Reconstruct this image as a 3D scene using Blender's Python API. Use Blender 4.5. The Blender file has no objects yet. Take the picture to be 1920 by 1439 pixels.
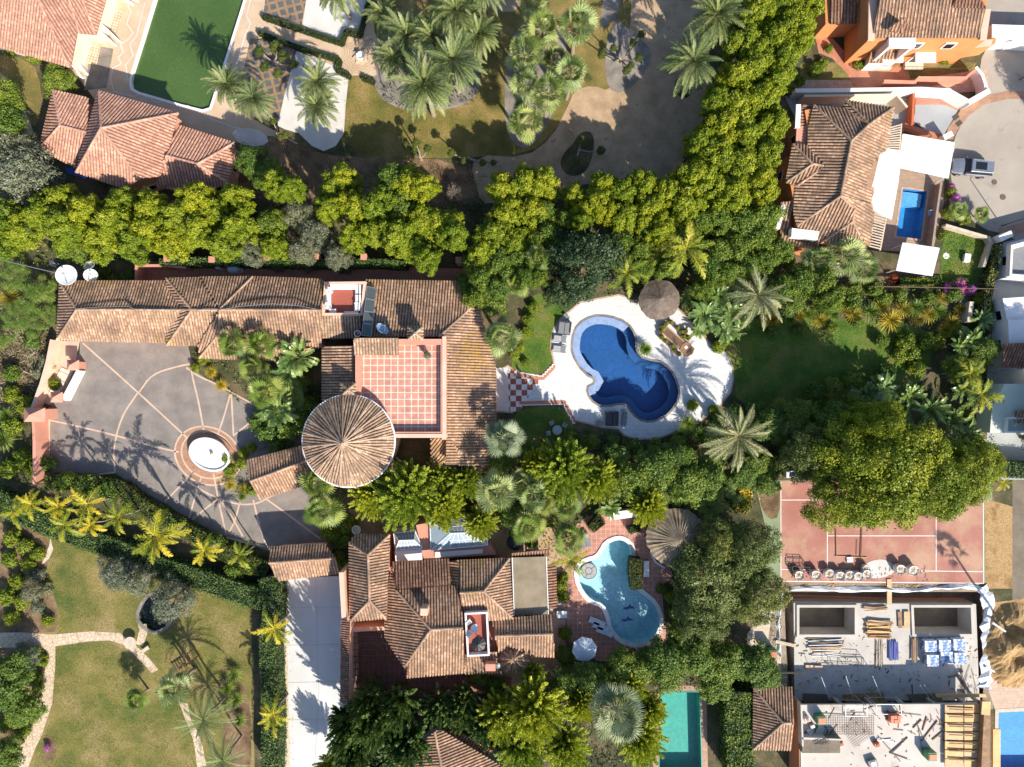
import bpy, math, random
import numpy as np
from mathutils import Vector, Matrix
from mathutils.geometry import tessellate_polygon, delaunay_2d_cdt
# ---------------------------------------------------------------- camera, light
SC=bpy.context.scene; COL=SC.collection
H=83.2; S=16.0                       # camera height in metres; photo pixels per metre at the ground
cam=bpy.data.objects.new("camera",bpy.data.cameras.new("camera")); COL.objects.link(cam)
cam.location=(0,0,H); cam.data.sensor_width=36; cam.data.lens=36*H/(1920/S)
cam.data.clip_start=1; cam.data.clip_end=3000; SC.camera=cam
EL=math.radians(37); AZ=math.atan2(-0.83,0.56)          # the sun stands to the lower right of the photo
W=bpy.data.worlds.new("World"); SC.world=W; W.use_nodes=True
wn=W.node_tree; sky=wn.nodes.new("ShaderNodeTexSky"); sky.sky_type='NISHITA'; sky.sun_disc=False
sky.ozone_density=3.5; sky.sun_elevation=EL; sky.sun_rotation=math.pi/2-AZ
wn.links.new(sky.outputs[0],wn.nodes["Background"].inputs[0]); wn.nodes["Background"].inputs[1].default_value=0.112
sl=bpy.data.lights.new("sun","SUN"); sl.energy=4.6; sl.angle=math.radians(0.5); sl.color=(1,0.93,0.82)
so=bpy.data.objects.new("sun",sl); COL.objects.link(so)
sd=Vector((math.cos(EL)*math.cos(AZ),math.cos(EL)*math.sin(AZ),math.sin(EL)))
so.rotation_euler=sd.to_track_quat('Z','Y').to_euler(); so.location=sd*60
SC.view_settings.view_transform='Standard'; SC.view_settings.look='None'
SC.view_settings.exposure=0.74; SC.view_settings.gamma=1
try: SC.cycles.max_bounces=6; SC.cycles.transparent_max_bounces=12; SC.cycles.caustics_reflective=False; SC.cycles.caustics_refractive=False
except Exception: pass
# ---------------------------------------------------------------- helpers
def P(x,y,z=0.0):
    k=(1-z/H)/S; return Vector(((x-960)*k,(719.5-y)*k,z))
def RR(r,z=0): return r*(1-z/H)/S
def link(o,parent=None):
    COL.objects.link(o)
    if parent is not None: o.parent=parent
    return o
def tag(o,label=None,cat=None,group=None,kind=None):
    if label: o["label"]=label
    if cat: o["category"]=cat
    if group: o["group"]=group
    if kind: o["kind"]=kind
    return o
def thing(name,label,cat,loc=(0,0,0),group=None,rz=0):
    o=bpy.data.objects.new(name,None); o.empty_display_size=.3; link(o); o.location=loc; o.rotation_euler=(0,0,rz)
    return tag(o,label,cat,group)
class M:
    """collects faces for one mesh; coordinates are world, shifted to the parent's frame when linked"""
    def __init__(s): s.v=[]; s.f=[]; s.uv=[]
    def face(s,pts,uv=None):
        n=len(s.v); s.v+= [tuple(p) for p in pts]; s.f.append(list(range(n,n+len(pts)))); s.uv+= (uv if uv else [(p[0],p[1]) for p in pts])
    def box(s,c,d,rz=0,R=None):
        hx,hy,hz=d[0]/2,d[1]/2,d[2]/2
        R=R or Matrix.Rotation(rz,3,'Z'); c=Vector(c)
        q=[c+R@Vector((x*hx,y*hy,z*hz)) for z in(-1,1) for y in(-1,1) for x in(-1,1)]
        for a in((0,2,3,1),(4,5,7,6),(0,1,5,4),(2,6,7,3),(0,4,6,2),(1,3,7,5)): s.face([q[i] for i in a])
        return s
    def prism(s,pts,z0,z1,top=True,bot=True,holes=None):
        """pts: world xy polygon"""
        for ring in [pts]+(holes or []):
            n=len(ring)
            for i in range(n):
                a,b=ring[i],ring[(i+1)%n]
                s.face([(a[0],a[1],z0),(b[0],b[1],z0),(b[0],b[1],z1),(a[0],a[1],z1)])
        if top: s.flat(pts,z1,holes)
        if bot: s.flat(pts,z0,holes)
        return s
    def flat(s,pts,z,holes=None):
        rings=[[Vector((p[0],p[1],0)) for p in r] for r in [pts]+(holes or [])]
        allp=[p for r in rings for p in r]
        E=[];n0=0
        for r in rings: E+= [(n0+i,n0+(i+1)%len(r)) for i in range(len(r))]; n0+=len(r)
        vo,_,fo=delaunay_2d_cdt([p.xy for p in allp],E,[],0,1e-6)[:3]
        def inside(c,r):
            k=False
            for i in range(len(r)):
                a,b=r[i],r[(i+1)%len(r)]
                if (a.y>c.y)!=(b.y>c.y) and c.x<(b.x-a.x)*(c.y-a.y)/(b.y-a.y)+a.x: k=not k
            return k
        for t in fo:
            q=[vo[i] for i in t]; c=(q[0]+q[1]+q[2])/3
            if not inside(c,rings[0]) or any(inside(c,r) for r in rings[1:]): continue
            if (q[1]-q[0]).cross(q[2]-q[0])<0: q=q[::-1]
            s.face([(p.x,p.y,z) for p in q])
        return s
    def tube(s,a,b,r0,r1=None,n=6,cap=True):
        a=Vector(a); b=Vector(b); r1=r0 if r1 is None else r1
        d=(b-a).normalized(); u=d.orthogonal().normalized(); w=d.cross(u)
        A=[a+(u*math.cos(2*math.pi*i/n)+w*math.sin(2*math.pi*i/n))*r0 for i in range(n)]
        B=[b+(u*math.cos(2*math.pi*i/n)+w*math.sin(2*math.pi*i/n))*r1 for i in range(n)]
        for i in range(n):
            j=(i+1)%n; s.face([A[i],A[j],B[j],B[i]])
        if cap: s.face(A[::-1]); s.face(B)
        return s
    def path(s,pts,r0,r1=None,n=6):
        r1=r0 if r1 is None else r1; k=len(pts)-1
        for i in range(k): s.tube(pts[i],pts[i+1],r0+(r1-r0)*i/k,r0+(r1-r0)*(i+1)/k,n)
        return s
    def lathe(s,c,prof,n=24,sx=1,sy=1,rz=0):
        c=Vector(c); ca,sa=math.cos(rz),math.sin(rz)
        def pt(r,z,i):
            t=2*math.pi*i/n; x=r*math.cos(t)*sx; y=r*math.sin(t)*sy
            return c+Vector((x*ca-y*sa,x*sa+y*ca,z))
        for (ra,za),(rb,zb) in zip(prof,prof[1:]):
            for i in range(n):
                q=[pt(ra,za,i),pt(ra,za,i+1),pt(rb,zb,i+1),pt(rb,zb,i)]
                if ra<1e-6: q=q[1:] 
                elif rb<1e-6: q=q[:3]
                s.face(q)
        return s
    def ball(s,c,r,n=10,sz=1):
        return s.lathe(c,[(r*math.sin(math.pi*i/n),-r*sz*math.cos(math.pi*i/n)) for i in range(n+1)],n+2)
    def build(s,name,mat,parent=None,smooth=False):
        me=bpy.data.meshes.new(name)
        off=Vector((0,0,0))
        if parent is not None:
            inv=world_of(parent).inverted(); vs=[tuple(inv@Vector(v)) for v in s.v]
        else: vs=s.v
        me.from_pydata(vs,[],s.f)
        ul=me.uv_layers.new(name="UVMap"); ul.data.foreach_set("uv",np.array(s.uv,dtype=np.float32).ravel())
        me.materials.append(mat)
        if smooth: me.polygons.foreach_set("use_smooth",[True]*len(me.polygons))
        me.update()
        return link(bpy.data.objects.new(name,me),parent)
def world_of(o):
    m=o.matrix_basis.copy()
    return world_of(o.parent)@m if o.parent else m
def px(pts,z=0): return [P(x,y,z).xy for x,y in pts]
def smoothpoly(pts,k=2):
    for _ in range(k):
        q=[]
        for i in range(len(pts)):
            a=pts[i]; b=pts[(i+1)%len(pts)]
            q+= [(a[0]*.75+b[0]*.25,a[1]*.75+b[1]*.25),(a[0]*.25+b[0]*.75,a[1]*.25+b[1]*.75)]
        pts=q
    return pts
def smoothline(pts,k=2):
    for _ in range(k):
        q=[pts[0]]
        for i in range(len(pts)-1):
            a=pts[i]; b=pts[i+1]
            q+= [(a[0]*.75+b[0]*.25,a[1]*.75+b[1]*.25),(a[0]*.25+b[0]*.75,a[1]*.25+b[1]*.75)]
        pts=q+[pts[-1]]
    return pts
def offset(pts,d):
    """offset closed polygon outwards by d (same units), works for gentle outlines"""
    n=len(pts); A=sum(pts[i][0]*pts[(i+1)%n][1]-pts[(i+1)%n][0]*pts[i][1] for i in range(n))
    sgn=1 if A>0 else -1; out=[]
    for i in range(n):
        a,b,c=pts[i-1],pts[i],pts[(i+1)%n]
        n1=Vector((b[1]-a[1],-(b[0]-a[0]))); n2=Vector((c[1]-b[1],-(c[0]-b[0])))
        if n1.length<1e-9: n1=n2
        if n2.length<1e-9: n2=n1
        n1.normalize(); n2.normalize(); m=(n1+n2)
        if m.length<.3: m=n1
        m.normalize(); k=1/max(.5,m.dot(n1))
        out.append((b[0]+m.x*d*sgn*k,b[1]+m.y*d*sgn*k))
    return out
# ---------------------------------------------------------------- materials
MATS={}
def nmat(name):
    m=bpy.data.materials.new(name); m.use_nodes=True; nt=m.node_tree; nt.nodes.clear()
    out=nt.nodes.new("ShaderNodeOutputMaterial"); b=nt.nodes.new("ShaderNodeBsdfPrincipled")
    nt.links.new(b.outputs[0],out.inputs[0]); MATS[name]=m
    return m,nt,b,out
def N(nt,t,**k):
    n=nt.nodes.new(t)
    for a,v in k.items():
        if a.startswith("i_"):
            n.inputs[a[2:].replace("_"," ")].default_value=v
        else: setattr(n,a,v)
    return n
def noise(nt,scale,detail=4,rough=.6,vec=None):
    n=N(nt,"ShaderNodeTexNoise"); n.inputs["Scale"].default_value=scale; n.inputs["Detail"].default_value=detail; n.inputs["Roughness"].default_value=rough
    if vec is not None: nt.links.new(vec,n.inputs["Vector"])
    return n
def ramp(nt,fac,stops):
    r=N(nt,"ShaderNodeValToRGB"); e=r.color_ramp.elements
    while len(e)<len(stops): e.new(.5)
    for i,(p,c) in enumerate(stops):
        e[i].position=p; e[i].color=(c[0],c[1],c[2],1) if len(c)==3 else c
    nt.links.new(fac,r.inputs[0]); return r
def mixc(nt,a,b,fac,mode='MIX'):
    m=N(nt,"ShaderNodeMix",data_type='RGBA',blend_type=mode)
    for sock,v in ((m.inputs[6],a),(m.inputs[7],b),(m.inputs[0],fac)):
        if hasattr(v,"is_output") or hasattr(v,"links"): nt.links.new(v,sock)
        elif isinstance(v,(int,float)): sock.default_value=v
        else: sock.default_value=(v[0],v[1],v[2],1)
    return m.outputs[2]
def bump(nt,b,h,st,dist=.05):
    u=N(nt,"ShaderNodeBump"); u.inputs["Strength"].default_value=st; u.inputs["Distance"].default_value=dist
    nt.links.new(h,u.inputs["Height"]); nt.links.new(u.outputs[0],b.inputs["Normal"])
def mk(name,c1,c2,scale=1.0,rough=.85,c3=None,s2=8.0,amt2=.25,bs=.3,lo=.35,hi=.65,metal=0,spec=.5,dirt=None):
    """two/three tone noise surface with a fine speckle"""
    m,nt,b,out=nmat(name); tc=N(nt,"ShaderNodeTexCoord").outputs["Object"]
    n=noise(nt,scale,5,.6,tc); st=[(lo,c1),(hi,c2)]
    if c3: st=[(lo,c1),((lo+hi)/2,c2),(hi,c3)]
    col=ramp(nt,n.outputs[0],st).outputs[0]
    n2=noise(nt,s2,3,.7,tc); g=ramp(nt,n2.outputs[0],[(.3,(1-amt2,)*3),(.7,(1+amt2,)*3)]).outputs[0]
    col=mixc(nt,col,g,1.0,'MULTIPLY')
    if dirt:
        n3=noise(nt,dirt[1],6,.65,tc); f=ramp(nt,n3.outputs[0],[(dirt[2],(0,0,0)),(dirt[2]+.12,(1,1,1))]).outputs[0]
        col=mixc(nt,col,dirt[0],f)
    nt.links.new(col,b.inputs["Base Color"]); b.inputs["Roughness"].default_value=rough; b.inputs["Metallic"].default_value=metal
    b.inputs["Specular IOR Level"].default_value=spec
    if bs: bump(nt,b,n2.outputs[0],bs)
    return m
def pl(name,c,rough=.6,metal=0,v=.12,sc=6.0):
    return mk(name,tuple(x*(1-v) for x in c),tuple(min(1,x*(1+v)) for x in c),sc,rough,metal=metal,s2=sc*6,amt2=v/2,bs=.08)
def tiles(name,c1,c2,cm,size,mortar=.03,rz=0,ratio=1.0,offset=0,rough=.6,mottle=.25,squash=1,loc=(0,0,0)):
    m,nt,b,out=nmat(name); tc=N(nt,"ShaderNodeTexCoord").outputs["Object"]
    mp=N(nt,"ShaderNodeMapping"); mp.inputs["Rotation"].default_value=(0,0,rz); mp.inputs["Location"].default_value=loc; nt.links.new(tc,mp.inputs[0])
    br=N(nt,"ShaderNodeTexBrick"); br.offset=offset; br.inputs["Scale"].default_value=1
    br.inputs["Brick Width"].default_value=size; br.inputs["Row Height"].default_value=size*ratio; br.inputs["Mortar Size"].default_value=mortar; br.inputs["Mortar Smooth"].default_value=.1
    for k,c in(("Color1",c1),("Color2",c2),("Mortar",cm)): br.inputs[k].default_value=(*c,1)
    nt.links.new(mp.outputs[0],br.inputs[0])
    n=noise(nt,1.3,5,.65,tc); g=ramp(nt,n.outputs[0],[(.3,(1-mottle,)*3),(.7,(1+mottle*.6,)*3)]).outputs[0]
    nt.links.new(mixc(nt,br.outputs[0],g,1,'MULTIPLY'),b.inputs["Base Color"]); b.inputs["Roughness"].default_value=rough
    return m
def rooftile(name,a,bc,c,dark,lichen=None):
    m,nt,b,out=nmat(name); uv=N(nt,"ShaderNodeUVMap").outputs[0]; tc=N(nt,"ShaderNodeTexCoord").outputs["Object"]
    fl=N(nt,"ShaderNodeVectorMath",operation='FLOOR'); nt.links.new(uv,fl.inputs[0])
    wn_=N(nt,"ShaderNodeTexWhiteNoise",noise_dimensions='2D'); nt.links.new(fl.outputs[0],wn_.inputs["Vector"])
    col=ramp(nt,wn_.outputs[0],[(0,a),(.45,bc),(.9,c)]).outputs[0]
    n=noise(nt,.45,5,.6,tc); f=ramp(nt,n.outputs[0],[(.42,(0,0,0)),(.66,(.85,.85,.85))]).outputs[0]
    col=mixc(nt,col,dark,f)
    n2=noise(nt,3.5,4,.7,tc); g=ramp(nt,n2.outputs[0],[(.3,(.62,)*3),(.7,(1.28,)*3)]).outputs[0]
    col=mixc(nt,col,g,1,'MULTIPLY')
    if lichen:
        n3=noise(nt,2.2,5,.8,tc); n4=noise(nt,.12,2,.5,tc)
        mm=N(nt,"ShaderNodeMath",operation='MULTIPLY'); nt.links.new(n3.outputs[0],mm.inputs[0]); nt.links.new(n4.outputs[0],mm.inputs[1])
        f3=ramp(nt,mm.outputs[0],[(.33,(0,0,0)),(.38,(.8,.8,.8))]).outputs[0]; col=mixc(nt,col,lichen,f3)
    sp=N(nt,"ShaderNodeSeparateXYZ"); nt.links.new(uv,sp.inputs[0]); fr=N(nt,"ShaderNodeMath",operation='FRACT'); nt.links.new(sp.outputs[1],fr.inputs[0])
    e=ramp(nt,fr.outputs[0],[(0,(.62,.62,.62)),(.16,(1,1,1))]).outputs[0]
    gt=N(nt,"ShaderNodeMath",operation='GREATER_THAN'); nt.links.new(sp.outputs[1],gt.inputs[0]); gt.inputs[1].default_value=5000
    col=mixc(nt,col,mixc(nt,col,(.50,.44,.40),1,'MULTIPLY'),gt.outputs[0])  # channels between ribs darkened in colour, so rib shade shows in any light
    col=mixc(nt,col,e,.8,'MULTIPLY')
    nt.links.new(col,b.inputs["Base Color"]); b.inputs["Roughness"].default_value=.85
    bump(nt,b,fr.outputs[0],.5,.03)
    return m
def leafmat(name,a,bc,c,trans=.25,rough=.5,hv=.35):
    m,nt,b,out=nmat(name); at=N(nt,"ShaderNodeAttribute",attribute_name="tint")
    col=ramp(nt,at.outputs["Fac"],[(.05,a),(.5,bc),(.95,c)]).outputs[0]
    oi=N(nt,"ShaderNodeObjectInfo"); g=ramp(nt,oi.outputs["Random"],[(0,(1-hv*.8,1-hv*.55,1-hv*.3)),(.5,(1,1,1)),(1,(1+hv*.45,1+hv*.2,1-hv*.2))]).outputs[0]
    col=mixc(nt,col,g,1,'MULTIPLY')
    nt.links.new(col,b.inputs["Base Color"]); b.inputs["Roughness"].default_value=rough; b.inputs["Specular IOR Level"].default_value=.35
    t=N(nt,"ShaderNodeBsdfTranslucent"); nt.links.new(col,t.inputs[0]); mx=N(nt,"ShaderNodeMixShader"); mx.inputs[0].default_value=trans
    nt.links.new(b.outputs[0],mx.inputs[1]); nt.links.new(t.outputs[0],mx.inputs[2]); nt.links.new(mx.outputs[0],out.inputs[0])
    return m
def watermat(name,tint,rip=9,st=.35,gl=.04):
    m,nt,b,out=nmat(name); nt.nodes.remove(b); tc=N(nt,"ShaderNodeTexCoord").outputs["Object"]
    tr=N(nt,"ShaderNodeBsdfTransparent"); tr.inputs[0].default_value=(*tint,1)
    g=N(nt,"ShaderNodeBsdfGlossy"); g.inputs["Roughness"].default_value=gl
    n=noise(nt,rip,3,.6,tc); u=N(nt,"ShaderNodeBump"); u.inputs["Strength"].default_value=st; u.inputs["Distance"].default_value=.06
    nt.links.new(n.outputs[0],u.inputs["Height"]); nt.links.new(u.outputs[0],g.inputs["Normal"])
    fr=N(nt,"ShaderNodeLayerWeight"); nt.links.new(u.outputs[0],fr.inputs["Normal"])
    pw=N(nt,"ShaderNodeMath",operation='POWER'); nt.links.new(fr.outputs["Facing"],pw.inputs[0]); pw.inputs[1].default_value=5
    ml=N(nt,"ShaderNodeMath",operation='MULTIPLY_ADD'); nt.links.new(pw.outputs[0],ml.inputs[0]); ml.inputs[1].default_value=.97; ml.inputs[2].default_value=.025
    mx=N(nt,"ShaderNodeMixShader"); nt.links.new(ml.outputs[0],mx.inputs[0]); nt.links.new(tr.outputs[0],mx.inputs[1]); nt.links.new(g.outputs[0],mx.inputs[2])
    nt.links.new(mx.outputs[0],out.inputs[0]); return m
def checker(name,c1,c2,size,rz=0,loc=(0,0,0)):
    m,nt,b,out=nmat(name); tc=N(nt,"ShaderNodeTexCoord").outputs["Object"]
    mp=N(nt,"ShaderNodeMapping"); mp.inputs["Rotation"].default_value=(0,0,rz); mp.inputs["Location"].default_value=loc; nt.links.new(tc,mp.inputs[0])
    ck=N(nt,"ShaderNodeTexChecker"); ck.inputs["Scale"].default_value=1/size; ck.inputs[1].default_value=(*c1,1); ck.inputs[2].default_value=(*c2,1)
    nt.links.new(mp.outputs[0],ck.inputs[0])
    n=noise(nt,2,4,.6,tc); g=ramp(nt,n.outputs[0],[(.3,(.85,)*3),(.7,(1.1,)*3)]).outputs[0]
    nt.links.new(mixc(nt,ck.outputs[0],g,1,'MULTIPLY'),b.inputs["Base Color"]); b.inputs["Roughness"].default_value=.6; return m
# surfaces
mk("soil",(.035,.04,.015),(.08,.075,.03),.35,.95,c3=(.17,.12,.07),s2=5,amt2=.4,bs=.6)
mk("lawn_dry",(.08,.105,.02),(.18,.155,.04),.22,.95,c3=(.29,.215,.09),s2=7,amt2=.45,bs=.6)
mk("lawn_park",(.11,.10,.022),(.18,.14,.035),.3,.95,c3=(.28,.19,.07),s2=7,amt2=.4,bs=.6)
mk("lawn_green",(.045,.105,.008),(.085,.145,.015),.4,.95,c3=(.17,.16,.04),s2=7,amt2=.45,bs=.6)
mk("gravel_tan",(.33,.225,.13),(.50,.35,.22),.5,.95,s2=20,amt2=.25,bs=.5,dirt=((.16,.12,.075),.5,.6))
mk("gravel_white",(.55,.52,.47),(.64,.61,.56),.4,.9,s2=25,amt2=.12,bs=.4,dirt=((.42,.38,.32),.5,.68))
mk("gravel_grey",(.17,.15,.125),(.30,.26,.22),.7,.95,s2=22,amt2=.35,bs=.6)
mk("bark",(.10,.06,.028),(.27,.175,.095),.6,.95,s2=14,amt2=.4,bs=.6)
mk("dry_brush",(.22,.15,.09),(.42,.32,.21),.8,.95,s2=14,amt2=.5,bs=.8)
mk("sandstone",(.50,.36,.235),(.60,.45,.31),.5,.8,s2=15,amt2=.08,bs=.1)
mk("asphalt",(.19,.165,.145),(.27,.235,.205),.5,.9,s2=22,amt2=.28,bs=.35,dirt=((.32,.285,.25),.7,.68))
mk("road",(.33,.285,.235),(.39,.34,.28),.2,.9,s2=30,amt2=.15,bs=.3,dirt=((.22,.19,.155),.35,.6))
mk("white_drive",(.56,.555,.54),(.64,.635,.62),.3,.8,s2=20,amt2=.08,bs=.2,dirt=((.55,.53,.50),.4,.66))
mk("blue_grey_pave",(.30,.31,.32),(.38,.39,.39),.3,.8,s2=20,amt2=.1,bs=.2)
mk("line_salmon",(.52,.36,.26),(.62,.45,.33),1,.8,s2=20,amt2=.1,bs=.1)
mk("line_white",(.72,.66,.60),(.80,.75,.70),1,.7,s2=20,amt2=.1,bs=.1,dirt=((.45,.2,.14),1.5,.66))
mk("court_red",(.34,.135,.10),(.39,.17,.125),.18,.85,c3=(.46,.27,.18),s2=12,amt2=.16,bs=.2,dirt=((.40,.26,.15),.45,.55))
mk("court_green",(.20,.25,.14),(.25,.30,.17),.4,.85,s2=12,amt2=.15,bs=.2,dirt=((.25,.19,.10),.5,.6))
mk("dirt_yellow",(.30,.18,.07),(.42,.27,.12),.5,.95,s2=6,amt2=.35,bs=.9,c3=(.24,.14,.05))
mk("dirt_grey",(.22,.17,.12),(.34,.27,.20),.5,.95,s2=6,amt2=.3,bs=.9)
mk("concrete",(.44,.405,.36),(.54,.505,.45),.35,.85,s2=10,amt2=.12,bs=.2,dirt=((.34,.30,.26),.45,.58))
mk("concrete_light",(.48,.43,.37),(.57,.52,.46),.3,.85,s2=10,amt2=.1,bs=.2,dirt=((.38,.31,.245),.5,.6))
mk("concrete_dark",(.15,.12,.085),(.22,.18,.13),.5,.9,s2=10,amt2=.2,bs=.2)
mk("plaster_pink",(.55,.25,.17),(.62,.30,.21),.5,.8,s2=14,amt2=.06,bs=.1,dirt=((.42,.19,.13),.6,.62))
mk("plaster_salmon",(.68,.42,.30),(.76,.50,.37),.5,.8,s2=14,amt2=.06,bs=.1,dirt=((.55,.33,.24),.6,.64))
mk("plaster_orange",(.60,.225,.075),(.67,.265,.095),.5,.8,s2=14,amt2=.05,bs=.1)
mk("plaster_cream",(.66,.56,.42),(.74,.64,.50),.5,.8,s2=14,amt2=.06,bs=.1)
mk("plaster_white",(.76,.73,.69),(.82,.80,.76),.5,.75,s2=14,amt2=.05,bs=.1,dirt=((.62,.58,.52),.6,.66))
mk("plaster_mint",(.55,.60,.50),(.60,.65,.55),.5,.75,s2=14,amt2=.05,bs=.1)
mk("canvas_white",(.80,.79,.77),(.86,.85,.83),.4,.7,s2=10,amt2=.03,bs=.05)
mk("canvas_blue",(.62,.66,.70),(.70,.74,.77),.5,.7,s2=10,amt2=.04,bs=.05)
mk("awning_beige",(.20,.155,.10),(.29,.235,.155),.6,.8,s2=12,amt2=.1,bs=.1,dirt=((.25,.21,.16),.5,.62))
mk("green_algae",(.050,.098,.022),(.070,.125,.032),.12,.25,s2=4,amt2=.14,bs=.03,dirt=((.095,.15,.06),1.6,.66))
mk("thatch",(.12,.09,.07),(.22,.17,.135),1.2,.95,s2=18,amt2=.4,bs=.9)
mk("thatch_pale",(.20,.15,.10),(.36,.28,.19),1.2,.95,s2=18,amt2=.35,bs=.9)
mk("wood",(.20,.10,.045),(.34,.19,.09),2,.7,s2=14,amt2=.2,bs=.2)
mk("wood_pale",(.50,.34,.17),(.62,.45,.25),1,.7,s2=14,amt2=.12,bs=.2)
mk("form_yellow",(.56,.34,.12),(.68,.44,.18),.8,.6,s2=10,amt2=.12,bs=.1)
mk("stone_pale",(.50,.41,.30),(.64,.54,.42),2,.85,s2=10,amt2=.2,bs=.4)
mk("trunk",(.11,.08,.055),(.20,.15,.105),2,.95,s2=12,amt2=.3,bs=.6)
mk("trunk_pale",(.25,.20,.15),(.38,.31,.24),2,.95,s2=12,amt2=.3,bs=.6)
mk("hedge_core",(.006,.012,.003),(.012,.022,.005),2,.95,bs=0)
mk("plastic_sheet",(.62,.63,.66),(.74,.75,.77),1.2,.35,s2=6,amt2=.15,bs=.8)
mk("bag_white",(.64,.62,.60),(.76,.75,.73),2,.6,s2=9,amt2=.15,bs=.7)
mk("blue_sack",(.10,.22,.50),(.72,.76,.80),1.6,.4,s2=5,amt2=.15,bs=.7,lo=.42,hi=.5)
pl("grey_dark",(.045,.048,.055),.6); pl("grey_mid",(.20,.205,.21),.6); pl("cushion_grey",(.36,.36,.36),.8)
pl("steel",(.42,.43,.44),.35,.6); pl("steel_dark",(.10,.085,.07),.6,.4); pl("rebar",(.16,.10,.07),.7,.2); pl("scaff",(.55,.58,.62),.35,.5)
pl("white",(.80,.80,.79),.5); pl("black",(.012,.012,.014),.5); pl("terracotta",(.42,.17,.09),.8); pl("green_paint",(.04,.20,.07),.5)
pl("blue_paint",(.02,.09,.42),.4); pl("blue_bar",(.03,.06,.30),.5); pl("orange_paint",(.60,.14,.05),.5); pl("red_floor",(.34,.085,.055),.7)
pl("tyre",(.02,.02,.02),.8); pl("glass_dark",(.015,.018,.022),.08); pl("glass_blue",(.30,.37,.42),.12); pl("solar",(.11,.125,.12),.15)
pl("magenta",(.45,.06,.35),.6); pl("car_paint",(.42,.43,.45),.25,.7); pl("skyblue",(.30,.45,.65),.5); pl("jade",(.02,.30,.22),.5)
for nm,c in(("pool_blue",(.006,.088,.29)),("pool_lav",(.36,.41,.58)),("pool_light",(.38,.66,.70)),("pool_step",(.010,.115,.36)),("pool_teal",(.012,.33,.25)),("pool_sky",(.02,.26,.58)),("pool_sky2",(.10,.38,.68)),("pool_mid",(.018,.10,.27)),("pond",(.02,.03,.05))):
    tiles(nm,tuple(x*1.1 for x in c),tuple(x*.85 for x in c),tuple(min(1,x*1.12+.005) for x in c),.25,.012,mottle=.12)
watermat("water",(.88,.95,.99)); watermat("water_clear",(.95,.985,1),6,.25); watermat("water_dark",(.55,.62,.66),10,.4)
rooftile("tile_pink",(.46,.225,.15),(.55,.29,.20),(.64,.38,.27),(.45,.25,.175))
rooftile("tile_brown",(.35,.205,.125),(.46,.285,.18),(.60,.39,.255),(.225,.15,.10),lichen=(.45,.27,.06))
rooftile("tile_tan",(.33,.21,.13),(.46,.31,.20),(.58,.41,.28),(.27,.18,.12))  # tan tile mix for the tower and small roofs
rooftile("tile_dark",(.20,.10,.06),(.33,.17,.10),(.44,.26,.165),(.24,.13,.085))
tiles("terrace_red",(.56,.265,.18),(.51,.235,.155),(.64,.57,.50),.74,.055,rough=.6,loc=(18.2,-5.2,0))
tiles("terra_pave",(.50,.22,.15),(.44,.19,.13),(.58,.36,.27),.55,.03)
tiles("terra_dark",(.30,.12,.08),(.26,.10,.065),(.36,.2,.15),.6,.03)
tiles("deck_white",(.68,.665,.64),(.64,.63,.61),(.56,.55,.53),.75,.03,offset=.5,mottle=.12,ratio=.6)
tiles("deck_beige",(.38,.28,.20),(.33,.24,.17),(.26,.19,.14),1.6,.015,offset=.5,ratio=.12,mottle=.15)
tiles("check_small",(.62,.50,.36),(.70,.60,.46),(.42,.30,.20),.34,.05,rz=.28)
tiles("brick_pave",(.42,.22,.13),(.34,.17,.10),(.40,.26,.17),.3,.02,offset=.5,ratio=.5)
tiles("pave_salmon",(.55,.38,.27),(.47,.31,.22),(.40,.27,.19),.35,.02,offset=.5,mottle=.2)
tiles("path_red",(.52,.22,.13),(.47,.19,.115),(.45,.24,.16),.4,.015)
tiles("slate_bed",(.10,.10,.105),(.13,.13,.13),(.30,.19,.10),.95,.16,rz=-.26,mottle=.3)
tiles("awning_ribs",(.80,.79,.77),(.78,.77,.75),(.66,.65,.64),30,.03,rz=math.radians(-8),ratio=.012,mottle=.04)
checker("chess",(.72,.71,.70),(.33,.09,.05),.66,loc=(.2,.1,0))
def flagstone():
    m,nt,b,out=nmat("flagstone"); tc=N(nt,"ShaderNodeTexCoord").outputs["Object"]
    v=N(nt,"ShaderNodeTexVoronoi",feature='DISTANCE_TO_EDGE'); v.inputs["Scale"].default_value=2.2; nt.links.new(tc,v.inputs["Vector"])
    v2=N(nt,"ShaderNodeTexVoronoi"); v2.inputs["Scale"].default_value=2.2; nt.links.new(tc,v2.inputs["Vector"])
    c=mixc(nt,(.66,.52,.37),(.56,.43,.30),v2.outputs["Color"]); f=ramp(nt,v.outputs["Distance"],[(.02,(0,0,0)),(.08,(1,1,1))]).outputs[0]
    nt.links.new(mixc(nt,(.38,.27,.18),c,f),b.inputs["Base Color"]); b.inputs["Roughness"].default_value=.85
flagstone()
def thatchrib(name,a,bc,n):
    m,nt,b,out=nmat(name); tc=N(nt,"ShaderNodeTexCoord").outputs["Object"]
    g=noise(nt,7,5,.7,tc); nt.links.new(ramp(nt,g.outputs[0],[(.3,a),(.7,bc)]).outputs[0],b.inputs["Base Color"]); b.inputs["Roughness"].default_value=.95; bump(nt,b,g.outputs[0],.8,.1)
leafmat("leaf_laurel",(.07,.13,.004),(.215,.275,.010),(.42,.43,.025),hv=.42)
leafmat("leaf_oak",(.05,.11,.012),(.125,.20,.022),(.26,.32,.045),hv=.42)
leafmat("leaf_bright",(.06,.12,.008),(.17,.235,.013),(.36,.38,.03))
leafmat("leaf_dark",(.020,.048,.014),(.042,.078,.026),(.075,.11,.042),.15)
leafmat("leaf_holm",(.07,.105,.016),(.16,.20,.04),(.32,.33,.09),.2)
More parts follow.
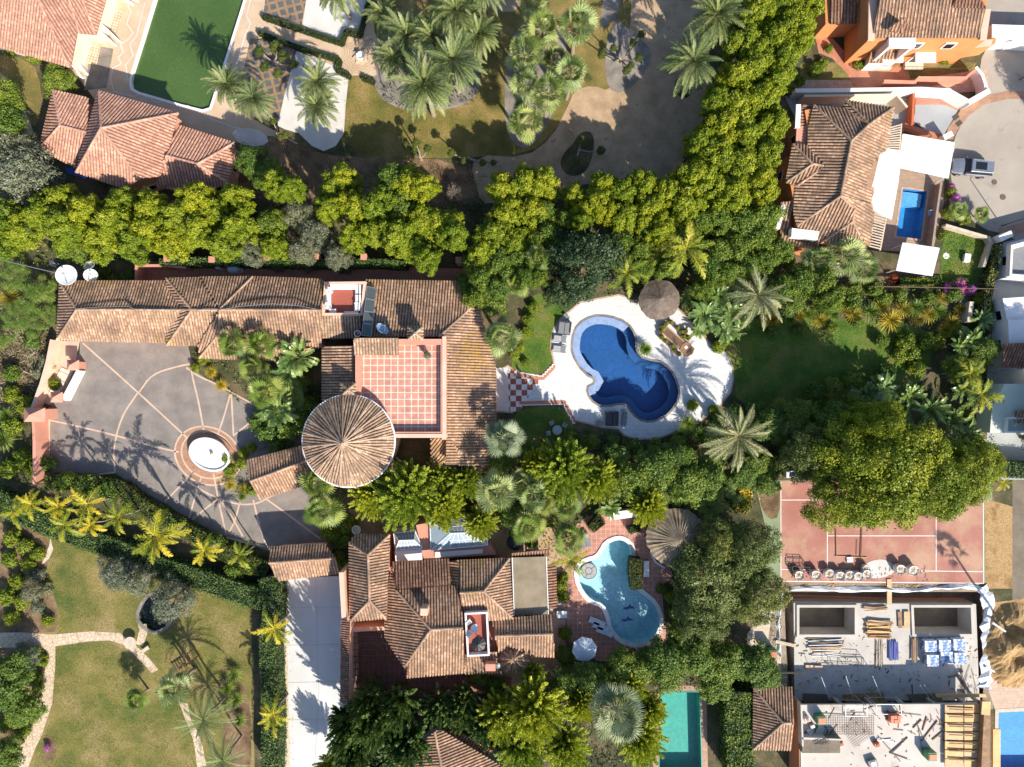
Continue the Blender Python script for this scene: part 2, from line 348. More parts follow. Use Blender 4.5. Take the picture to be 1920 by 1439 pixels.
leafmat("leaf_olive",(0.094,0.116,0.061),(0.176,0.193,0.110),(0.297,0.297,0.198),.15)
leafmat("leaf_feather",(.09,.17,.012),(.26,.34,.025),(.52,.55,.05))
leafmat("leaf_hedge",(0.054,0.114,0.022),(0.102,0.174,0.038),(0.168,0.240,0.060))
leafmat("leaf_box",(.05,.085,.008),(.09,.12,.015),(.14,.16,.03))
leafmat("leaf_date",(0.066,0.110,0.028),(0.154,0.204,0.061),(0.308,0.330,0.132),.2,hv=.2)
leafmat("leaf_date_pale",(.06,.09,.02),(.21,.23,.09),(.48,.45,.24),.15,hv=.1)
leafmat("leaf_fan",(0.067,0.112,0.022),(0.224,0.291,0.073),(0.560,0.582,0.246),.2,hv=.25)
leafmat("leaf_fan_green",(0.091,0.163,0.019),(0.182,0.260,0.039),(0.364,0.390,0.104),.25,hv=.2)
leafmat("leaf_silver",(.09,.125,.055),(.22,.27,.13),(.46,.50,.31),.15,hv=.1)
leafmat("leaf_queen",(0.150,0.213,0.013),(0.450,0.425,0.025),(0.775,0.562,0.050),.3,hv=.3)
leafmat("leaf_queen_green",(0.121,0.189,0.016),(0.270,0.324,0.027),(0.486,0.446,0.054),.3,hv=.2)
leafmat("leaf_banana",(0.084,0.154,0.035),(0.168,0.266,0.070),(0.378,0.462,0.182),.3,rough=.3)
leafmat("leaf_yucca",(.14,.15,.02),(.46,.35,.03),(.75,.52,.07),.2,hv=.3)
leafmat("leaf_dead",(.26,.18,.09),(.42,.30,.16),(.58,.44,.27),.1)
leafmat("leaf_magenta",(.30,.04,.22),(.5,.09,.36),(.6,.2,.45),.2)
leafmat("leaf_red",(.35,.02,.01),(.5,.05,.02),(.2,.12,.02),.2)
# ---------------------------------------------------------------- vegetation meshes
def lmesh(name,q,t,mat,nv=4):
    q=np.asarray(q,dtype=np.float32); n=len(q); me=bpy.data.meshes.new(name)
    me.vertices.add(n*nv); me.vertices.foreach_set("co",q.reshape(-1))
    me.loops.add(n*nv); me.loops.foreach_set("vertex_index",np.arange(n*nv,dtype=np.int32))
    me.polygons.add(n); me.polygons.foreach_set("loop_start",np.arange(0,n*nv,nv,dtype=np.int32))
    try: me.polygons.foreach_set("loop_total",np.full(n,nv,dtype=np.int32))
    except Exception: pass
    a=me.attributes.new("tint",'FLOAT','FACE'); a.data.foreach_set("value",np.clip(np.asarray(t,dtype=np.float32),0,1))
    me.materials.append(MATS[mat]); me.update(); me.validate(); return me
def nrm(v): return v/np.maximum(1e-9,np.linalg.norm(v,axis=-1,keepdims=True))
def leaves(c,n,L,Wd,r,rnd=.55):
    """diamond leaf clumps at c facing n"""
    k=len(c); n=nrm(n+r.normal(0,rnd,(k,3))); a=nrm(np.cross(n,r.normal(0,1,(k,3)))); b=np.cross(n,a)
    L=L*r.uniform(.6,1.3,(k,1))/2; Wd=Wd*r.uniform(.6,1.3,(k,1))/2
    return np.stack([c-a*L,c+b*Wd,c+a*L,c-b*Wd],1)
def blob(R,hz,ncl,rc,per,L,Wd,seed,sub=.5):
    """lumpy crown: clumps on a flattened dome, leaves over each clump; centre at origin"""
    r=np.random.default_rng(seed); C=[];Nn=[];T=[]
    for i in range(ncl):
        u=(i+.5)/ncl; z=1-u*1.45; ph=i*2.39996+r.uniform(-.5,.5); s=math.sqrt(max(0,1-z*z))
        lob=1+.16*math.sin(ph*3+seed)+.10*math.sin(ph*5+seed*2)
        k=r.uniform(.62,1.06); rcl=rc*r.uniform(.65,1.35)
        c=np.array([math.cos(ph)*s*(R-rcl)*lob*k,math.sin(ph)*s*(R-rcl)*lob*k,z*(hz-rcl*.7)*r.uniform(.8,1.08)])
        m=int(per*(rcl/rc)**2); d=nrm(r.normal(0,1,(m,3))+np.array([0,0,.45])+c/np.linalg.norm(c)*.35)
        # secondary bumps
        f=1+.22*np.sin(d[:,0:1]*6+i)*np.sin(d[:,1:2]*6+i*2)
        C.append(c+d*rcl*f*r.uniform(.68,1.05,(m,1))*np.array([1,1,.85])); Nn.append(d+np.array([0,0,.3])); T.append(np.clip(r.uniform(.15,.85)*sub+r.uniform(0,1,m)*(1-sub)+.12*d[:,2],0,1))
    return leaves(np.concatenate(C),np.concatenate(Nn),L,Wd,r),np.concatenate(T)
def feather(R,hz,nb,seed,L=.34,up=.5):
    r=np.random.default_rng(seed); C=[];T=[];A=[];Nn=[]
    for i in range(nb):
        ph=i*2.39996+r.uniform(-.3,.3); el=up*(.25+1.5*(1-(i+.5)/nb))+r.uniform(-.1,.1); el=min(el,1.5)
        ln=R*r.uniform(.75,1.08)*(1 if el<1 else hz/R)
        d=np.array([math.cos(ph)*math.cos(el),math.sin(ph)*math.cos(el),math.sin(el)])
        m=int(250*ln/3.5); t=r.uniform(.06,1,m)**.8
        base=d*ln*t[:,None]+np.array([0,0,1.0])*(.35*ln*(t**2))[:,None]*(.5)
        sp=(.34*(1-t*.75)+.06)*R/3.3
        side=nrm(r.normal(0,1,(m,3)))*sp[:,None]*r.uniform(.3,1.15,(m,1))
        C.append(base+side); A.append(nrm(d*1.0+side/R*2.2+r.normal(0,.3,(m,3)))); T.append(np.clip(.25+.5*t+r.normal(0,.16,m)+r.normal(0,.06),0,1)); Nn.append(nrm(side+np.array([0,0,.8])))
    C=np.concatenate(C);A=np.concatenate(A);Nn=np.concatenate(Nn);T=np.concatenate(T); b=nrm(np.cross(A,Nn)); l=L*r.uniform(.6,1.3,(len(C),1))
    return np.stack([C-A*l*.5,C+b*l*.22,C+A*l*.6,C-b*l*.22],1),T
def palm_feather(nf,L,seed,e_hi=75,e_lo=-25,droop=.75,lf=.42,wd=.055,pairs=24,plume=0.,z=0):
    r=np.random.default_rng(seed); Q=[];T=[]
    for i in range(nf):
        u=(i+.5)/nf; ph=i*2.39996+r.uniform(-.38,.38); el=math.radians(e_hi+(e_lo-e_hi)*u**.8)+r.uniform(-.12,.12); ln=L*r.uniform(.72,1.07)*(.72 if u<.12 else 1)
        K=9; p=np.zeros(3)+np.array([0,0,z]); pts=[p.copy()]; ds=[]
        for k in range(K):
            e=el-droop*((k+1)/K)**1.6*(1.1+.3*math.cos(el)); d=np.array([math.cos(ph)*math.cos(e),math.sin(ph)*math.cos(e),math.sin(e)]); p=p+d*ln/K; pts.append(p.copy()); ds.append(d)
        pts=np.array(pts); ft=r.uniform(.0,.7)
        sd=np.array([-math.sin(ph),math.cos(ph),0])
        for k in range(K):   # rachis
            w=.05*(1-k/K)+.012; Q.append([pts[k]-sd*w,pts[k]+sd*w,pts[k+1]+sd*w*.8,pts[k+1]-sd*w*.8]); T.append(.95)
        tt=np.linspace(.14,.99,pairs); 
        for t in tt:
            k=min(K-1,int(t*K)); b=pts[k]+(pts[k+1]-pts[k])*(t*K-k); d=ds[k]; upv=np.cross(d,sd); upv=upv/np.linalg.norm(upv); upv=upv if upv[2]>0 else -upv
            prof=math.sin(math.pi*min(1,t*.86+.12))**.8
            for s in(-1,1):
                v=sd*s*(.85-.25*t)+d*(.45+.5*t)+upv*r.uniform(.05,.4)*(1-plume)+r.normal(0,.08+plume*.45,3)-np.array([0,0,plume*.5]); v=v/np.linalg.norm(v)
                l=lf*prof*ln/3.2*r.uniform(.85,1.1); w=wd/2; cr=np.cross(v,upv); cr=cr/np.linalg.norm(cr)
                Q.append([b,b+v*l*.4+cr*w,b+v*l-np.array([0,0,.25*l*plume]),b+v*l*.4-cr*w]); T.append(ft+.25*t+r.uniform(-.12,.12))
    return np.array(Q),np.array(T)
def palm_fan(nl,R,seed,seg=15,e_hi=78,e_lo=-30,z=0,fr=.46,open_=2.9):
    r=np.random.default_rng(seed); Q=[];T=[]
    for i in range(nl):
        u=(i+.5)/nl; ph=i*2.39996+r.uniform(-.25,.25); el=math.radians(e_hi+(e_lo-e_hi)*u)+r.uniform(-.1,.1); ln=R*(1-fr)*r.uniform(.45,1.12)
        d=np.array([math.cos(ph)*math.cos(el),math.sin(ph)*math.cos(el),math.sin(el)]); sd=np.array([-math.sin(ph),math.cos(ph),0])
        o=np.array([0,0,z]); b=o+d*ln; Q.append([o-sd*.04,o+sd*.04,b+sd*.025,b-sd*.025]); T.append(.75)
        n=np.cross(d,sd); n=n if n[2]>0 else -n
        n=nrm(n+r.normal(0,.30,3)); dd=nrm(d-n*np.dot(d,n)); ss=np.cross(n,dd); bl=R*fr*r.uniform(.85,1.12); ft=r.uniform(.0,.75)
        for j in range(seg):
            a=(j/(seg-1)-.5)*open_+r.uniform(-.03,.03); l=bl*(1-.12*abs(a)); v=dd*math.cos(a)+ss*math.sin(a); c=-dd*math.sin(a)+ss*math.cos(a); w=l*math.tan(open_/seg*.5)*.60
            fold=n*(.05 if j%2 else -.05)*bl; mid=b+v*l*.55+fold*.4; tip=b+v*l-np.array([0,0,.14*l])*r.uniform(.2,1.4)
            Q.append([b,mid+c*w,tip,mid-c*w]); T.append(ft+(.22 if j%2 else 0)+r.uniform(-.08,.12))
    return np.array(Q),np.array(T)
def rosette(nb,L,seed,w=.07,e_hi=80,e_lo=-5,z=0):
    r=np.random.default_rng(seed); Q=[];T=[]
    for i in range(nb):
        u=(i+.5)/nb; ph=i*2.39996; el=math.radians(e_hi+(e_lo-e_hi)*u**.8); l=L*r.uniform(.8,1.1); d=np.array([math.cos(ph)*math.cos(el),math.sin(ph)*math.cos(el),math.sin(el)]); sd=np.array([-math.sin(ph),math.cos(ph),0]); o=np.array([0,0,z])
        tip=o+d*l-np.array([0,0,.18*l]); m=o+d*l*.5
        Q.append([o,m+sd*w/2,tip,m-sd*w/2]); T.append(u*.75+r.uniform(-.1,.25))
    return np.array(Q),np.array(T)
def bananas(nl,L,seed,z=0,wd=.26):
    r=np.random.default_rng(seed); Q=[];T=[]
    for i in range(nl):
        ph=i*2.39996+r.uniform(-.3,.3); el=math.radians(r.uniform(25,80)); ln=L*r.uniform(.7,1.1); o=np.array([r.uniform(-.3,.3),r.uniform(-.3,.3),z+r.uniform(-.5,.2)]); K=10; p=o; sd=np.array([-math.sin(ph),math.cos(ph),0]); ft=r.uniform(.15,.7)
        for k in range(K):
            e=el-1.25*(k/K)**1.3; d=np.array([math.cos(ph)*math.cos(e),math.sin(ph)*math.cos(e),math.sin(e)]); q=p+d*ln/K
            t=(k+.5)/K; w=(0 if k<3 else wd*math.sin(math.pi*min(1,(t-.25)/.78))**.5)*ln/2
            up=nrm(np.cross(d,sd)); up=up if up[2]>0 else -up
            for s in(-1,1):
                if w<=0:
                    if s>0: Q.append([p-sd*.035,p+sd*.035,q+sd*.03,q-sd*.03]); T.append(.6)
                    continue
                tw=r.uniform(.0,.35); e1=sd*s*w+up*w*tw-d*.02; Q.append([p,p+e1,q+e1*r.uniform(.85,1.05)-d*.02,q]); T.append(ft+(.18 if s>0 else 0)+r.uniform(-.08,.08))
            p=q
    return np.array(Q),np.array(T)
def trunkmesh(name,top,r0,mat="trunk",limbs=0,R=2,seed=0,bend=.25):
    m=M(); rr=random.Random(seed); pts=[Vector((0,0,0))]; 
    for k in range(1,5): pts.append(Vector((rr.uniform(-bend,bend)*k/4,rr.uniform(-bend,bend)*k/4,top*k/4)))
    pts[-1].x*=.3; pts[-1].y*=.3
    m.path(pts,r0,r0*.6,7)
    for i in range(limbs):
        a=i*2*math.pi/limbs+rr.uniform(-.3,.3); b=pts[2].lerp(pts[4],rr.uniform(.1,.8)); l=R*rr.uniform(.45,.75)
        c=b+Vector((math.cos(a)*l*.5,math.sin(a)*l*.5,l*.35)); e=b+Vector((math.cos(a)*l,math.sin(a)*l,l*.75)); m.path([b,c,e],r0*.45,r0*.12,5)
        for s in(-.5,.5): m.path([c,c+Vector((math.cos(a+s)*l*.5,math.sin(a+s)*l*.5,l*.45))],r0*.22,r0*.06,4)
    o=m.build(name,MATS[mat]); me=o.data; bpy.data.objects.remove(o); return me
PROTO={}
def proto(kind,R,zc,parts): PROTO.setdefault(kind,[]).append((R,zc,parts))
def shift(q,z): q=q.copy(); q[...,2]+=z; return q
def mkblob(kind,mat,R,hz,ncl,rc,per,L,Wd,top,seeds,tm="trunk",tr=.22,limbs=5):
    for s in seeds:
        q,t=blob(R,hz,ncl,rc,per,L,Wd,s); zc=top-hz
        pr=[("crown",lmesh(kind+"_crown",shift(q,zc),t,mat))]
        if top>1.4: pr.append(("trunk",trunkmesh(kind+"_trunk",zc+.1*hz,tr,tm,limbs,R,s)))
        proto(kind,R,zc+hz*.35,pr)
mkblob("laurel","leaf_laurel",2.8,2.5,52,.62,230,.215,.15,8.0,(1,2,3,4))
mkblob("oak","leaf_oak",3.0,2.6,44,.85,180,.26,.17,7.5,(5,6,7))
mkblob("bright","leaf_bright",5.4,3.6,130,.98,330,.21,.14,10,(8,9),tr=.35,limbs=8)
mkblob("dark","leaf_dark",4.4,3.2,95,.80,150,.24,.18,8.5,(10,11),tr=.3,limbs=7)
mkblob("holm","leaf_holm",5.5,3.8,120,1.0,170,.24,.16,9,(12,13),tr=.35,limbs=8)
mkblob("olive","leaf_olive",2.9,2.0,50,.75,150,.26,.09,5,(14,15,16),tm="trunk_pale",tr=.2)
mkblob("shrub","leaf_bright",1.2,.9,16,.45,90,.20,.15,1.5,(17,18,19),limbs=3,tr=.06)
mkblob("shrub_dark","leaf_oak",1.4,1.1,18,.5,95,.22,.15,2.0,(20,21,22),limbs=3,tr=.07)
mkblob("shrub_grey","leaf_olive",1.1,.8,16,.4,90,.18,.09,1.3,(23,24),limbs=3,tr=.06)
mkblob("ball","leaf_box",.75,.7,14,.30,110,.13,.09,1.39,(25,))
mkblob("flower","leaf_magenta",.9,.6,12,.4,60,.18,.13,1.3,(26,27))
mkblob("redflower","leaf_red",.9,.6,12,.4,50,.18,.13,1.3,(28,))
for s in(31,32,33):
    q,t=feather(3.6,4.2,190,s,.20,.85); proto("feathery",3.7,5.0,[("crown",lmesh("feathery_crown",shift(q,3.6),t,"leaf_feather")),("trunk",trunkmesh("feathery_trunk",4.6,.20,"trunk",5,2,s))])
for s in(34,35):
    q,t=feather(2.6,3.2,80,s,.26,.9); proto("conifer",2.7,4.0,[("crown",lmesh("conifer_crown",shift(q,2.8),t,"leaf_hedge")),("trunk",trunkmesh("conifer_trunk",4.5,.18,"trunk",6,2,s))])
def mkpalm(kind,R,h,parts,tr=.26,tm="trunk_pale",bend=.35,seed=0):
    pr=[(n,lmesh(kind+"_"+n,shift(q,h),t,mt)) for n,(q,t),mt in parts]
    if h>.6: pr.append(("trunk",trunkmesh(kind+"_trunk",h+.05,tr,tm,0,1,seed,bend)))
    proto(kind,R,h,pr)
for s in(41,42,43):
    mkpalm("date",3.9,7.0,[("crown",palm_feather(58,4.1,s,pairs=30,wd=.085,lf=.50),"leaf_date"),("dead_fronds",palm_feather(7,2.6,s+9,-40,-70,.3),"leaf_dead")],.30,seed=s)
mkpalm("tall_fan",2.2,12,[("crown",palm_fan(11,2.3,99,14,60,-25,fr=.5,open_=2.4),"leaf_fan_green")],.2,seed=5)
mkpalm("date_pale",4.1,6.0,[("crown",palm_feather(58,4.4,44,78,-35,.85,wd=.07,lf=.46,pairs=28),"leaf_date_pale")],.28,seed=4)
mkpalm("date_pale",4.1,6.0,[("crown",palm_feather(52,4.4,45,75,-30,.7,wd=.07,lf=.46,pairs=28),"leaf_date_pale")],.28,seed=5)
mkpalm("date_thin",3.6,6.0,[("crown",palm_feather(30,3.9,46,70,-15,.7),"leaf_date")],.16,seed=6)
for s in(51,52,53):
    mkpalm("fan",2.75,6.5,[("crown",palm_fan(27,2.75,s),"leaf_fan"),("dead_fronds",palm_fan(12,2.3,s+5,12,-30,-75),"leaf_dead")],.24,seed=s)
    mkpalm("fan_green",2.6,5.5,[("crown",palm_fan(23,2.6,s+20,14,fr=.50),"leaf_fan_green"),("dead_fronds",palm_fan(8,2.1,s+25,12,-20,-60),"leaf_dead")],.2,seed=s)
mkpalm("silver",3.9,7.5,[("crown",palm_fan(36,3.9,57,20,fr=.44),"leaf_silver")],.3,seed=9)
mkpalm("bluefan",2.9,7.0,[("crown",palm_fan(28,2.9,58,18,fr=.48),"leaf_silver"),("dead_fronds",palm_fan(12,2.5,59,12,-20,-70),"leaf_fan_green")],.26,seed=8)
for s in(61,62,63):
    mkpalm("queen",2.6,6.5,[("crown",palm_feather(11+s%3,3.1,s,65,0,1.0,.62,.10,34,.35),"leaf_queen")],.14,seed=s)
    mkpalm("queen_green",2.9,6.5,[("crown",palm_feather(15,3.4,s+3,70,0,1.05,.60,.09,34,.35),"leaf_queen_green")],.15,seed=s)
for s in(71,72):
    mkpalm("banana",2.2,2.2,[("crown",bananas(26,2.6,s),"leaf_banana")],.12,"trunk",seed=s)
    mkpalm("strelitzia",1.8,1.5,[("crown",bananas(42,2.0,s+5,wd=.20),"leaf_banana")],.10,"trunk",seed=s)
for s in(74,75):
    mkpalm("yucca",1.1,.5,[("crown",rosette(90,1.15,s),"leaf_yucca")],seed=s)
    mkpalm("cycad",1.1,.5,[("crown",rosette(90,1.2,s,.09),"leaf_fan_green")],seed=s)
for s in(78,79):     # papyrus clump: many small stars on thin stems
    r=np.random.default_rng(s); Q=[];T=[]
    for i in range(26):
        q,t=rosette(26,.62,s+i,.06,40,-25); a=r.uniform(0,6.3); d=1.6*math.sqrt(r.uniform(0,1)); q=q+np.array([math.cos(a)*d,math.sin(a)*d,r.uniform(-.5,.5)-d*.3]); Q.append(q); T.append(t*.6+r.uniform(0,.4))
    mkpalm("papyrus",2.0,2.3,[("crown",(np.concatenate(Q),np.concatenate(T)),"leaf_fan_green")],.05,"trunk",seed=s)
def bare(seed,R=1.8,top=3):
    m=M(); rr=random.Random(seed)
    def br(p,d,l,r,k):
        q=p+d*l; m.tube(p,q,r,r*.6,4,False)
        if k>0:
            for _ in range(3): br(q,(d+Vector((rr.uniform(-.8,.8),rr.uniform(-.8,.8),rr.uniform(-.3,.5)))).normalized(),l*.72,r*.55,k-1)
    for i in range(6): br(Vector((0,0,.2)),Vector((rr.uniform(-1,1),rr.uniform(-1,1),1.0)).normalized(),top*.33,.06,4)
    o=m.build("bare",MATS["trunk_pale"]); me=o.data; bpy.data.objects.remove(o); return me
for s in(81,82): proto("bare",1.9,1.8,[("branches",bare(s))])
DUP=[]      # things whose label is composed at the end from what they stand beside
cnt={}
NAMES={"laurel":("laurel_tree","bright yellow-green laurel tree","tree"),"oak":("leafy_tree","mid green leafy tree","tree"),"bright":("broad_tree","broad bright green tree","tree"),
"dark":("dark_tree","dark blue-green tree","tree"),"holm":("holm_oak","broad olive-green oak tree","tree"),"olive":("olive_tree","grey-green olive tree","tree"),
"shrub":("shrub","bright green shrub","shrub"),"shrub_dark":("dark_shrub","dark green shrub","shrub"),"shrub_grey":("grey_shrub","grey-leaved shrub","shrub"),"ball":("box_ball","clipped box ball","topiary"),
"flower":("flowering_bush","magenta flowering bush","bush"),"redflower":("red_bush","red flowering bush","bush"),"feathery":("feathery_tree","feathery yellow-green tree","tree"),
"conifer":("conifer","dark green upright conifer","tree"),"date":("date_palm","feather-leaved date palm","palm"),"date_pale":("pale_date_palm","pale straw-coloured date palm","palm"),"date_thin":("slender_date_palm","thin-crowned slender date palm","palm"),
"fan":("fan_palm","silvery green fan palm","palm"),"fan_green":("green_fan_palm","bright green fan palm","palm"),"tall_fan":("tall_fan_palm","tall thin fan palm","palm"),"silver":("silver_palm","large silver fan palm","palm"),"bluefan":("blue_fan_palm","round blue-grey fan palm","palm"),
"queen":("queen_palm","golden yellow queen palm","palm"),"queen_green":("green_queen_palm","arching yellow-green queen palm","palm"),"banana":("banana_plant","big-leaved banana plant","plant"),"strelitzia":("strelitzia","glossy paddle-leaved plant","plant"),
"yucca":("yucca","golden spiky yucca","plant"),"cycad":("cycad","green spiky cycad","plant"),"papyrus":("papyrus_clump","star-tufted papyrus clump","plant"),"bare":("bare_bush","leafless grey bush","bush")}
PL={"tree":"trees","shrub":"shrubs","bush":"bushes","palm":"palms","plant":"plants","topiary":"topiary"}
RNG=random.Random(7)
def veg(kind,x,y,r,h=1.0,label=None,rz=None):
    """crown seen at pixel (x, y) with radius r; h scales the height"""
    v=PROTO[kind]; i=cnt.get(kind,0); cnt[kind]=i+1; R,zc,parts=v[i%len(v)]
    s=1.0
    for _ in range(3): s=RR(r,zc*h*(s if zc<3 else 1))/R
    sz=h if zc>=3 else h*s
    z=zc*sz; p=P(x,y,z); n,d,c=NAMES[kind]
    o=thing(n,label,c,(p.x,p.y,0),d+"s of the estates" if False else (d+("es" if c=="bush" else "s")).replace("leaveds","leaved"))
    o.rotation_euler.z=RNG.uniform(0,6.28) if rz is None else rz; o.scale=(s,s,sz)
    for pn,me in parts: link(bpy.data.objects.new(pn,me),o)
    if not label: DUP.append((o,d,x,y))
    return o
def hedge(name,label,cat,pts,w,h,mat="leaf_hedge",closed=False,dens=85,L=.16,z0=0,smooth=1,group=None):
    """leafy clipped volume along a pixel path"""
    if smooth: pts=smoothline(pts,smooth)
    c=[P(x,y,h) for x,y in pts]; hw=RR(w,h)/2; o=thing(name,label,cat,(c[0].x,c[0].y,0),group)
    core=M(); r=np.random.default_rng(int(abs(pts[0][0])*7+abs(pts[0][1]))); C=[];Nn=[]
    for i in range(len(c)-1):
        a=c[i];b=c[i+1]; d=(b-a); l=d.length
        if l<1e-4: continue
        d/=l; s=Vector((-d.y,d.x,0)); q=[a-s*hw*.86-d*.1,b-s*hw*.86+d*.1,b+s*hw*.86+d*.1,a+s*hw*.86-d*.1]
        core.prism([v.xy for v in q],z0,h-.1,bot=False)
        m=int(dens*l*hw*2)+4; t=r.uniform(-.1,l+.1,m); u=r.uniform(-hw,hw,m); zz=h+.06*np.sin(t*3+i)*1+r.normal(0,.05,m)
        C.append(np.array(a)[None]*[1,1,0]+np.array(d)[None]*t[:,None]+np.array(s)[None]*u[:,None]+np.stack([u*0,u*0,zz],1)); Nn.append(np.tile([0,0,1.],(m,1)))
        for sg in(-1,1):
            m=int(dens*.5*l*(h-z0))+3; t=r.uniform(0,l,m); C.append(np.array(a)[None]*[1,1,0]+np.array(d)[None]*t[:,None]+np.array(s)[None]*(sg*(hw+r.normal(0,.05,m)))[:,None]+np.stack([t*0,t*0,r.uniform(z0,h,m)],1)); Nn.append(np.tile(np.array(s)*sg,(m,1)))
    C=np.concatenate(C);Nn=np.concatenate(Nn); T=np.clip(.5+.35*np.sin(C[:,0]*1.7)*np.sin(C[:,1]*1.9)+r.normal(0,.2,len(C)),0,1)
    q=leaves(C,Nn,L,L*.65,r,.6)-np.array(o.location)
    link(bpy.data.objects.new("foliage",lmesh("hedge_foliage",q,T,mat)),o); core.build("branches",MATS["hedge_core"],o)  # branches is a solid near-black core, the hedge's inner shade as colour
    return o
def inpoly(x,y,P_):
    c=np.zeros(len(x),bool); n=len(P_)
    for i in range(n):
        x1,y1=P_[i];x2,y2=P_[(i+1)%n]
        if y1==y2: continue
        k=((y1>y)!=(y2>y))&(x<(x2-x1)*(y-y1)/(y2-y1)+x1); c^=k
    return c
def cover(name,label,poly,dens,h,mats,L=.22,ratio=.6,seed=1,up=.6,holes=(),patch=0.):
    """uncountable low growth: stuff"""
    w=px(poly); xs=[p[0] for p in w]; ys=[p[1] for p in w]; A=(max(xs)-min(xs))*(max(ys)-min(ys)); r=np.random.default_rng(seed); n=int(A*dens)
    x=r.uniform(min(xs),max(xs),n);y=r.uniform(min(ys),max(ys),n); k=inpoly(x,y,w)
    for hh in holes: k&=~inpoly(x,y,px(hh))
    if patch: k&=(np.sin(x*1.3+2*np.sin(y*.7))*np.sin(y*1.1+2*np.sin(x*.6))+.35*np.sin(x*3.1+y*2.3)+r.normal(0,.25,n))>patch
    x=x[k];y=y[k];n=len(x)
    z=h*(.35+.65*np.abs(np.sin(x*1.1+1.3*np.sin(y*.9))*np.sin(y*1.3)))*r.uniform(.3,1,n)
    q=leaves(np.stack([x,y,z],1),np.tile([0,0,up],(n,1)),L,L*ratio,r,.6)
    T=np.clip(.45+.3*np.sin(x*.9+y*.5)+r.normal(0,.22,n),0,1)
    o=link(bpy.data.objects.new(name,lmesh(name,q,T,mats))); return tag(o,label,"ground cover",kind="stuff")
# ---------------------------------------------------------------- ground and setting
POOL_A=[(293,0),(314,-70),(477,-70),(457,0),(420,118),(400,180),(393,202),(380,206),(340,196),(300,184),(262,173),(249,166),(247,152),(250,138),(270,75)]
POOL_B=[(1132,594),(1150,597),(1166,603),(1179,612),(1187,624),(1191,638),(1191,650),(1194,662),(1203,672),(1219,677),(1237,680),(1249,688),(1258,698),(1265,710),(1269,722),(1272,736),(1269,752),(1258,768),(1248,778),(1237,783),(1226,788),(1214,789),(1202,786),(1192,779),(1184,770),(1177,760),(1168,756),(1158,756),(1145,759),(1132,760),(1122,758),(1113,752),(1106,743),(1103,733),(1104,726),(1113,722),(1117,715),(1113,708),(1103,703),(1090,690),(1079,672),(1074,658),(1074,645),(1076,630),(1081,616),(1091,605),(1103,598),(1117,594)]
POOL_C=[(1158,1012),(1172,1015),(1182,1026),(1184,1045),(1180,1070),(1186,1100),(1206,1116),(1227,1133),(1238,1163),(1230,1190),(1209,1205),(1188,1206),(1163,1198),(1147,1178),(1143,1155),(1132,1132),(1109,1125),(1093,1107),(1084,1084),(1085,1062),(1101,1053),(1120,1048),(1130,1035),(1138,1020)]
POOL_C=smoothpoly(POOL_C,1)
POOL_D=[(1240,1298),(1311,1298),(1315,1450),(1236,1450)]
POOL_E=[(1693,354),(1738,360),(1726,449),(1680,443)]
POOL_F=[(1872,1336),(1990,1330),(1990,1450),(1870,1450)]
POND=[(290+math.cos(a/16*6.2832)*27*(1+.12*math.sin(a*1.1)),1150+math.sin(a/16*6.2832)*33) for a in range(16)]
PIT=[(1462,1108),(1560,1104),(1690,1108),(1850,1106),(1862,1180),(1856,1318),(1482,1318),(1474,1200)]
HOLES=[px(q) for q in(POOL_A,POOL_B,POOL_C,POOL_D,POOL_E,POOL_F,POND,PIT)]
m=M(); m.flat([(-700,-600),(700,-600),(700,600),(-700,600)],0,HOLES); tag(m.build("ground",MATS["soil"]),kind="structure")
LV=[0]
def sheet(name,mat,pts,lv,sm=0,holes=None):
    if sm: pts=smoothpoly(pts,sm)
    LV[0]+=1; m=M(); m.flat(px(pts),.006*lv+.00004*LV[0],[px(h) for h in (holes or [])]); return tag(m.build(name,MATS[mat]),kind="structure")
# park at the top
sheet("park_lawn","lawn_park",[(640,20),(720,-40),(1195,-40),(1180,60),(1178,110),(1150,176),(1100,166),(1070,180),(1047,240),(990,292),(850,296),(640,300),(636,140)],2,1)
sheet("gravel_court","gravel_tan",[(1185,-60),(1310,-60),(1330,60),(1330,190),(1300,290),(1240,345),(1060,345),(920,392),(880,350),(890,290),(985,296),(1035,258),(1062,205),(1078,170),(1110,160),(1145,172),(1175,120),(1182,60)],3,1)
sheet("park_path","gravel_tan",[(955,30),(985,0),(1010,-60),(985,-60),(940,0),(905,-20),(900,0)],3,1)
sheet("mulch_strip","bark",[(436,270),(520,250),(575,282),(640,295),(880,300),(905,390),(430,390)],3,1)
sheet("palm_bed","gravel_grey",[(720,60),(790,40),(880,70),(905,140),(890,195),(800,212),(730,200),(700,165),(700,110)],4,2)
sheet("fan_palm_bed","gravel_grey",[(975,40),(1060,50),(1062,110),(1050,180),(1020,250),(985,284),(950,260),(945,180),(950,100)],4,2)
sheet("cactus_bed","gravel_grey",[(1135,85),(1160,20),(1172,-40),(1145,-60),(1130,0),(1125,60),(1150,30),(1185,60),(1225,95),(1215,130),(1180,170),(1150,176),(1135,150)],4,1)
sheet("kidney_bed","soil",[(1085,250),(1108,245),(1115,265),(1110,300),(1095,328),(1065,332),(1048,310),(1058,285),(1075,270)],5,2)
sheet("palm_ring_bed","soil",[(1262,150),(1290,140),(1300,165),(1290,187),(1268,180)],5,2)
sheet("pool_terrace","sandstone",[(225,-90),(690,-90),(700,0),(702,60),(715,90),(712,120),(690,142),(655,142),(640,138),(565,96),(545,90),(500,70),(480,74),(440,200),(460,215),(560,270),(470,275),(330,232),(180,190),(150,150),(120,120),(200,60)],2,0,[POOL_A])
sheet("white_gravel_bed","gravel_white",[(577,-20),(690,-20),(676,55),(650,52),(640,78),(568,48)],4)
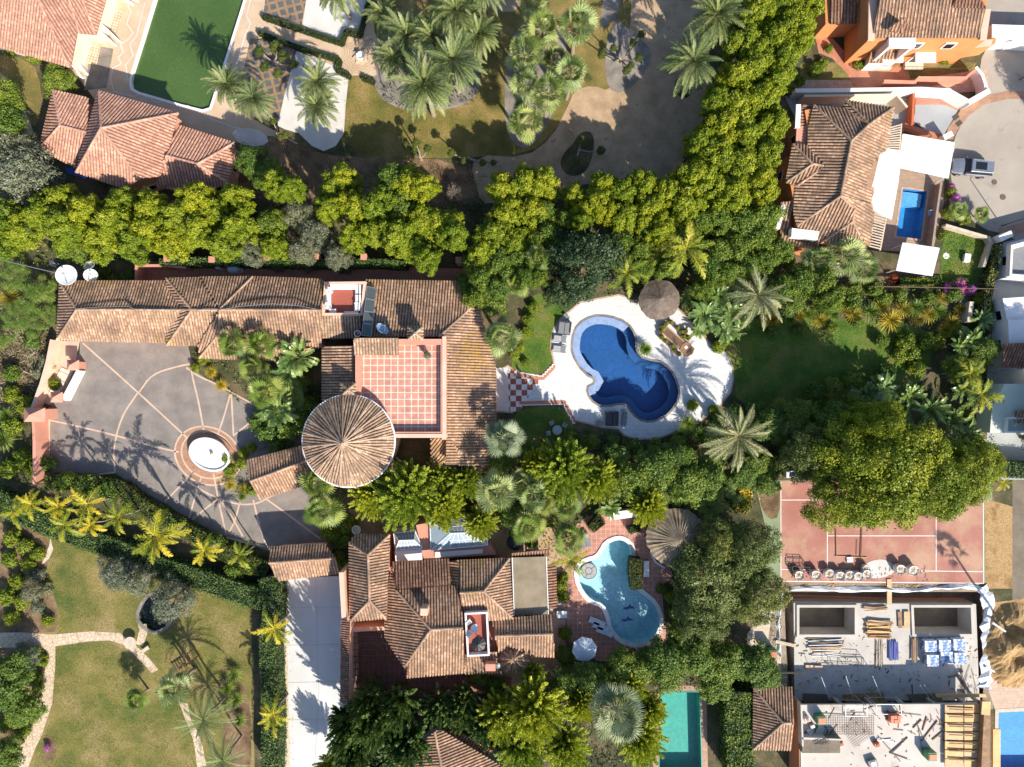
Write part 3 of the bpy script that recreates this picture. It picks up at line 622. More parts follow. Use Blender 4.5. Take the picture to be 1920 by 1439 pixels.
sheet("white_gravel_garden","gravel_white",[(556,96),(628,125),(632,140),(654,145),(648,200),(645,250),(630,274),(607,284),(585,274),(560,250),(535,243),(520,236),(538,160)],4)
sheet("white_gravel_patch","gravel_white",[(430,243),(480,240),(508,262),(490,276),(450,272)],4,1)
sheet("planting_squares","slate_bed",[(470,72),(556,92),(520,232),(440,205)],4)
sheet("planting_squares","slate_bed",[(500,-20),(578,-20),(566,46),(494,28)],4)
sheet("flower_strip","gravel_grey",[(190,88),(213,92),(200,165),(158,170),(166,120)],4)
sheet("dry_grass","lawn_park",[(-40,100),(60,110),(80,170),(72,230),(60,240),(35,190),(-40,130)],3,1)
sheet("dirt_track","gravel_tan",[(-40,115),(10,140),(35,180),(62,240),(75,300),(60,310),(45,250),(20,200),(-40,150)],4,1)
# driveway
DRV=[(150,635),(350,635),(358,672),(372,688),(372,700),(440,745),(478,760),(565,770),(600,850),(620,940),(650,1010),(640,1032),(500,1032),(430,1008),(360,985),(320,950),(240,905),(215,885),(86,895),(90,800),(97,750),(112,735),(118,700),(150,660)]
sheet("driveway","asphalt",DRV,3)
def lines(name,mat,segs,w,lv,sm=0):
    m=M(); n=0; LV[0]+=1
    for s in segs:
        if sm: s=smoothline(s,sm)
        for a,b in zip(s,s[1:]):
            A=P(*a);B=P(*b); d=(B-A)
            if d.length<1e-6: continue
            d.normalize(); q=Vector((-d.y,d.x,0))*w/2; e=d*w*.2
            z=.006*lv+.0004*(n%7)+.00004*LV[0]; n+=1
            m.face([(A-q-e).xy.to_3d()+Vector((0,0,z)),(B-q+e).xy.to_3d()+Vector((0,0,z)),(B+q+e).xy.to_3d()+Vector((0,0,z)),(A+q-e).xy.to_3d()+Vector((0,0,z))])
    return tag(m.build(name,MATS[mat]),kind="structure")
def ell(cx,cy,a,b,rot=0,n=36,z=0): return [(cx+a*math.cos(t)*math.cos(rot)-b*math.sin(t)*math.sin(rot),cy+a*math.cos(t)*math.sin(rot)+b*math.sin(t)*math.cos(rot)) for t in [i*2*math.pi/n for i in range(n)]]
sheet("fountain_surround","brick_pave",ell(390,855,64,53,.45),4)
R1=ell(390,855,64,53,.45); R2=ell(390,853,51,43,.45)
lines("driveway_lines","line_salmon",[[(156,644),(258,735),(352,822)],[(261,736),(285,702),(330,688),(355,683)],[(258,738),(232,775),(219,812),(213,850),(216,885)],
 [(93,788),(140,798),(215,816),(290,838),(335,848)],[(93,890),(140,895),(216,886)],[(93,765),(92,890)],[(355,676),(364,720),(372,750),(383,812)],[(350,690),(372,706),(410,722),(480,762),(500,766)],[(432,740),(419,785),(407,820)],[(434,740),(438,815)],[(500,765),(470,792),(438,817)],
 R1+R1[:1],R2+R2[:1],[(362,885),(335,915),(310,940)],[(378,895),(368,925),(352,982)],[(400,885),(408,930),(424,1002)],[(352,982),(384,955),(410,935)],[(410,935),(430,960),(455,1005)],
 [(340,895),(385,925),(440,946),(480,946),(500,935),(520,925)],[(475,938),(485,980),(500,1025)],[(498,935),(540,965),(600,1010)],[(450,942),(440,980),(428,1000)],[(425,1008),(500,1028),(610,1022)]],.20,6,2)
sheet("yard","gravel_tan",[(655,955),(740,960),(900,985),(1040,990),(1060,1050),(1050,1250),(940,1300),(745,1300),(655,1305)],1)
sheet("pink_yard","path_red",[(255,490),(900,505),(900,540),(255,530)],2)
sheet("white_driveway","white_drive",[(520,1085),(648,1080),(650,1300),(610,1460),(538,1460),(540,1250),(528,1150)],3)
sheet("drive_edge_bed","stone_pale",[(518,1085),(528,1090),(536,1150),(540,1260),(545,1460),(528,1460),(530,1260),(524,1150)],4)
# lower left garden
sheet("garden_lawn","lawn_dry",[(60,1000),(120,1005),(250,1060),(400,1105),(470,1125),(478,1460),(-60,1460),(-60,960)],2,0,[POND])
for q in([(-20,1187),(40,1186),(100,1190),(170,1184),(225,1187),(252,1208),(280,1235),(297,1256),(285,1262),(262,1238),(235,1210),(205,1201),(165,1203),(104,1212),(104,1250),(98,1320),(88,1350),(78,1380),(68,1400),(45,1460),(15,1460),(45,1400),(28,1402),(50,1385),(64,1350),(76,1300),(86,1250),(88,1218),(60,1215),(-20,1214)],
        [(335,1315),(352,1320),(358,1350),(372,1375),(380,1400),(392,1460),(372,1460),(365,1400),(362,1385),(348,1350)],[(255,1208),(262,1180),(258,1172),(275,1170),(276,1190),(268,1212)]):
    sheet("flagstone_path","flagstone",q,4)
sheet("garden_bed","bark",[(-60,990),(40,985),(95,1010),(90,1060),(78,1095),(108,1125),(108,1175),(100,1188),(-60,1186)],3,1)
sheet("garden_bed","bark",[(-60,1216),(86,1216),(84,1270),(72,1330),(60,1360),(30,1400),(-60,1400)],3,1)
sheet("garden_bed","bark",[(80,1375),(104,1385),(108,1410),(95,1432),(78,1425),(90,1400)],5,1)
sheet("stair_landing","line_salmon",[(98,640),(150,640),(140,690),(120,738),(112,735),(95,760),(80,755),(75,740)],7)
sheet("garden_bed","bark",[(415,1365),(435,1340),(400,1290),(430,1260),(470,1300),(472,1460),(440,1460),(425,1400)],3,1)
sheet("bed_edging","stone_pale",[(95,1010),(100,1030),(92,1048),(78,1060),(84,1045),(92,1025)],5)
# pool garden
TERR=[(1087,569),(1075,580),(1052,598),(1042,612),(1038,624),(1035,640),(1035,656),(1039,674),(1041,690),(1030,694),(1018,710),(975,712),(970,702),(955,690),(952,688),(930,700),(930,770),(960,772),(975,754),(1058,753),(1072,770),(1075,786),(1100,792),(1130,800),(1160,803),(1172,815),(1190,822),(1230,822),(1262,810),(1310,790),(1352,756),(1368,735),(1373,712),(1372,690),(1364,668),(1351,656),(1330,645),(1311,624),(1290,600),(1270,580),(1240,560),(1210,568),(1160,555),(1120,562)]
sheet("pool_terrace_white","deck_white",TERR,4,0,[POOL_B])
sheet("terrace_edging","pave_salmon",offset(TERR,3),3,0,[offset(POOL_B,3)])
sheet("checker_paving","chess",[(952,692),(972,694),(972,706),(1016,710),(984,754),(975,772),(955,772)],6)
sheet("villa_path","white_drive",[(928,690),(947,690),(947,765),(928,768)],6)
sheet("side_lawn","lawn_green",[(985,560),(1020,548),(1085,560),(1050,598),(1036,624),(1033,656),(1038,674),(1018,700),(975,702),(955,688),(975,640)],2,1)
sheet("shady_lawn","lawn_green",[(978,765),(1055,762),(1072,785),(1080,820),(1040,860),(960,850),(958,790)],2,1)
for k,(a,b) in enumerate((((965,702),(1018,711)),((1018,711),(1040,688)),((975,756),(1058,754)),((1058,754),(1078,790)))):
    n=6 if k in(0,2) else 5
    st=[]
    for i in range(n): 
        x=a[0]+(b[0]-a[0])*i/n; y=a[1]+(b[1]-a[1])*i/n; x2=a[0]+(b[0]-a[0])*(i+1)/n; y2=a[1]+(b[1]-a[1])*(i+1)/n; st+=[(x,y),(x2,y)] if k in(0,2) else [(x,y),(x,y2)]
    st.append(b); lines("stepped_edging","path_red",[st],.42,7); lines("stepped_edging","line_white",[[(x,y+(-4 if k<2 else 4)) for x,y in st]],.12,8)
sheet("east_lawn","lawn_green",[(1345,652),(1352,620),(1400,600),(1480,590),(1600,600),(1720,608),(1750,640),(1740,700),(1680,760),(1480,772),(1380,760),(1378,700)],2,1)
# second pool and yards
sheet("terracotta_terrace","terra_pave",[(1052,1050),(1062,1000),(1100,968),(1160,960),(1215,962),(1232,1010),(1252,1050),(1262,1080),(1240,1100),(1250,1200),(1200,1240),(1120,1240),(1065,1200),(1058,1120)],3,0,[offset(POOL_C,4)])
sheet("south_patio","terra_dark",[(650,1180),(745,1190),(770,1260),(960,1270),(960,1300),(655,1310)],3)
sheet("villa_side_path","pave_salmon",[(1030,1130),(1060,1130),(1062,1260),(1036,1270)],4)
sheet("teal_pool_edge","brick_pave",[(1228,1286),(1324,1286),(1328,1470),(1224,1470)],2,0,[POOL_D])
# tennis court
sheet("court_margin","court_green",[(1415,902),(1860,895),(1862,1100),(1400,1100),(1440,1010)],2)
sheet("tennis_court","court_red",[(1463,903),(1843,899),(1844,1096),(1463,1092)],3)
lines("court_lines","line_white",[[(1464,938),(1843,936)],[(1464,1068),(1843,1072)],[(1551,938),(1551,1068)],[(1755,938),(1755,1071)],[(1551,1005),(1755,1005)],[(1464,904),(1464,1091)],[(1843,900),(1844,1095)],[(1463,1090),(1843,1094)]],.09,5)
sheet("court_debris","bark",[(1422,915),(1462,900),(1462,970),(1440,975),(1425,945)],4,1)
sheet("dirt_lot","dirt_yellow",[(1846,935),(1898,950),(1898,1104),(1848,1104)],3,0)
sheet("shadow_strip","concrete_dark",[(1898,900),(1960,900),(1960,1160),(1898,1150)],3)  # dark sheet painting the shadow cast here from beyond the frame
sheet("spoil_heap_ground","dirt_yellow",[(1862,1130),(1940,1120),(1980,1300),(1850,1290)],3,0)
sheet("site_edge","dirt_grey",[(1400,1096),(1464,1092),(1850,1097),(1870,1180),(1862,1330),(1840,1330),(1862,1110),(1470,1110),(1478,1330),(1400,1340),(1410,1180)],3)
sheet("construction_path","stone_pale",[(1425,1120),(1450,1130),(1440,1200),(1465,1230),(1460,1300),(1405,1290),(1400,1190),(1425,1160)],4)
sheet("dust_patch","gravel_white",[(1618,1062),(1632,1052),(1655,1048),(1672,1056),(1680,1068),(1668,1080),(1640,1086),(1625,1078)],6,1)
sheet("pink_slab","pave_salmon",[(1845,1270),(1990,1260),(1990,1340),(1865,1330)],4)
# upper right
CUL=ell(1893,305,108,108,0,40)
sheet("street","road",[(1745,0),(1990,-60),(1990,500),(1890,440),(1840,430),(1790,380),(1778,300),(1798,235),(1840,190),(1835,120),(1855,80)],3,1)
sheet("pavement","brick_pave",[(1770,262),(1778,240),(1802,205),(1840,182),(1885,172),(1990,170),(1990,186),(1890,186),(1846,196),(1815,218),(1795,245),(1786,262)],6)
sheet("pavement","brick_pave",[(1870,430),(1990,400),(1990,420),(1900,440),(1880,448)],6)
sheet("ramp","blue_grey_pave",[(1716,196),(1770,197),(1795,208),(1782,232),(1770,252),(1740,250),(1714,228)],5)
sheet("ramp_head","court_red",[(1716,176),(1785,178),(1815,190),(1795,208),(1770,197),(1716,197)],5)
sheet("front_path","path_red",[(1528,68),(1560,72),(1600,115),(1620,118),(1700,125),(1710,160),(1600,168),(1590,140),(1560,110),(1535,100)],4)
sheet("front_lawn","lawn_dry",[(1500,120),(1700,112),(1830,118),(1822,150),(1660,152),(1500,160)],3)
sheet("side_path","pave_salmon",[(1480,150),(1690,152),(1850,130),(1855,170),(1720,180),(1480,178)],3)
sheet("narrow_yard","blue_grey_pave",[(1470,180),(1700,178),(1720,230),(1690,250),(1500,240)],4)
sheet("villa_yard","path_red",[(1450,230),(1500,240),(1500,480),(1455,470)],4)
sheet("villa_deck","deck_beige",[(1625,270),(1770,250),(1770,380),(1748,475),(1655,470),(1625,400)],4,0,[POOL_E])
sheet("garden_plot","lawn_green",[(1776,425),(1856,448),(1845,500),(1825,540),(1762,530),(1765,470)],4)
sheet("parking","blue_grey_pave",[(1880,455),(1990,430),(1990,900),(1850,900),(1850,700),(1860,560)],5)
# basin walls and floors below the sheets
def basin(poly,z0,z1,wall,floor,name,parent):
    w=px(poly); m=M(); n=len(w)
    for i in range(n):
        a,b=w[i],w[(i+1)%n]; m.face([(a[0],a[1],z0),(b[0],b[1],z0),(b[0],b[1],z1),(a[0],a[1],z1)])
    m.build(name+"_wall",MATS[wall],parent); m=M(); m.flat(w,z0); m.build(name+"_floor",MATS[floor],parent)
def pool(label,poly,depth,wl,wall,floor,water,coping=None,cw=.35,name="swimming_pool",group=None,cz=.05):
    c=P(sum(p[0] for p in poly)/len(poly),sum(p[1] for p in poly)/len(poly)); o=thing(name,label,"pool",(c.x,c.y,0),group)
    basin(poly,-depth,.02,wall,floor,"basin",o)
    m=M(); m.flat(px(poly),-wl); m.build("water",MATS[water],o)
    if coping:
        w=px(poly); M().prism(offset(w,cw),-.05,cz,holes=[w],bot=False).build("coping",MATS[coping],o)
    return o
pa=pool("murky green pool full of algae beside the pink tiled pavilions",POOL_A,1.2,.45,"plaster_white","green_algae","water","plaster_white",.28)
bpy.data.objects.remove([c for c in pa.children if c.name.startswith("water")][0])
m=M(); m.flat(px(POOL_A),-.3); m.build("water",MATS["green_algae"],pa)
pb=pool("deep blue freeform pool in the white paved terrace",POOL_B,2.3,.12,"pool_blue","pool_blue","water","gravel_grey",.25)
def clip_in(poly,d): return offset(poly,-d)
w=px(POOL_B); inner=offset(w,-.85)
m=M(); m.prism(w,-1.3,-.95,holes=[inner],bot=False); m.build("ledge",MATS["pool_mid"],pb)
k=list(range(len(w)-16,len(w)))+[0,1,2,3]; m=M(); m.prism([w[i] for i in k]+[inner[i] for i in k[::-1]],-.5,-.28,bot=False); m.build("tanning_ledge",MATS["pool_lav"],pb)
pc=pool("pale turquoise figure-of-eight pool on the red terracotta terrace",POOL_C,1.3,.14,"pool_light","pool_light","water_clear","plaster_white",.5,cz=.12)
p=P(1104,1071); m=M(); m.lathe((p.x,p.y,0),[(0,.04),(.9,.04),(.92,-.02),(.92,-.8)],30); m.build("spa_cover",MATS["cushion_grey"],pc)
m=M(); m.lathe((p.x,p.y,0),[(.36,.045),(.42,.06),(.42,.045)],24); m.lathe((p.x,p.y,0),[(.88,.045),(.95,.05),(.95,-.2)],30)
for a in(0.7,2.1,4.2): m.tube((p.x+.4*math.cos(a),p.y+.4*math.sin(a),.055),(p.x+.9*math.cos(a),p.y+.9*math.sin(a),.055),.02)
m.build("cover_rim",MATS["grey_dark"],pc)
m=M()
for cx,cy,s in((1182,1147,1),(1179,1170,1)):     # leaping fish shapes laid in the pool floor
    out=[(-12,3),(-9,0),(-11,-3),(-6,-1),(0,-4),(2,-8),(5,-4),(10,-2),(12,1),(7,1),(2,1),(-4,3),(-8,2)]
    m.flat(px([(cx+a*s,cy+b*s) for a,b in out]),-1.29)
m.build("floor_mosaic",MATS["blue_bar"],pc)
pool("rectangular teal pool with brick edging at the bottom edge",POOL_D,1.5,.18,"pool_teal","pool_teal","water_clear","pool_teal",.1)
pe=pool("small bright blue rectangular pool beside the white awnings",POOL_E,1.3,.1,"pool_sky","pool_sky","water_clear","pave_salmon",.22)
m=M(); m.prism(px([(1696,358),(1732,363),(1728,388),(1692,383)]),-1.3,-.35); m.build("shallow_step",MATS["pool_sky2"],pe)
pool("blue pool cut off by the lower right corner",POOL_F,1.3,.12,"pool_sky","pool_sky","water_clear","stone_pale",.4)
pool("dark round garden pond under the olive tree",POND,.8,.25,"pond","pond","water_dark","gravel_grey",.4,name="pond")
# ---------------------------------------------------------------- buildings
def facet(m,pts,pitch=.32,hr=.11,thick=.14,uo=0):
    """one roof slope: slab plus rounded cover-tile ribs running down the slope"""
    V=[P(*p) for p in pts]; A=np.array([[v.x,v.y,1] for v in V]); z=np.array([v.z for v in V]); co=np.linalg.lstsq(A,z,rcond=None)[0]
    V=[Vector((v.x,v.y,co[0]*v.x+co[1]*v.y+co[2])) for v in V]
    g=Vector((co[0],co[1])); 
    if g.length<1e-3: g=Vector((0,1))
    dn=Vector((-g.x,-g.y)).normalized(); ac=Vector((-dn.y,dn.x)); sl=math.sqrt(1+g.length**2)
    nrmv=Vector((-co[0],-co[1],1)).normalized()
    def zz(p): return co[0]*p.x+co[1]*p.y+co[2]
    q2=[(v.xy.dot(ac),v.xy.dot(dn)) for v in V]
    def uv(p): return (p.xy.dot(ac)/pitch+uo,p.xy.dot(dn)*sl/.42+10000)
    rings=[[Vector((v.x,v.y,0)) for v in V]]
    for t in tessellate_polygon(rings):
        q=[V[i] for i in t]
        if (q[1]-q[0]).cross(q[2]-q[0]).z<0: q=q[::-1]
        m.face(q,[uv(p) for p in q]); q=[p-Vector((0,0,thick)) for p in q[::-1]]; m.face(q,[uv(p) for p in q])
    n=len(V)
    for i in range(n):
        a,b=V[i],V[(i+1)%n]; d=Vector((0,0,thick)); m.face([a-d,b-d,b,a],[uv(a),uv(b),uv(b),uv(a)])
    u0=min(a for a,_ in q2); u1=max(a for a,_ in q2); k0=math.floor(u0/pitch); 
    for k in range(k0,math.ceil(u1/pitch)+1):
        u=(k+.5)*pitch
        if not(u0<u<u1): continue
        hit=[]
        for i in range(n):
            (a1,b1),(a2,b2)=q2[i],q2[(i+1)%n]
            if (a1>u)!=(a2>u): hit.append(b1+(u-a1)*(b2-b1)/(a2-a1))
        hit.sort()
        for s,e in zip(hit[::2],hit[1::2]):
            if e-s<.12: continue
            w=pitch*.33; prof=[(-w,0),(-w*.55,hr*.85),(w*.55,hr*.85),(w,0)]
            def pt(a,b,h):
                p=ac*a+dn*b; return Vector((p.x,p.y,zz(p)))+nrmv*h
            S=[pt(u+a,s,h) for a,h in prof]; E=[pt(u+a,e+.03,h) for a,h in prof]; kk=k+.5+uo; va,vb=s*sl/.42,e*sl/.42
            for j in range(3): m.face([S[j],E[j],E[j+1],S[j+1]],[(kk,va),(kk,vb),(kk,vb),(kk,va)])
            m.face(E[::-1],[(kk,vb)]*4)
    return V
def roof(parent,facets,mat,caps=True,capmat=None,pitch=.32,hr=.11,name="roof"):
    m=M(); ed={}
    for i,f in enumerate(facets):
        facet(m,f,pitch,hr)
        for a,b in zip(f,f[1:]+f[:1]):
            k=tuple(sorted((a,b))); ed[k]=ed.get(k,0)+1
    r=m.build(name,MATS[mat],parent)
    c=M(); n=0
    for (a,b),v in ed.items():
        if v<2: continue
        A=P(*a)+Vector((0,0,.05)); B=P(*b)+Vector((0,0,.05)); L=(B-A).length
        if L<.3: continue
        k=max(1,int(L/.45)); n+=1
        for i in range(k):
            p=A.lerp(B,i/k); q=A.lerp(B,(i+1.02)/k); c.tube(p,q,.13,.155,8)
    if n and caps:
        c.uv=[(int(i/32)*1.0+.5,.5) for i in range(len(c.uv))]; c.build("ridge_cap",MATS[capmat or mat],r)
    return r
def walls(parent,poly,z,mat,inset=.35,z0=0,win=True,sp=3.2,wh=1.3,sill=1.0,name="wall",winmat="glass_dark",frame="white",close=True):
    w=px(poly,z); w=offset(w,-inset); 
    A=sum(w[i][0]*w[(i+1)%len(w)][1]-w[(i+1)%len(w)][0]*w[i][1] for i in range(len(w)))
    if A<0: w=w[::-1]
    m=M(); m.prism(w,z0,z,top=close,bot=False); o=m.build(name,MATS[mat],parent)
    if not win: return o
    for i in range(len(w)):
        a=Vector(w[i]);b=Vector(w[(i+1)%len(w)]); d=b-a; L=d.length
        if L<2.4: continue
        d/=L; nn=Vector((d.y,-d.x)); mid=(a+b)/2
        if nn.dot(-mid)<=0: continue                # only walls turned to the viewer
        k=int(L/sp); fl=max(1,int((z-z0)/2.7))
        for s in range(fl):
            zb=z0+s*2.8+sill
            if zb+wh>z-.15: continue
            for j in range(k):
                c=a+d*L*(j+.5)/k; ang=math.atan2(d.y,d.x); cc=Vector((c.x,c.y,zb+wh/2))
                f=M().box(cc+Vector((nn.x,nn.y,0))*.02,(1.2,.10,wh),ang).build("window",MATS[frame],parent)
                M().box(cc+Vector((nn.x,nn.y,0))*.055,(1.0,.06,wh-.2),ang).build("pane",MATS[winmat],f)
    return o
def house(name,label,cx,cy,cat="house"):
    c=P(cx,cy); return thing(name,label,cat,(c.x,c.y,0))
def wallbox(name,label,cat,path,w,h,mat,z0=0,cap=None,group=None,h2=None):
    """free-standing wall along pixel path given at its top"""
    c=[P(x,y,h) for x,y in path]; o=thing(name,label,cat,(c[0].x,c[0].y,0),group); m=M(); mc=M()
    for i,(a,b) in enumerate(zip(c,c[1:])):
        d=(b-a).xy; L=d.length
        if L<1e-3: continue
        ang=math.atan2(d.y,d.x); e=(i%2)*.004
        mid=(a+b)/2; m.box((mid.x,mid.y,(z0+h)/2-.001*i),(L+w*.98,w-e,h-z0-.002*i),ang)
        if cap: mc.box((mid.x,mid.y,h+.03+.001*i),(L+w+.1,w+.12-e,.07),ang)
    m.build("wall_body",MATS[mat],o)
    if cap: mc.build("coping",MATS[cap],o)
    return o
E1,E2=3.6,5.4
# upper left pavilion, cut by the frame
h=house("tiled_pavilion","large salmon-tiled pavilion cut off by the upper left corner",60,40,"building")
a=(130,127,3.6);b=(45,-60,6.2);c=(148,62,3.9);d=(112,-60,6.0);e=(180,66,3.5);f=(132,-60,6);g=(215,-60,3.6)
roof(h,[[(-60,72,3.6),(-60,-60,5.4),b,a],[a,b,d,c],[c,d,f,e],[e,f,g]],"tile_pink",pitch=.34)
walls(h,[(-60,70),(128,120),(145,60),(174,62),(205,-60),(-60,-60)],3.45,"plaster_cream",.5,win=False)
for i,(x,y) in enumerate(((150,132),(200,78),(226,12))):
    m=M(); A=P(x-18,y-22,3.3);B=P(x+14,y+6,0.5)
    for s in(0,1):
        off=Vector((.55,.42,0))*s; d_=(B-A).xy.normalized()
        C=P(x-12,y-20,0)+off; D=C+Vector((d_.x,d_.y,0))*2.6
        n=Vector((-d_.y,d_.x,0))*.11
        q=[C,D,D+Vector((0,0,.5)),C+Vector((0,0,2.6))]
        for sg in(1,-1): m.face([p+n*sg for p in q])
        for j in range(4):
            p1,p2=q[j],q[(j+1)%4]; m.face([p1-n,p2-n,p2+n,p1+n])
    m.build("buttress",MATS["plaster_white"],h)
m=M(); 
for k,q in enumerate(([(148,72),(190,86),(182,122),(140,118)],[(192,14),(232,22),(216,70),(186,58)])): m.flat(px(q),.05+.002*k)
m.build("porch_floor",MATS["check_small"],h)
# second pavilion
h=house("tiled_pool_house","salmon-tiled pool house of three hipped roofs beside the green pool",260,260,"building")
a=(100,169,3.2);b=(165,184,3.2);c=(113,236,4.6);d=(165,249,4.6);e=(140,314,3.2);f=(73,281,3.2)
roof(h,[[a,c,f],[a,b,d,c],[c,d,e,f]],"tile_pink",pitch=.34)
a=(186,171,4.6);b=(335,213,4.6);c=(190,241,7.6);d=(143,324,4.6);e=(234,354,4.6);f=(263,337,5.2);g=(310,292,5.0)
roof(h,[[a,b,c],[c,b,g,(300,330,4.7),f],[c,f,e,d],[a,c,d,(160,250,4.6)]],"tile_pink",pitch=.34)
a=(332,234,3.4);b=(440,268,3.4);c=(371,308,5.0);d=(312,292,5.0);e=(430,345,3.4)
roof(h,[[a,b,c,d],[b,e,c],[d,c,e,(370,365,3.0),(290,350,3.4)]],"tile_pink",pitch=.34)
walls(h,[(100,169),(165,184),(140,314),(73,281)],3.05,"plaster_pink"); walls(h,[(186,171),(335,213),(300,330),(234,354),(143,324)],4.45,"plaster_pink"); walls(h,[(332,234),(440,268),(430,345),(370,360),(290,348)],3.2,"plaster_pink")
# main villa
V=house("main_villa","sprawling main villa with long tiled wing, red roof terrace and round tower",650,700)
a=(112,527,3.2);b=(107,638,3.2);c=(144,581,5.0);d=(340,581,5.0);e=(312,527,3.2);f=(312,643,3.2)
roof(V,[[a,c,b],[a,e,d,c],[c,d,f,b]],"tile_brown")
a=(312,522,3.6);b=(373,521,3.6);c=(411,581,5.5);d=(360,581,5.5);e=(340,581,4.8);f=(311,624,3.7);g=(313,648,3.5);k=(374,648,3.6);l=(313,540,3.6)
roof(V,[[a,d,e,l],[a,b,c,d],[d,c,k,g],[e,d,g,f]],"tile_brown")
a=(374,520,3.8);b=(474,519,3.8);c=(412,581,6.0);d=(603,582,6.0);e=(606,524,3.8);f=(603,652,3.8);g=(412,625,4.7);k=(374,672,3.4);l=(372,648,3.6);n=(410,676,3.4)
roof(V,[[a,b,c],[b,e,d,c],[c,d,f,g],[c,g,k,l],[g,(540,651,3.9),(540,678,3.4),k]],"tile_brown")
walls(V,[(112,527),(606,524),(606,650),(540,676),(375,672),(373,648),(107,638)],3.1,"plaster_pink",.45)
# rooftop patio with low walls
def parapet(parent,poly,z0,z1,t,mat,name="parapet"):
    w=px(poly,z1); return M().prism(w,z0,z1,holes=[offset(w,-t)],bot=False).build(name,MATS[mat],parent)
q=[(608,529),(686,528),(680,592),(603,592)]
M().prism(px(q,4.2),0,4.2,bot=False).build("terrace_block",MATS["red_floor"],V); parapet(V,q,4.15,5.1,.28,"plaster_salmon")
roof(V,[[(603,592,5.0),(680,592,5.0),(672,634,4.2),(600,634,4.2)]],"tile_tan"); walls(V,[(603,592),(680,592),(672,634),(600,634)],4.1,"plaster_pink",.1,win=False)
a=(686,525,4.0);b=(884,528,4.0);c=(823,632,6.0);d=(684,632,6.0);e=(896,566,4.4);f=(905,566,4.0);g=(930,690,3.4);k=(930,872,3.4);l=(836,872,5.6);n=(836,632,6.0)
roof(V,[[a,b,e,c,d],[c,e,g,k,l,n]],"tile_brown")
a=(808,820,5.0);b=(864,844,5.2);c=(808,880,3.4);d=(900,884,3.2)
roof(V,[[(838,820,5.6),b,c,(808,822,4.6)],[b,d,c],[(838,820,5.4),(912,840,3.6),d,b]],"tile_brown")
walls(V,[(686,525),(884,528),(928,690),(928,870),(838,870),(838,640),(684,640)],3.2,"plaster_pink",.6)
walls(V,[(812,822),(905,845),(895,880),(812,876)],3.0,"plaster_pink",.3,win=False)
roof(V,[[(604,652,4.6),(664,648,6),(664,752,6),(604,752,4.6)]],"tile_brown"); walls(V,[(605,650),(664,650),(664,752),(605,752)],4.4,"plaster_pink",.2,win=False)
# red terrace
TZ=6.0; q=[(664,640),(838,636),(838,822),(738,822),(668,760)]
M().prism(px([(666,637),(836,637),(836,820),(740,820),(668,770)],TZ),0,TZ,bot=False,top=False).build("terrace_wall",MATS["plaster_salmon"],V)
m=M(); m.flat(px([(668,640),(834,640),(834,818),(700,818),(668,770)],TZ),TZ); m.build("terrace_floor",MATS["terrace_red"],V)
parapet(V,[(666,636),(837,636),(837,821),(666,821)],TZ-.02,TZ+.75,.62,"plaster_pink")
M().box(P(833,728,TZ+.79),(.42,11.1,.07)).box(P(750,817.5,TZ+.792),(10.2,.42,.07)).build("bench",MATS["plaster_salmon"],V)
roof(V,[[(664,634,7.7),(747,634,7.7),(747,666,7.1),(664,666,7.1)]],"tile_tan"); M().prism(px([(668,637),(744,637),(744,663),(668,663)],7.0),TZ,7.0).build("shed_wall",MATS["plaster_salmon"],V)
for (x,y,z) in((779,625,7.6),(653,731,7.4)):     # tile-capped chimneys
    r=P(x,y,z); w=1.0; cs=[P(x-14,y-12,z-.4),P(x+14,y-12,z-.4),P(x+14,y+12,z-.4),P(x-14,y+12,z-.4)]
    t=[(x-14,y-12,z-.5),(x+14,y-12,z-.5),(x+14,y+12,z-.5),(x-14,y+12,z-.5)]; ap=(x,y,z+.25)
    ch=M().box((r.x,r.y,z-1.7),(1.2,1.1,2.3)).build("chimney",MATS["plaster_salmon"],V)
    roof(ch,[[t[0],t[1],ap],[t[1],t[2],ap],[t[2],t[3],ap],[t[3],t[0],ap]],"tile_tan",name="chimney_cap")
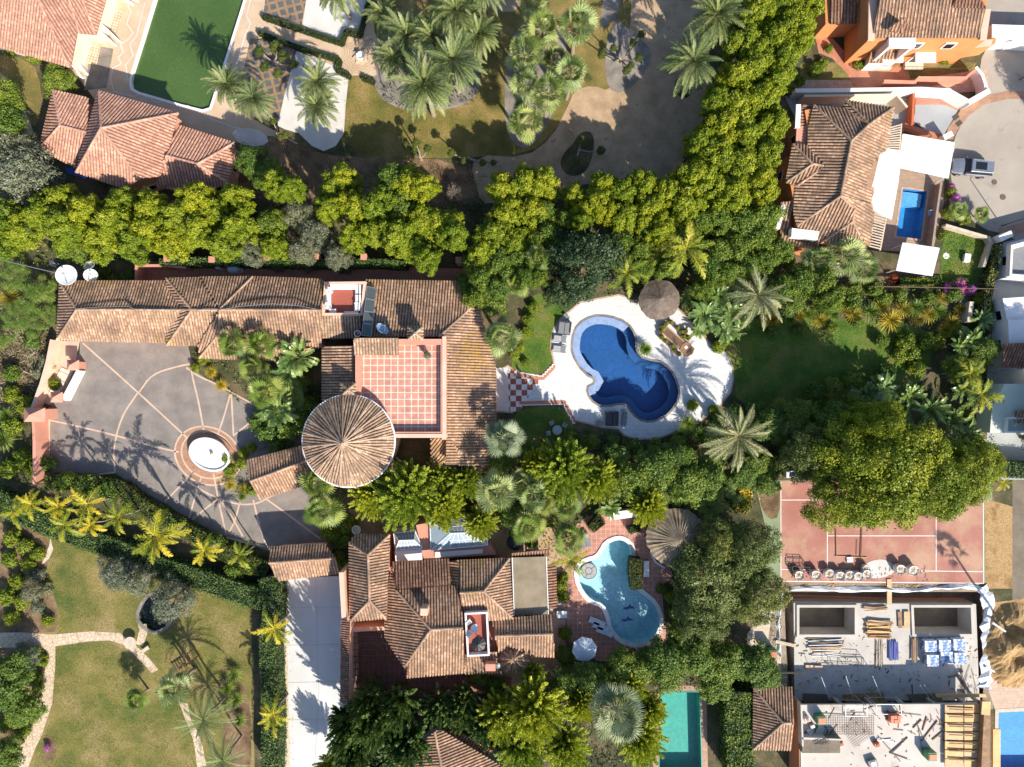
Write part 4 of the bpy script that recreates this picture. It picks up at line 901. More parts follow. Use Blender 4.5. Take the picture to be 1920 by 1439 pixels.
# tower
TP=P(653.5,827.5,7.2); TRr=RR(86,7.2); m=M(); m.lathe((TP.x,TP.y,0),[(TRr-.45,0),(TRr-.45,7.1)],48); m.build("tower_wall",MATS["plaster_cream"],V)
m=M(); nb=92; ap=Vector((TP.x,TP.y,10.0))
seg=20
for s in range(seg):
    a0=2*math.pi*s/seg+.12;a1=2*math.pi*(s+1)/seg+.12
    A=Vector((TP.x+TRr*math.cos(a0),TP.y+TRr*math.sin(a0),7.2));B=Vector((TP.x+TRr*math.cos(a1),TP.y+TRr*math.sin(a1),7.2))
    m.face([A,B,ap],[(s*9,10000),(s*9+5,10000),(s*9+2,10010)]); m.face([B-Vector((0,0,.15)),A-Vector((0,0,.15)),ap-Vector((0,0,.15))]); m.face([A-Vector((0,0,.15)),B-Vector((0,0,.15)),B,A])
    nr=(B-A).cross(ap-A).normalized(); L0=(B-A).length; dirm=(ap-(A+B)/2).normalized(); acr=(B-A).normalized(); nrib=5
    for j in range(-2,4):
        off=(j-.5)*L0/nrib*.98 if True else 0
        mid=(A+B)/2+acr*off; fr=1-abs(off)/(L0/2)
        if fr<=.03: ln=.4
        full=(ap-(A+B)/2).length; ln=full*max(.04,fr*.98)
        if abs(off)>L0/2: continue
        w=.115; st=mid; en=mid+dirm*ln; kk=s*7+j+.5
        for (x0,h0),(x1,h1) in zip([(-w,0),(-w*.55,.1),(w*.55,.1),(w,0)],[(-w*.55,.1),(w*.55,.1),(w,0)]):
            m.face([st+acr*x0+nr*h0,st+acr*x1+nr*h1,en+acr*x1*.7+nr*h1,en+acr*x0*.7+nr*h0],[(kk,0),(kk,0),(kk,ln/.42),(kk,ln/.42)])
        m.face([st+acr*x+nr*h_ for x,h_ in((-w,0),(-w*.55,.1),(w*.55,.1),(w,0))],[(kk,.5)]*4)
r=m.build("tower_roof",MATS["tile_tan"],V); c=M()
for s in range(seg):
    a0=2*math.pi*s/seg+.12; A=Vector((TP.x+TRr*math.cos(a0),TP.y+TRr*math.sin(a0),7.24)); c.tube(A,ap+Vector((0,0,.05)),.14,.07,7)
c.uv=[(int(i/28)+.5,.5) for i in range(len(c.uv))]; c.ball(ap,.22); c.build("ridge_cap",MATS["tile_tan"],r)
m=M(); m.lathe((TP.x,TP.y,0),[(TRr-.1,7.0),(TRr+.12,7.02),(TRr+.12,7.16),(TRr-.1,7.2)],48); m.build("cornice",MATS["plaster_white"],V)
# solar panels, dishes
for k in range(4):
    t0,t1=k/4+.008,(k+1)/4-.008
    def L_(a,b,t): return tuple(a[i]+(b[i]-a[i])*t for i in range(3))
    a,b=(689,537,4.5),(679,630,6.15); c,d=(705,541,4.55),(697,632,6.2)
    q=[P(*L_(a,b,t0)),P(*L_(c,d,t0)),P(*L_(c,d,t1)),P(*L_(a,b,t1))]; q=[v+Vector((0,0,.25)) for v in q]
    m=M(); m.face(q[::-1]); m.face([v-Vector((0,0,.09)) for v in q])
    for i in range(4): m.face([q[i]-Vector((0,0,.09)),q[(i+1)%4]-Vector((0,0,.09)),q[(i+1)%4],q[i]])
    o=m.build("solar_panel",MATS["solar"],V); c=M()
    for i in range(4): c.tube(q[i],q[(i+1)%4],.045,n=4)
    c.build("panel_frame",MATS["steel"],o)
def dish(x,y,z,r,aim,label,mast=1.0,mat="white",group="satellite dishes"):
    p=P(x,y,z); o=thing("satellite_dish",label,"dish",(p.x,p.y,z-mast),group)
    d=Vector(aim).normalized(); q=d.to_track_quat('Z','Y').to_matrix(); m=M(); R=RR(r,z)
    prof=[(R*t,.22*R*t*t) for t in(0,.25,.5,.75,1)]+[(R*1.02,.22*R-.02),(R*.5,-.02),(0,-.06)]
    t_=M(); t_.lathe((0,0,0),prof,28); m.v=[tuple(p+q@Vector(v)) for v in t_.v]; m.f=t_.f; m.uv=t_.uv
    m.build("reflector",MATS[mat],o,True)
    f=p+d*R*.9; c=M(); 
    for a in(0.5,2.6,4.7): c.tube(p+q@Vector((R*.95*math.cos(a),R*.95*math.sin(a),.2*R)),f,.02+R*.01,n=4)
    c.tube(f-d*.12*R,f+d*.1*R,.05+R*.04); c.build("feed_arm",MATS["steel"],o)
    M().tube((p.x,p.y,z-mast),p-d*.05,.05+R*.03).build("mast",MATS["steel"],o); return o
dish(126,517,4.0,19,(.12,.1,1),"big round white satellite dish at the left end of the long wing",4)
dish(168,499,2.6,11,(-.1,.5,.8),"pale round dish upper right of the big white dish",2.6,"plaster_white")
dish(170,517,3.0,12,(.5,.1,.9),"pale round dish directly right of the big white dish",3.0,"plaster_white")
dish(101,493,2.2,8,(0,0,1),"small dark dish upper left of the big white dish",2.2,"grey_dark")
dish(716,618,6.6,13,(.55,.55,.5),"grey-blue satellite dish on the tiled roof below the solar panels",1.2,"skyblue")
dish(619,545,5.6,7,(-.3,-.35,.8),"upper white dish on the small rooftop patio",1.2)
dish(616,573,5.6,8,(-.35,-.2,.8),"lower white dish on the small rooftop patio",1.2)
dish(934,1249,5.4,5,(.5,-.1,.8),"small grey dish at the lower edge of the southern villa roof",.8,"steel")
def sofa(x,y,w,d,z,label,rz=0,mat="canvas_white",cat="sofa",group="white seats on the rooftop patio"):
    p=P(x,y,z); o=thing("outdoor_sofa",label,cat,(p.x,p.y,z),group,rz)
    R=Matrix.Rotation(rz,3,'Z')
    def b(c,s): 
        c=R@Vector(c); return ((p.x+c.x,p.y+c.y,z+c.z),s,rz)
    M().box(*b((0,0,.2),(w,d,.36))).build("seat",MATS[mat],o); M().box(*b((0,d/2-.08,.5),(w*.98,.16,.5))).build("backrest",MATS[mat],o)
    for s in(-1,1): M().box(*b((s*(w/2-.06),-.08,.4),(.12,d-.2,.3))).build("armrest",MATS[mat],o)
    n=max(1,int(w/.7))
    for k in range(n): M().box(*b((-w/2+.12+(w-.24)*(k+.5)/n,-.06,.43),((w-.24)/n-.05,d-.3,.12))).build("cushion",MATS["canvas_white"],o)
    return o
sofa(633,537,1.35,.8,4.25,"white seat left along the top wall of the rooftop patio")
sofa(656,537,1.3,.8,4.25,"white seat right along the top wall of the rooftop patio")
sofa(673,545,1.1,.7,4.25,"topmost white seat along the right wall of the rooftop patio",-math.pi/2)
sofa(673,561,1.0,.7,4.25,"middle white seat along the right wall of the rooftop patio",-math.pi/2)
sofa(672,577,.9,.7,4.25,"lowest white seat along the right wall of the rooftop patio",-math.pi/2)
sofa(616,560,1.8,.6,4.25,"long white seat along the left wall of the rooftop patio",math.pi/2)
sofa(626,586,.7,.7,4.25,"white armchair at the bottom left of the rooftop patio",math.pi,cat="armchair")
sofa(660,588,1.5,.4,4.25,"low white bench at the bottom right of the rooftop patio",math.pi)
c=M(); c.path([P(145,579,5.2),P(190,576,5.2),P(240,575,5.25),P(252,580,5.25),P(330,581,5.2),P(413,581,6.2),P(450,575,6.1),P(510,570,6),P(560,574,6.15),P(600,581,6.1)],.035,n=4); c.path([P(218,539,3.6),P(230,558,4.3),P(243,574,5.0),P(252,580,5.25)],.03,n=4)
tag(c.build("cable",MATS["steel"]),"thin grey cable running along the ridge of the long tiled wing","cable")
# gate roofs on the driveway
h=house("gate_canopy","long tiled canopy joined to the lower left of the round tower",515,880,"canopy")
roof(h,[[(461,864,2.8),(567,836,2.8),(576,864,3.8),(469,903,3.8)],[(469,903,3.8),(576,864,3.8),(566,912,2.8),(487,937,2.8)]],"tile_brown")
walls(h,[(466,866),(566,840),(566,905),(488,930)],2.75,"plaster_salmon",.5,win=False)
h=house("gatehouse","small tiled gatehouse roof at the top of the white drive",568,1055,"gatehouse")
roof(h,[[(506,1026,3.0),(609,1020,3.0),(629,1047,4.0),(504,1056,4.0)],[(504,1056,4.0),(629,1047,4.0),(636,1075,3.0),(521,1090,3.0)]],"tile_brown")
walls(h,[(508,1028),(608,1022),(632,1072),(524,1086)],2.9,"plaster_salmon",.3,win=False)
# southern villa
h=house("southern_villa","southern villa with many brown tiled roofs, beige awning and small roof patio",840,1160)
a=(655,1018,5.4);b=(690,1041,7);c=(693,1127,7);d=(656,1165,5.4);e=(730,1003,5.4);f=(724,1160,5.4)
roof(h,[[a,b,c,d],[b,e,f,c],[c,f,d],[(665,1003,5.4),e,b,a]],"tile_brown")
a=(735,1054,4.2);b=(842,1048,4.2);c=(845,1097,5.6);d=(745,1105,5.4)
roof(h,[[a,b,c,d]],"tile_dark")
a=(743,1107,4.6);b=(860,1097,4.6);c=(868,1177,6.6);d=(808,1181,6.6);e=(758,1250,4.6);f=(721,1195,4.2);g=(722,1150,4.2);k=(735,1060,4.2);l=(872,1262,4.6);n=(763,1272,4.3)
roof(h,[[a,b,c,d],[d,c,l,n,e],[a,d,e,f,g,k]],"tile_brown")
a=(861,1051,4.4);b=(955,1047,4.4);c=(907,1109,6.2);d=(862,1112,6.2);e=(962,1160,4.2);f=(918,1165,4.6);g=(910,1152,4.8);k=(868,1152,4.8)
roof(h,[[a,b,c,d],[b,e,c],[d,c,e,f,g,k]],"tile_brown"); roof(h,[[(843,1053,4.2),(861,1051,4.8),(862,1098,4.8),(845,1098,4.2)]],"tile_brown")
a=(922,1162,4.2);b=(1034,1153,4.2);c=(1037,1189,5.2);d=(928,1193,5.2);e=(1040,1233,4);f=(990,1230,4);g=(935,1222,4.2)
roof(h,[[a,b,c,d],[d,c,e,f,g]],"tile_brown"); roof(h,[[(872,1228,4.8),(930,1222,4.8),(935,1262,4.0),(872,1264,4.0)]],"tile_brown")
roof(h,[[(1024,1060,3.2),(1042,1060,2.8),(1044,1140,2.8),(1026,1140,3.2)]],"tile_dark"); roof(h,[[(960,1037,3.6),(1030,1030,3.6),(1030,1044,3.0),(962,1050,3.0)]],"tile_dark")
roof(h,[[(640,1162,6.05),(656,1166,6.3),(652,1320,6.3),(638,1318,6.05)]],"tile_dark",pitch=.25)
ap=(962,1236,5.4); rg=[(962+30*math.cos(t),1236+26*math.sin(t),3.9) for t in [i*math.pi/5+.1 for i in range(10)]]; roof(h,[[rg[i-1],rg[i],ap] for i in range(10)],"tile_brown",pitch=.3)
walls(h,[(656,1018),(730,1006),(722,1160),(656,1162)],5.2,"plaster_pink",.4,win=False); walls(h,[(656,1018),(730,1006),(738,1056),(955,1048),(965,1155),(1034,1155),(1040,1230),(935,1222),(932,1260),(765,1270),(722,1195),(722,1160),(656,1162)],3.15,"plaster_pink",.5)
walls(h,[(745,1107),(860,1099),(870,1260),(764,1270),(724,1195)],4.1,"plaster_pink",.5,win=False); walls(h,[(862,1054),(953,1050),(958,1158),(864,1158)],4.1,"plaster_pink",.5,win=False)
m=M(); m.prism(px([(960,1046),(1024,1044),(1028,1152),(964,1154)],3.6),3.5,3.6); m.build("awning",MATS["awning_beige"],h)
m=M(); m.tube(P(1024,1044,3.62),P(1028,1152,3.62),.06,n=5); m.tube(P(960,1046,3.62),P(964,1154,3.62),.06,n=5); m.build("awning_rail",MATS["white"],h)
M().box(P(797,1143,6.2),(.75,.75,1.9)).build("chimney",MATS["plaster_salmon"],h); M().box(P(920,1248,5),(1.1,.75,1.3)).build("chimney",MATS["plaster_pink"],h)
q=[(871,1150),(914,1148),(918,1230),(876,1232)]; M().prism(px(q,5.1),3,5.15,bot=False).build("patio_floor",MATS["red_floor"],h); parapet(h,q,5.1,6.0,.18,"plaster_white")
m=M()
for i in range(9): m.tube(P(655+i*10,1190,2.9),P(657+i*10,1290,2.9),.045,n=4)
for i in range(9): m.tube(P(652,1195+i*12,2.93),P(745,1195+i*12,2.93),.045,n=4)
for x,y in((654,1192),(742,1192),(654,1290),(742,1290)): m.tube(P(x,y,0),P(x,y,2.9),.07,n=5)
m.build("pergola",MATS["steel_dark"],h)  # thin dark bars standing in for lattice shadow lines on the patio
M().prism(px([(650,1178),(722,1175),(722,1182),(650,1186)],2.6),0,2.6).build("garden_wall",MATS["plaster_salmon"],h)
p=P(640,1110,2.6); wallbox("boundary_wall","salmon boundary wall along the right side of the white drive","wall",[(640,1078),(645,1165),(646,1320)],.5,6.0,"plaster_salmon")
h=house("glass_room","two glazed skylight rooms above the southern villa",830,1010,"conservatory")
for q,z in(([(738,1000),(778,996),(792,1028),(742,1032)],2.8),([(806,978),(905,970),(915,1022),(808,1032)],2.8)):
    w=px(q,z); M().prism(w,0,z-.1,bot=False).build("wall",MATS["plaster_white"],h); cx=sum(p[0] for p in q)/4; cy=sum(p[1] for p in q)/4
    r1=P(cx-14,cy,z+.8); r2=P(cx+14,cy-1,z+.8); A,B,C,D=[Vector((*v,z)) for v in w]; m=M(); m.face([D,C,r2,r1]); m.face([A,r1,r2,B][::-1]); m.face([A,D,r1]); m.face([B,r2,C]); g=m.build("glazing",MATS["glass_blue"],h)
    c=M(); 
    for a,b in((A,B),(B,C),(C,D),(D,A),(A,r1),(D,r1),(B,r2),(C,r2),(r1,r2)): c.tube(a,b,.06,n=4)
    for k in range(1,6): c.tube(A.lerp(B,k/6),r1.lerp(r2,k/6),.03,n=4); c.tube(D.lerp(C,k/6),r1.lerp(r2,k/6),.03,n=4)
    c.tube(D.lerp(r1,.5),C.lerp(r2,.5),.03,n=4); c.tube(A.lerp(r1,.5),B.lerp(r2,.5),.03,n=4); c.build("glazing_bar",MATS["white"],g)
M().prism(px([(740,1034),(790,1030),(792,1052),(742,1056)],2.7),0,2.7).build("wall",MATS["plaster_white"],h); M().prism(px([(815,1036),(905,1030),(905,1038),(816,1046)],2.7),0,2.7).build("wall",MATS["plaster_white"],h)
M().prism(px([(780,985),(806,980),(808,1030),(920,1022),(930,1040),(815,1048),(795,1050)],2.5),0,2.5).build("roof_deck",MATS["plaster_pink"],h)
# bottom villa
h=house("bottom_villa","tiled villa roof cut off by the bottom edge",850,1430)
a=(815,1372,6.2);b=(700,1470,4.2);c=(836,1480,6.2);d=(1010,1478,4.2)
roof(h,[[a,c,b],[a,(828,1368,5.8),d,c]],"tile_brown"); roof(h,[[(832,1360,4.4),(850,1366,4.6),(925,1408,4.4),(905,1422,3.9),(845,1386,3.9)]],"tile_dark"); walls(h,[(815,1375),(1010,1472),(705,1472)],4,"plaster_mint",.5,win=False)
M().prism(px([(830,1366),(1020,1455),(1010,1480),(815,1376)],3.4),3.2,3.4).build("eaves_slab",MATS["plaster_mint"],h)
# orange house
h=house("orange_house","orange two-storey house with white window frames in the upper right corner",1740,40)
a=(1635,71,6);b=(1650,-60,6.6);c=(1700,-60,7.8);d=(1785,12,7.0);e=(1850,14,6.2);f=(1836,71,6);g=(1842,-60,7.0)
roof(h,[[a,(1655,-30,7.6),(1790,-30,7.6),(1784,14,7.0),(1848,16,6.8),f]],"tile_brown",pitch=.36); roof(h,[[(1784,14,7.05),(1815,-40,7.8),(1850,16,7.05)]],"tile_dark",pitch=.36)
w=px([(1632,-60),(1632,74),(1850,74),(1850,-60)],6); wo=[(1632,-60),(1632,76),(1850,76),(1850,-60)]
walls(h,[(1560,-60),(1600,68),(1846,68),(1850,-60)] if False else [(1630,-60),(1630,74),(1850,74),(1850,-60)],5.9,"plaster_orange",0,win=False)
M().prism(px([(1630,-60),(1648,-60),(1640,75),(1628,75)],6.15),5.9,6.15).build("parapet",MATS["plaster_salmon"],h); M().prism(px([(1842,16),(1858,18),(1850,74),(1838,74)],6.15),5.9,6.15).build("parapet",MATS["plaster_salmon"],h)
W0=P(1630,74,5.9).y; 
def owin(xc,zc,w=1.3,hh=1.3,y=W0):
    f=M().box((xc,y-.03,zc),(w,.14,hh)).build("window",MATS["white"],h); M().box((xc,y-.08,zc),(w-.35,.10,hh-.35)).build("pane",MATS["glass_dark"],f)
for X in(P(1722,74,5).x,P(1784,74,5).x): owin(X,4.5)
for X in(P(1705,74,5).x-.6,P(1768,74,5).x-.6):
    owin(X,1.4,1.9,1.9); M().box((X,W0-.55,2.75),(2.3,1.1,.12)).build("window_canopy",MATS["white"],h); M().box((X,W0-.4,.25),(2.1,.8,.5)).build("window_box",MATS["plaster_cream"],h)
pp=P(1690,74,6); m=M()
for s in(-1,1): m.box((pp.x+s*1.25,W0-.45,3.9),(.3,.9,3.9))
m.box((pp.x,W0-.45,5.95),(2.9,.95,.5)); m.build("entrance_arch",MATS["white"],h)
roof(h,[[(1668,52,7.4),(1690,36,7.9),(1690,62,7.0),(1666,60,6.9)],[(1690,36,7.9),(1716,52,7.4),(1718,60,6.9),(1690,62,7.0)]],"tile_dark",pitch=.36)
roof(h,[[(1634,92,3.4),(1690,92,3.4),(1686,118,2.6),(1628,118,2.6)]],"tile_brown",pitch=.36); walls(h,[(1634,96),(1686,96),(1684,116),(1632,116)],2.5,"plaster_white",.1,win=False)
M().prism(px([(1545,-60),(1632,-60),(1632,40),(1548,46)],3.4),0,3.4).build("annex_wall",MATS["plaster_orange"],h); roof(h,[[(1558,-60,4.1),(1612,-60,4.1),(1606,44,3.6),(1558,45,3.6)]],"tile_dark",pitch=.36)
M().prism(px([(1836,74),(1868,72),(1866,82),(1805,92)],2.8),0,2.8).build("garage_wall",MATS["plaster_orange"],h); M().prism(px([(1812,76),(1862,74),(1858,86),(1806,92)],2.9),2.8,2.9).build("garage_roof",MATS["plaster_salmon"],h)
M().prism(px([(1860,46),(1990,50),(1990,76),(1860,70)],2.8),0,2.8).build("carport_wall",MATS["plaster_white"],h)
# villa with white awnings
h=house("awning_villa","brown-roofed villa with white awnings and small pool right of the hedge trees",1570,330)
za=5.6;zr=7.6
J1=(1596,265,zr);J2=(1576,368,zr)
a=(1526,198,za);v=(1627,250,6.6);s=(1584,188,za);t=(1675,202,za);u=(1629,234,7.2)
bn=(1547,312,6.4);bt=(1523,308,6.6);bw=(1486,271,za);bs=(1473,343,za);bx=(1494,349,5.9)
roof(h,[[a,J1,J2,(1493,425,za),(1488,400,za),bx,bn,(1514,274,za),(1516,240,za)],[a,(1583,206,5.7),u,J1],[s,u,(1583,206,5.7)],[s,t,u],
 [J1,u,t,(1662,282,za),(1640,295,6.0),(1622,350,6.3),(1640,352,5.9),(1634,385,6.0),J2],
 [bw,(1512,272,5.7),bn,bt],[bw,bt,bs],[bt,bn,bx,bs],
 [J2,(1602,393,6.9),(1598,416,6.6),(1540,456,za),(1493,425,za)],[J2,(1634,385,6.0),(1640,400,5.8),(1632,463,za),(1618,455,za),(1598,416,6.6),(1602,393,6.9)],[(1598,416,6.6),(1618,455,za),(1540,456,za)]],"tile_brown",pitch=.34,hr=.12)
roof(h,[[(1500,198,5.2),(1522,198,5.0),(1518,240,5.0),(1500,238,5.2)]],"tile_dark",pitch=.34); roof(h,[[(1463,380,5.0),(1485,378,5.2),(1485,430,5.2),(1537,452,4.6),(1530,470,4.2),(1462,458,4.2)]],"tile_brown",pitch=.34)
walls(h,[(1500,200),(1584,190),(1672,205),(1640,300),(1632,350),(1640,460),(1490,430),(1474,345),(1488,272),(1512,270)],5.45,"plaster_orange",.45)
walls(h,[(1466,385),(1536,452),(1528,468),(1464,456)],4.1,"plaster_orange",.3,win=False)
M().prism(px([(1494,236),(1520,238),(1512,274),(1492,270)],5.2),4.9,5.2).build("balcony",MATS["plaster_pink"],h); M().prism(px([(1485,428),(1536,434),(1533,450),(1484,444)],5.9),5.0,5.9).build("balcony",MATS["canvas_white"],h)
m=M(); m.prism(px([(1493,196),(1502,196),(1500,240),(1491,240)],5.3),5.0,5.3); m.prism(px([(1466,384),(1474,384),(1462,430),(1455,428)],5.2),4.4,5.2); m.build("roof_edge",MATS["white"],h)
m=M(); m.prism(px([(1653,276),(1692,284),(1684,345),(1672,412),(1622,388),(1638,340)],3.3),3.18,3.3); m.build("awning",MATS["canvas_white"],h)
for q,k in(([(1668,238),(1690,232),(1686,285),(1664,282)],11),([(1640,398),(1662,406),(1650,470),(1630,464)],13)):
    m=M(); 
    for i in range(k):
        t_=(i+.5)/k; A=[q[0][j]+(q[3][j]-q[0][j])*t_ for j in(0,1)]; B=[q[1][j]+(q[2][j]-q[1][j])*t_ for j in(0,1)]; a_=P(*A,3.3);b_=P(*B,3.1); m.box((a_+b_)/2,((b_-a_).length,.12,.12),math.atan2(b_.y-a_.y,b_.x-a_.x))
    m.tube(P(*q[1],3.1),P(*q[2],3.1),.1,n=4); m.build("pergola_beam",MATS["stone_pale"],h)
def canopy(q,z,label,mat="awning_ribs",name="canopy"):
    c=P(sum(p[0] for p in q)/4,sum(p[1] for p in q)/4,z); o=thing(name,label,"canopy",(c.x,c.y,0)); w=px(q,z); M().prism(w,z-.1,z).build("cover",MATS[mat],o)
    for a in offset(w,-.15): M().tube((a[0],a[1],0),(a[0],a[1],z-.1),.06).build("post",MATS["white"],o)
    m=M(); 
    for i in range(4): m.tube((*w[i],z-.04),(*w[(i+1)%4],z-.04),.07,n=4)
    m.build("rim",MATS["white"],o); return o
canopy([(1693,252),(1789,268),(1778,334),(1686,314)],3.0,"large white ribbed carport canopy left of the parked grey car")
canopy([(1693,456),(1761,466),(1748,517),(1681,507)],2.7,"square white canopy below the small bright blue pool","canvas_white","pool_canopy")
# right edge white houses
h=house("white_house","white house and terraces along the right edge",1900,700)
for q,z,mt in(([(1890,600),(1990,600),(1990,690),(1895,690)],3.2,"plaster_white"),([(1884,720),(1990,720),(1990,812),(1856,812),(1860,765)],4.2,"plaster_mint"),([(1880,560),(1990,552),(1990,600),(1892,620)],2.6,"plaster_white"),([(1895,455),(1990,430),(1990,530),(1892,520)],2.2,"plaster_white")):
    walls(h,q,z,mt,0,z0=0,wh=1.0)
roof(h,[[(1882,645,3.9),(1990,640,4.4),(1990,690,3.6),(1880,690,3.3)]],"tile_dark"); parapet(h,[(1896,460),(1990,435),(1990,525),(1893,518)],2.2,2.9,.25,"plaster_white")
m=M(); m.flat(px([(1900,468),(1990,442),(1990,518),(1898,512)],2.25),2.25); m.build("roof_floor",MATS["grey_mid"],h)
roof(h,[[(1905,770,4.9),(1990,770,4.9),(1990,793,4.5),(1905,793,4.5)]],"tile_tan"); parapet(h,[(1887,783),(1990,783),(1990,812),(1887,812)],4.2,4.7,.2,"plaster_white")
# tiled shed beside building site
h=house("tiled_outbuilding","small hipped tile roof left of the construction site",1450,1345)
a=(1413,1290,3.2);b=(1485,1289,3.2);c=(1468,1356,4.8);d=(1487,1356,4.2);e=(1484,1408,3.2);f=(1412,1405,3.2)
roof(h,[[a,c,f],[a,b,d,c],[c,d,e,f]],"tile_brown"); walls(h,[(1415,1292),(1485,1291),(1484,1404),(1414,1402)],3.0,"plaster_cream",.35,win=False)
# thatched parasols
def thatch(x,y,r,z,label,mat,ribs=0,hh=1.2,name="thatched_parasol"):
    p=P(x,y,z); R=RR(r,z); o=thing(name,label,"parasol",(p.x,p.y,0)); m=M(); n=72 if ribs else 48
    rr=random.Random(int(x)); ring=[R*(1+rr.uniform(-.035,.035)) for _ in range(n)]
    K=8
    def pt(i,k):
        t=k/K; R_=ring[i%n]*t; a=2*math.pi*i/n; up=(.10*(i%2) if ribs else rr.uniform(-.02,.02)); return Vector((p.x+R_*math.cos(a),p.y+R_*math.sin(a),z+hh*(1-t)**1.1-.0+up*min(1,t*2)))
    G=[[pt(i,k) for k in range(K+1)] for i in range(n)]
    for i in range(n):
        j=(i+1)%n
        m.face([G[i][1],G[j][1],G[0][0]][::-1])
        for k in range(1,K): m.face([G[i][k],G[i][k+1],G[j][k+1],G[j][k]])
        m.face([G[i][K],G[i][K]-Vector((0,0,.25)),G[j][K]-Vector((0,0,.25)),G[j][K]])
    m.build("thatch",MATS[mat],o); M().tube((p.x,p.y,0),(p.x,p.y,z+hh*.9),.13).build("post",MATS["wood"],o)
    c=M(); 
    for i in range(8):
        a=i*math.pi/4; c.tube((p.x,p.y,z+hh*.75),(p.x+R*.9*math.cos(a),p.y+R*.9*math.sin(a),z-.02),.05,n=4)
    c.build("rafter",MATS["wood"],o); return o
thatch(1236,562,38,2.6,"round brown thatched parasol at the upper right of the deep blue pool","thatch")
thatch(1268,1008,56,2.9,"large dark ribbed reed parasol right of the red terrace","thatch_pale",1,1.8,"reed_parasol")
# ---------------------------------------------------------------- planting
for x,y,r in[(8,400,34),(-12,440,45),(40,430,42),(78,400,38),(112,372,34),(120,425,44),(160,395,40),(185,448,42),(215,412,40),(232,375,30),(250,455,38),(283,388,36),(275,430,42),(320,452,42),(330,408,40),(365,372,38),(372,430,42),(405,398,42),(420,455,38),(440,372,36),(448,425,38),(505,425,36),(512,462,30),(517,345,32),(545,352,28),(625,355,34),(645,335,32),(660,385,38),(615,392,30),(735,335,40),(765,345,38),(795,350,30),(708,385,40),(752,392,42),(700,430,36),(745,442,40),(792,412,40),(832,425,42),(852,440,34),(778,468,36),(800,485,30),(660,445,32)]: veg("laurel" if (x*7+y)%8 else "oak",x,y,r,.9+.25*((x*13+y*7)%10)/10)
for x,y,r in[(942,352,36),(985,345,38),(1020,345,36),(955,400,40),(1000,395,40),(930,440,38),(965,450,34),(1078,368,28),(1092,398,28),(905,470,32)]: veg("laurel",x,y,r,.95)
for x,y,r in[(1168,362,36),(1205,345,34),(1170,405,36),(1215,392,40),(1245,360,34),(1240,425,34),(1282,380,42),(1300,330,42),(1345,290,46),(1330,345,42),(1312,265,34),(1355,235,44),(1345,190,36),(1390,200,46),(1400,250,46),(1385,145,42),(1432,185,42),(1420,115,44),(1395,75,44),(1450,75,42),(1485,45,44),(1420,20,44),(1470,-5,44),(1515,-10,40),(1500,75,32),(1460,140,38),(1450,230,36),(1130,345,30),(1120,380,34),(1090,420,26),(1140,395,28),(1392,310,46),(1435,290,38),(1428,345,40),(1375,360,42),(1470,110,34)]: veg("laurel",x,y,r,1.12)
for x,y,r in[(1030,440,34),(1060,415,30),(1000,455,30),(1020,400,30),(935,490,34),(970,485,30),(905,520,34),(930,540,30),(890,560,26),(985,520,24),(1050,470,30),(1010,520,22),(1170,455,34),(1200,470,30),(1215,430,36),(1270,440,32),(1250,500,26),(1210,505,24),(1330,500,34),(1345,470,34),(1320,540,26),(1360,510,30),(1400,500,32),(1430,490,32),(1390,415,44),(1430,405,42),(1345,410,40),(1425,450,42),(1380,470,38),(1460,470,34),(1310,420,34),(1540,530,36),(1500,525,38),(1460,540,30),(1560,560,30),(1060,300,0)]:
    if r: veg("oak",x,y,r,.95)
for x,y,r in[(560,400,34),(590,440,36),(630,480,28),(565,470,30),(470,470,30),(500,300,0)]:
    if r: veg("olive",x,y,r,1.25)
for x,y,r,h in[(40,325,62,1.6),(25,270,40,1.3),(70,370,34,1.2),(215,1075,38,.9),(255,1090,36,.9),(318,1126,46,1.0),(55,1110,22,.6),(45,1235,26,.7)]: veg("olive",x,y,r,h)
for x,y,r,h in[(470,300,36,.8),(505,330,34,.8),(105,150,34,.5),(130,465,34,.6),(5,230,40,.9),(0,180,35,.9),(880,540,34,.7),(900,500,36,.8),(920,560,36,.75),(1470,510,0,1)]:
    if r: veg("oak",x,y,r,h)
veg("dark",1098,488,78,1.15); veg("dark",1050,545,38,.7)
veg("bright",1668,880,118,1.3); veg("bright",1600,920,84,1.0); veg("bright",1745,905,84,1.2); veg("bright",1808,888,72,.9); veg("bright",1650,800,56,1.25); veg("bright",1850,870,40,.7)
[veg("bright",x,y,r,h,lb) for x,y,r,h,lb in((2015,830,70,1.05,"tall unseen tree added beyond the right edge to shade the white house"),(2030,720,60,1.0,"tall unseen shade tree added beyond the right edge level with the east lawn"),(2100,205,60,.9,"tall tree beyond the right edge by the street bend"))]  # first two trees are unseen, added to shade the right-edge house
veg("holm",1345,1095,92,.8); veg("holm",1405,1040,66,.9); veg("holm",1320,1160,60,.8); veg("holm",1425,1120,58,.9); veg("holm",1520,850,62,.85); veg("oak",1570,800,40,1.0); veg("holm",1355,1020,50,.8)
for x,y,r,h in[(1060,880,72,1.05),(1120,900,48,.9),(1010,870,40,.8),(760,925,78,1.1),(700,930,50,.9),(830,950,52,.8),(870,905,44,.7),(820,900,40,.7),(900,980,40,.7),(1000,1335,78,1.05),(940,1345,56,.9),(980,1400,60,.9),(1060,1400,56,.9),(1200,1385,56,.9),(1180,1290,44,.7),(1220,1330,38,.7),(1090,1320,40,.7),(620,1440,36,.7),(1215,950,44,.8),(1000,1265,28,.7)]: veg("feathery",x,y,r,h)
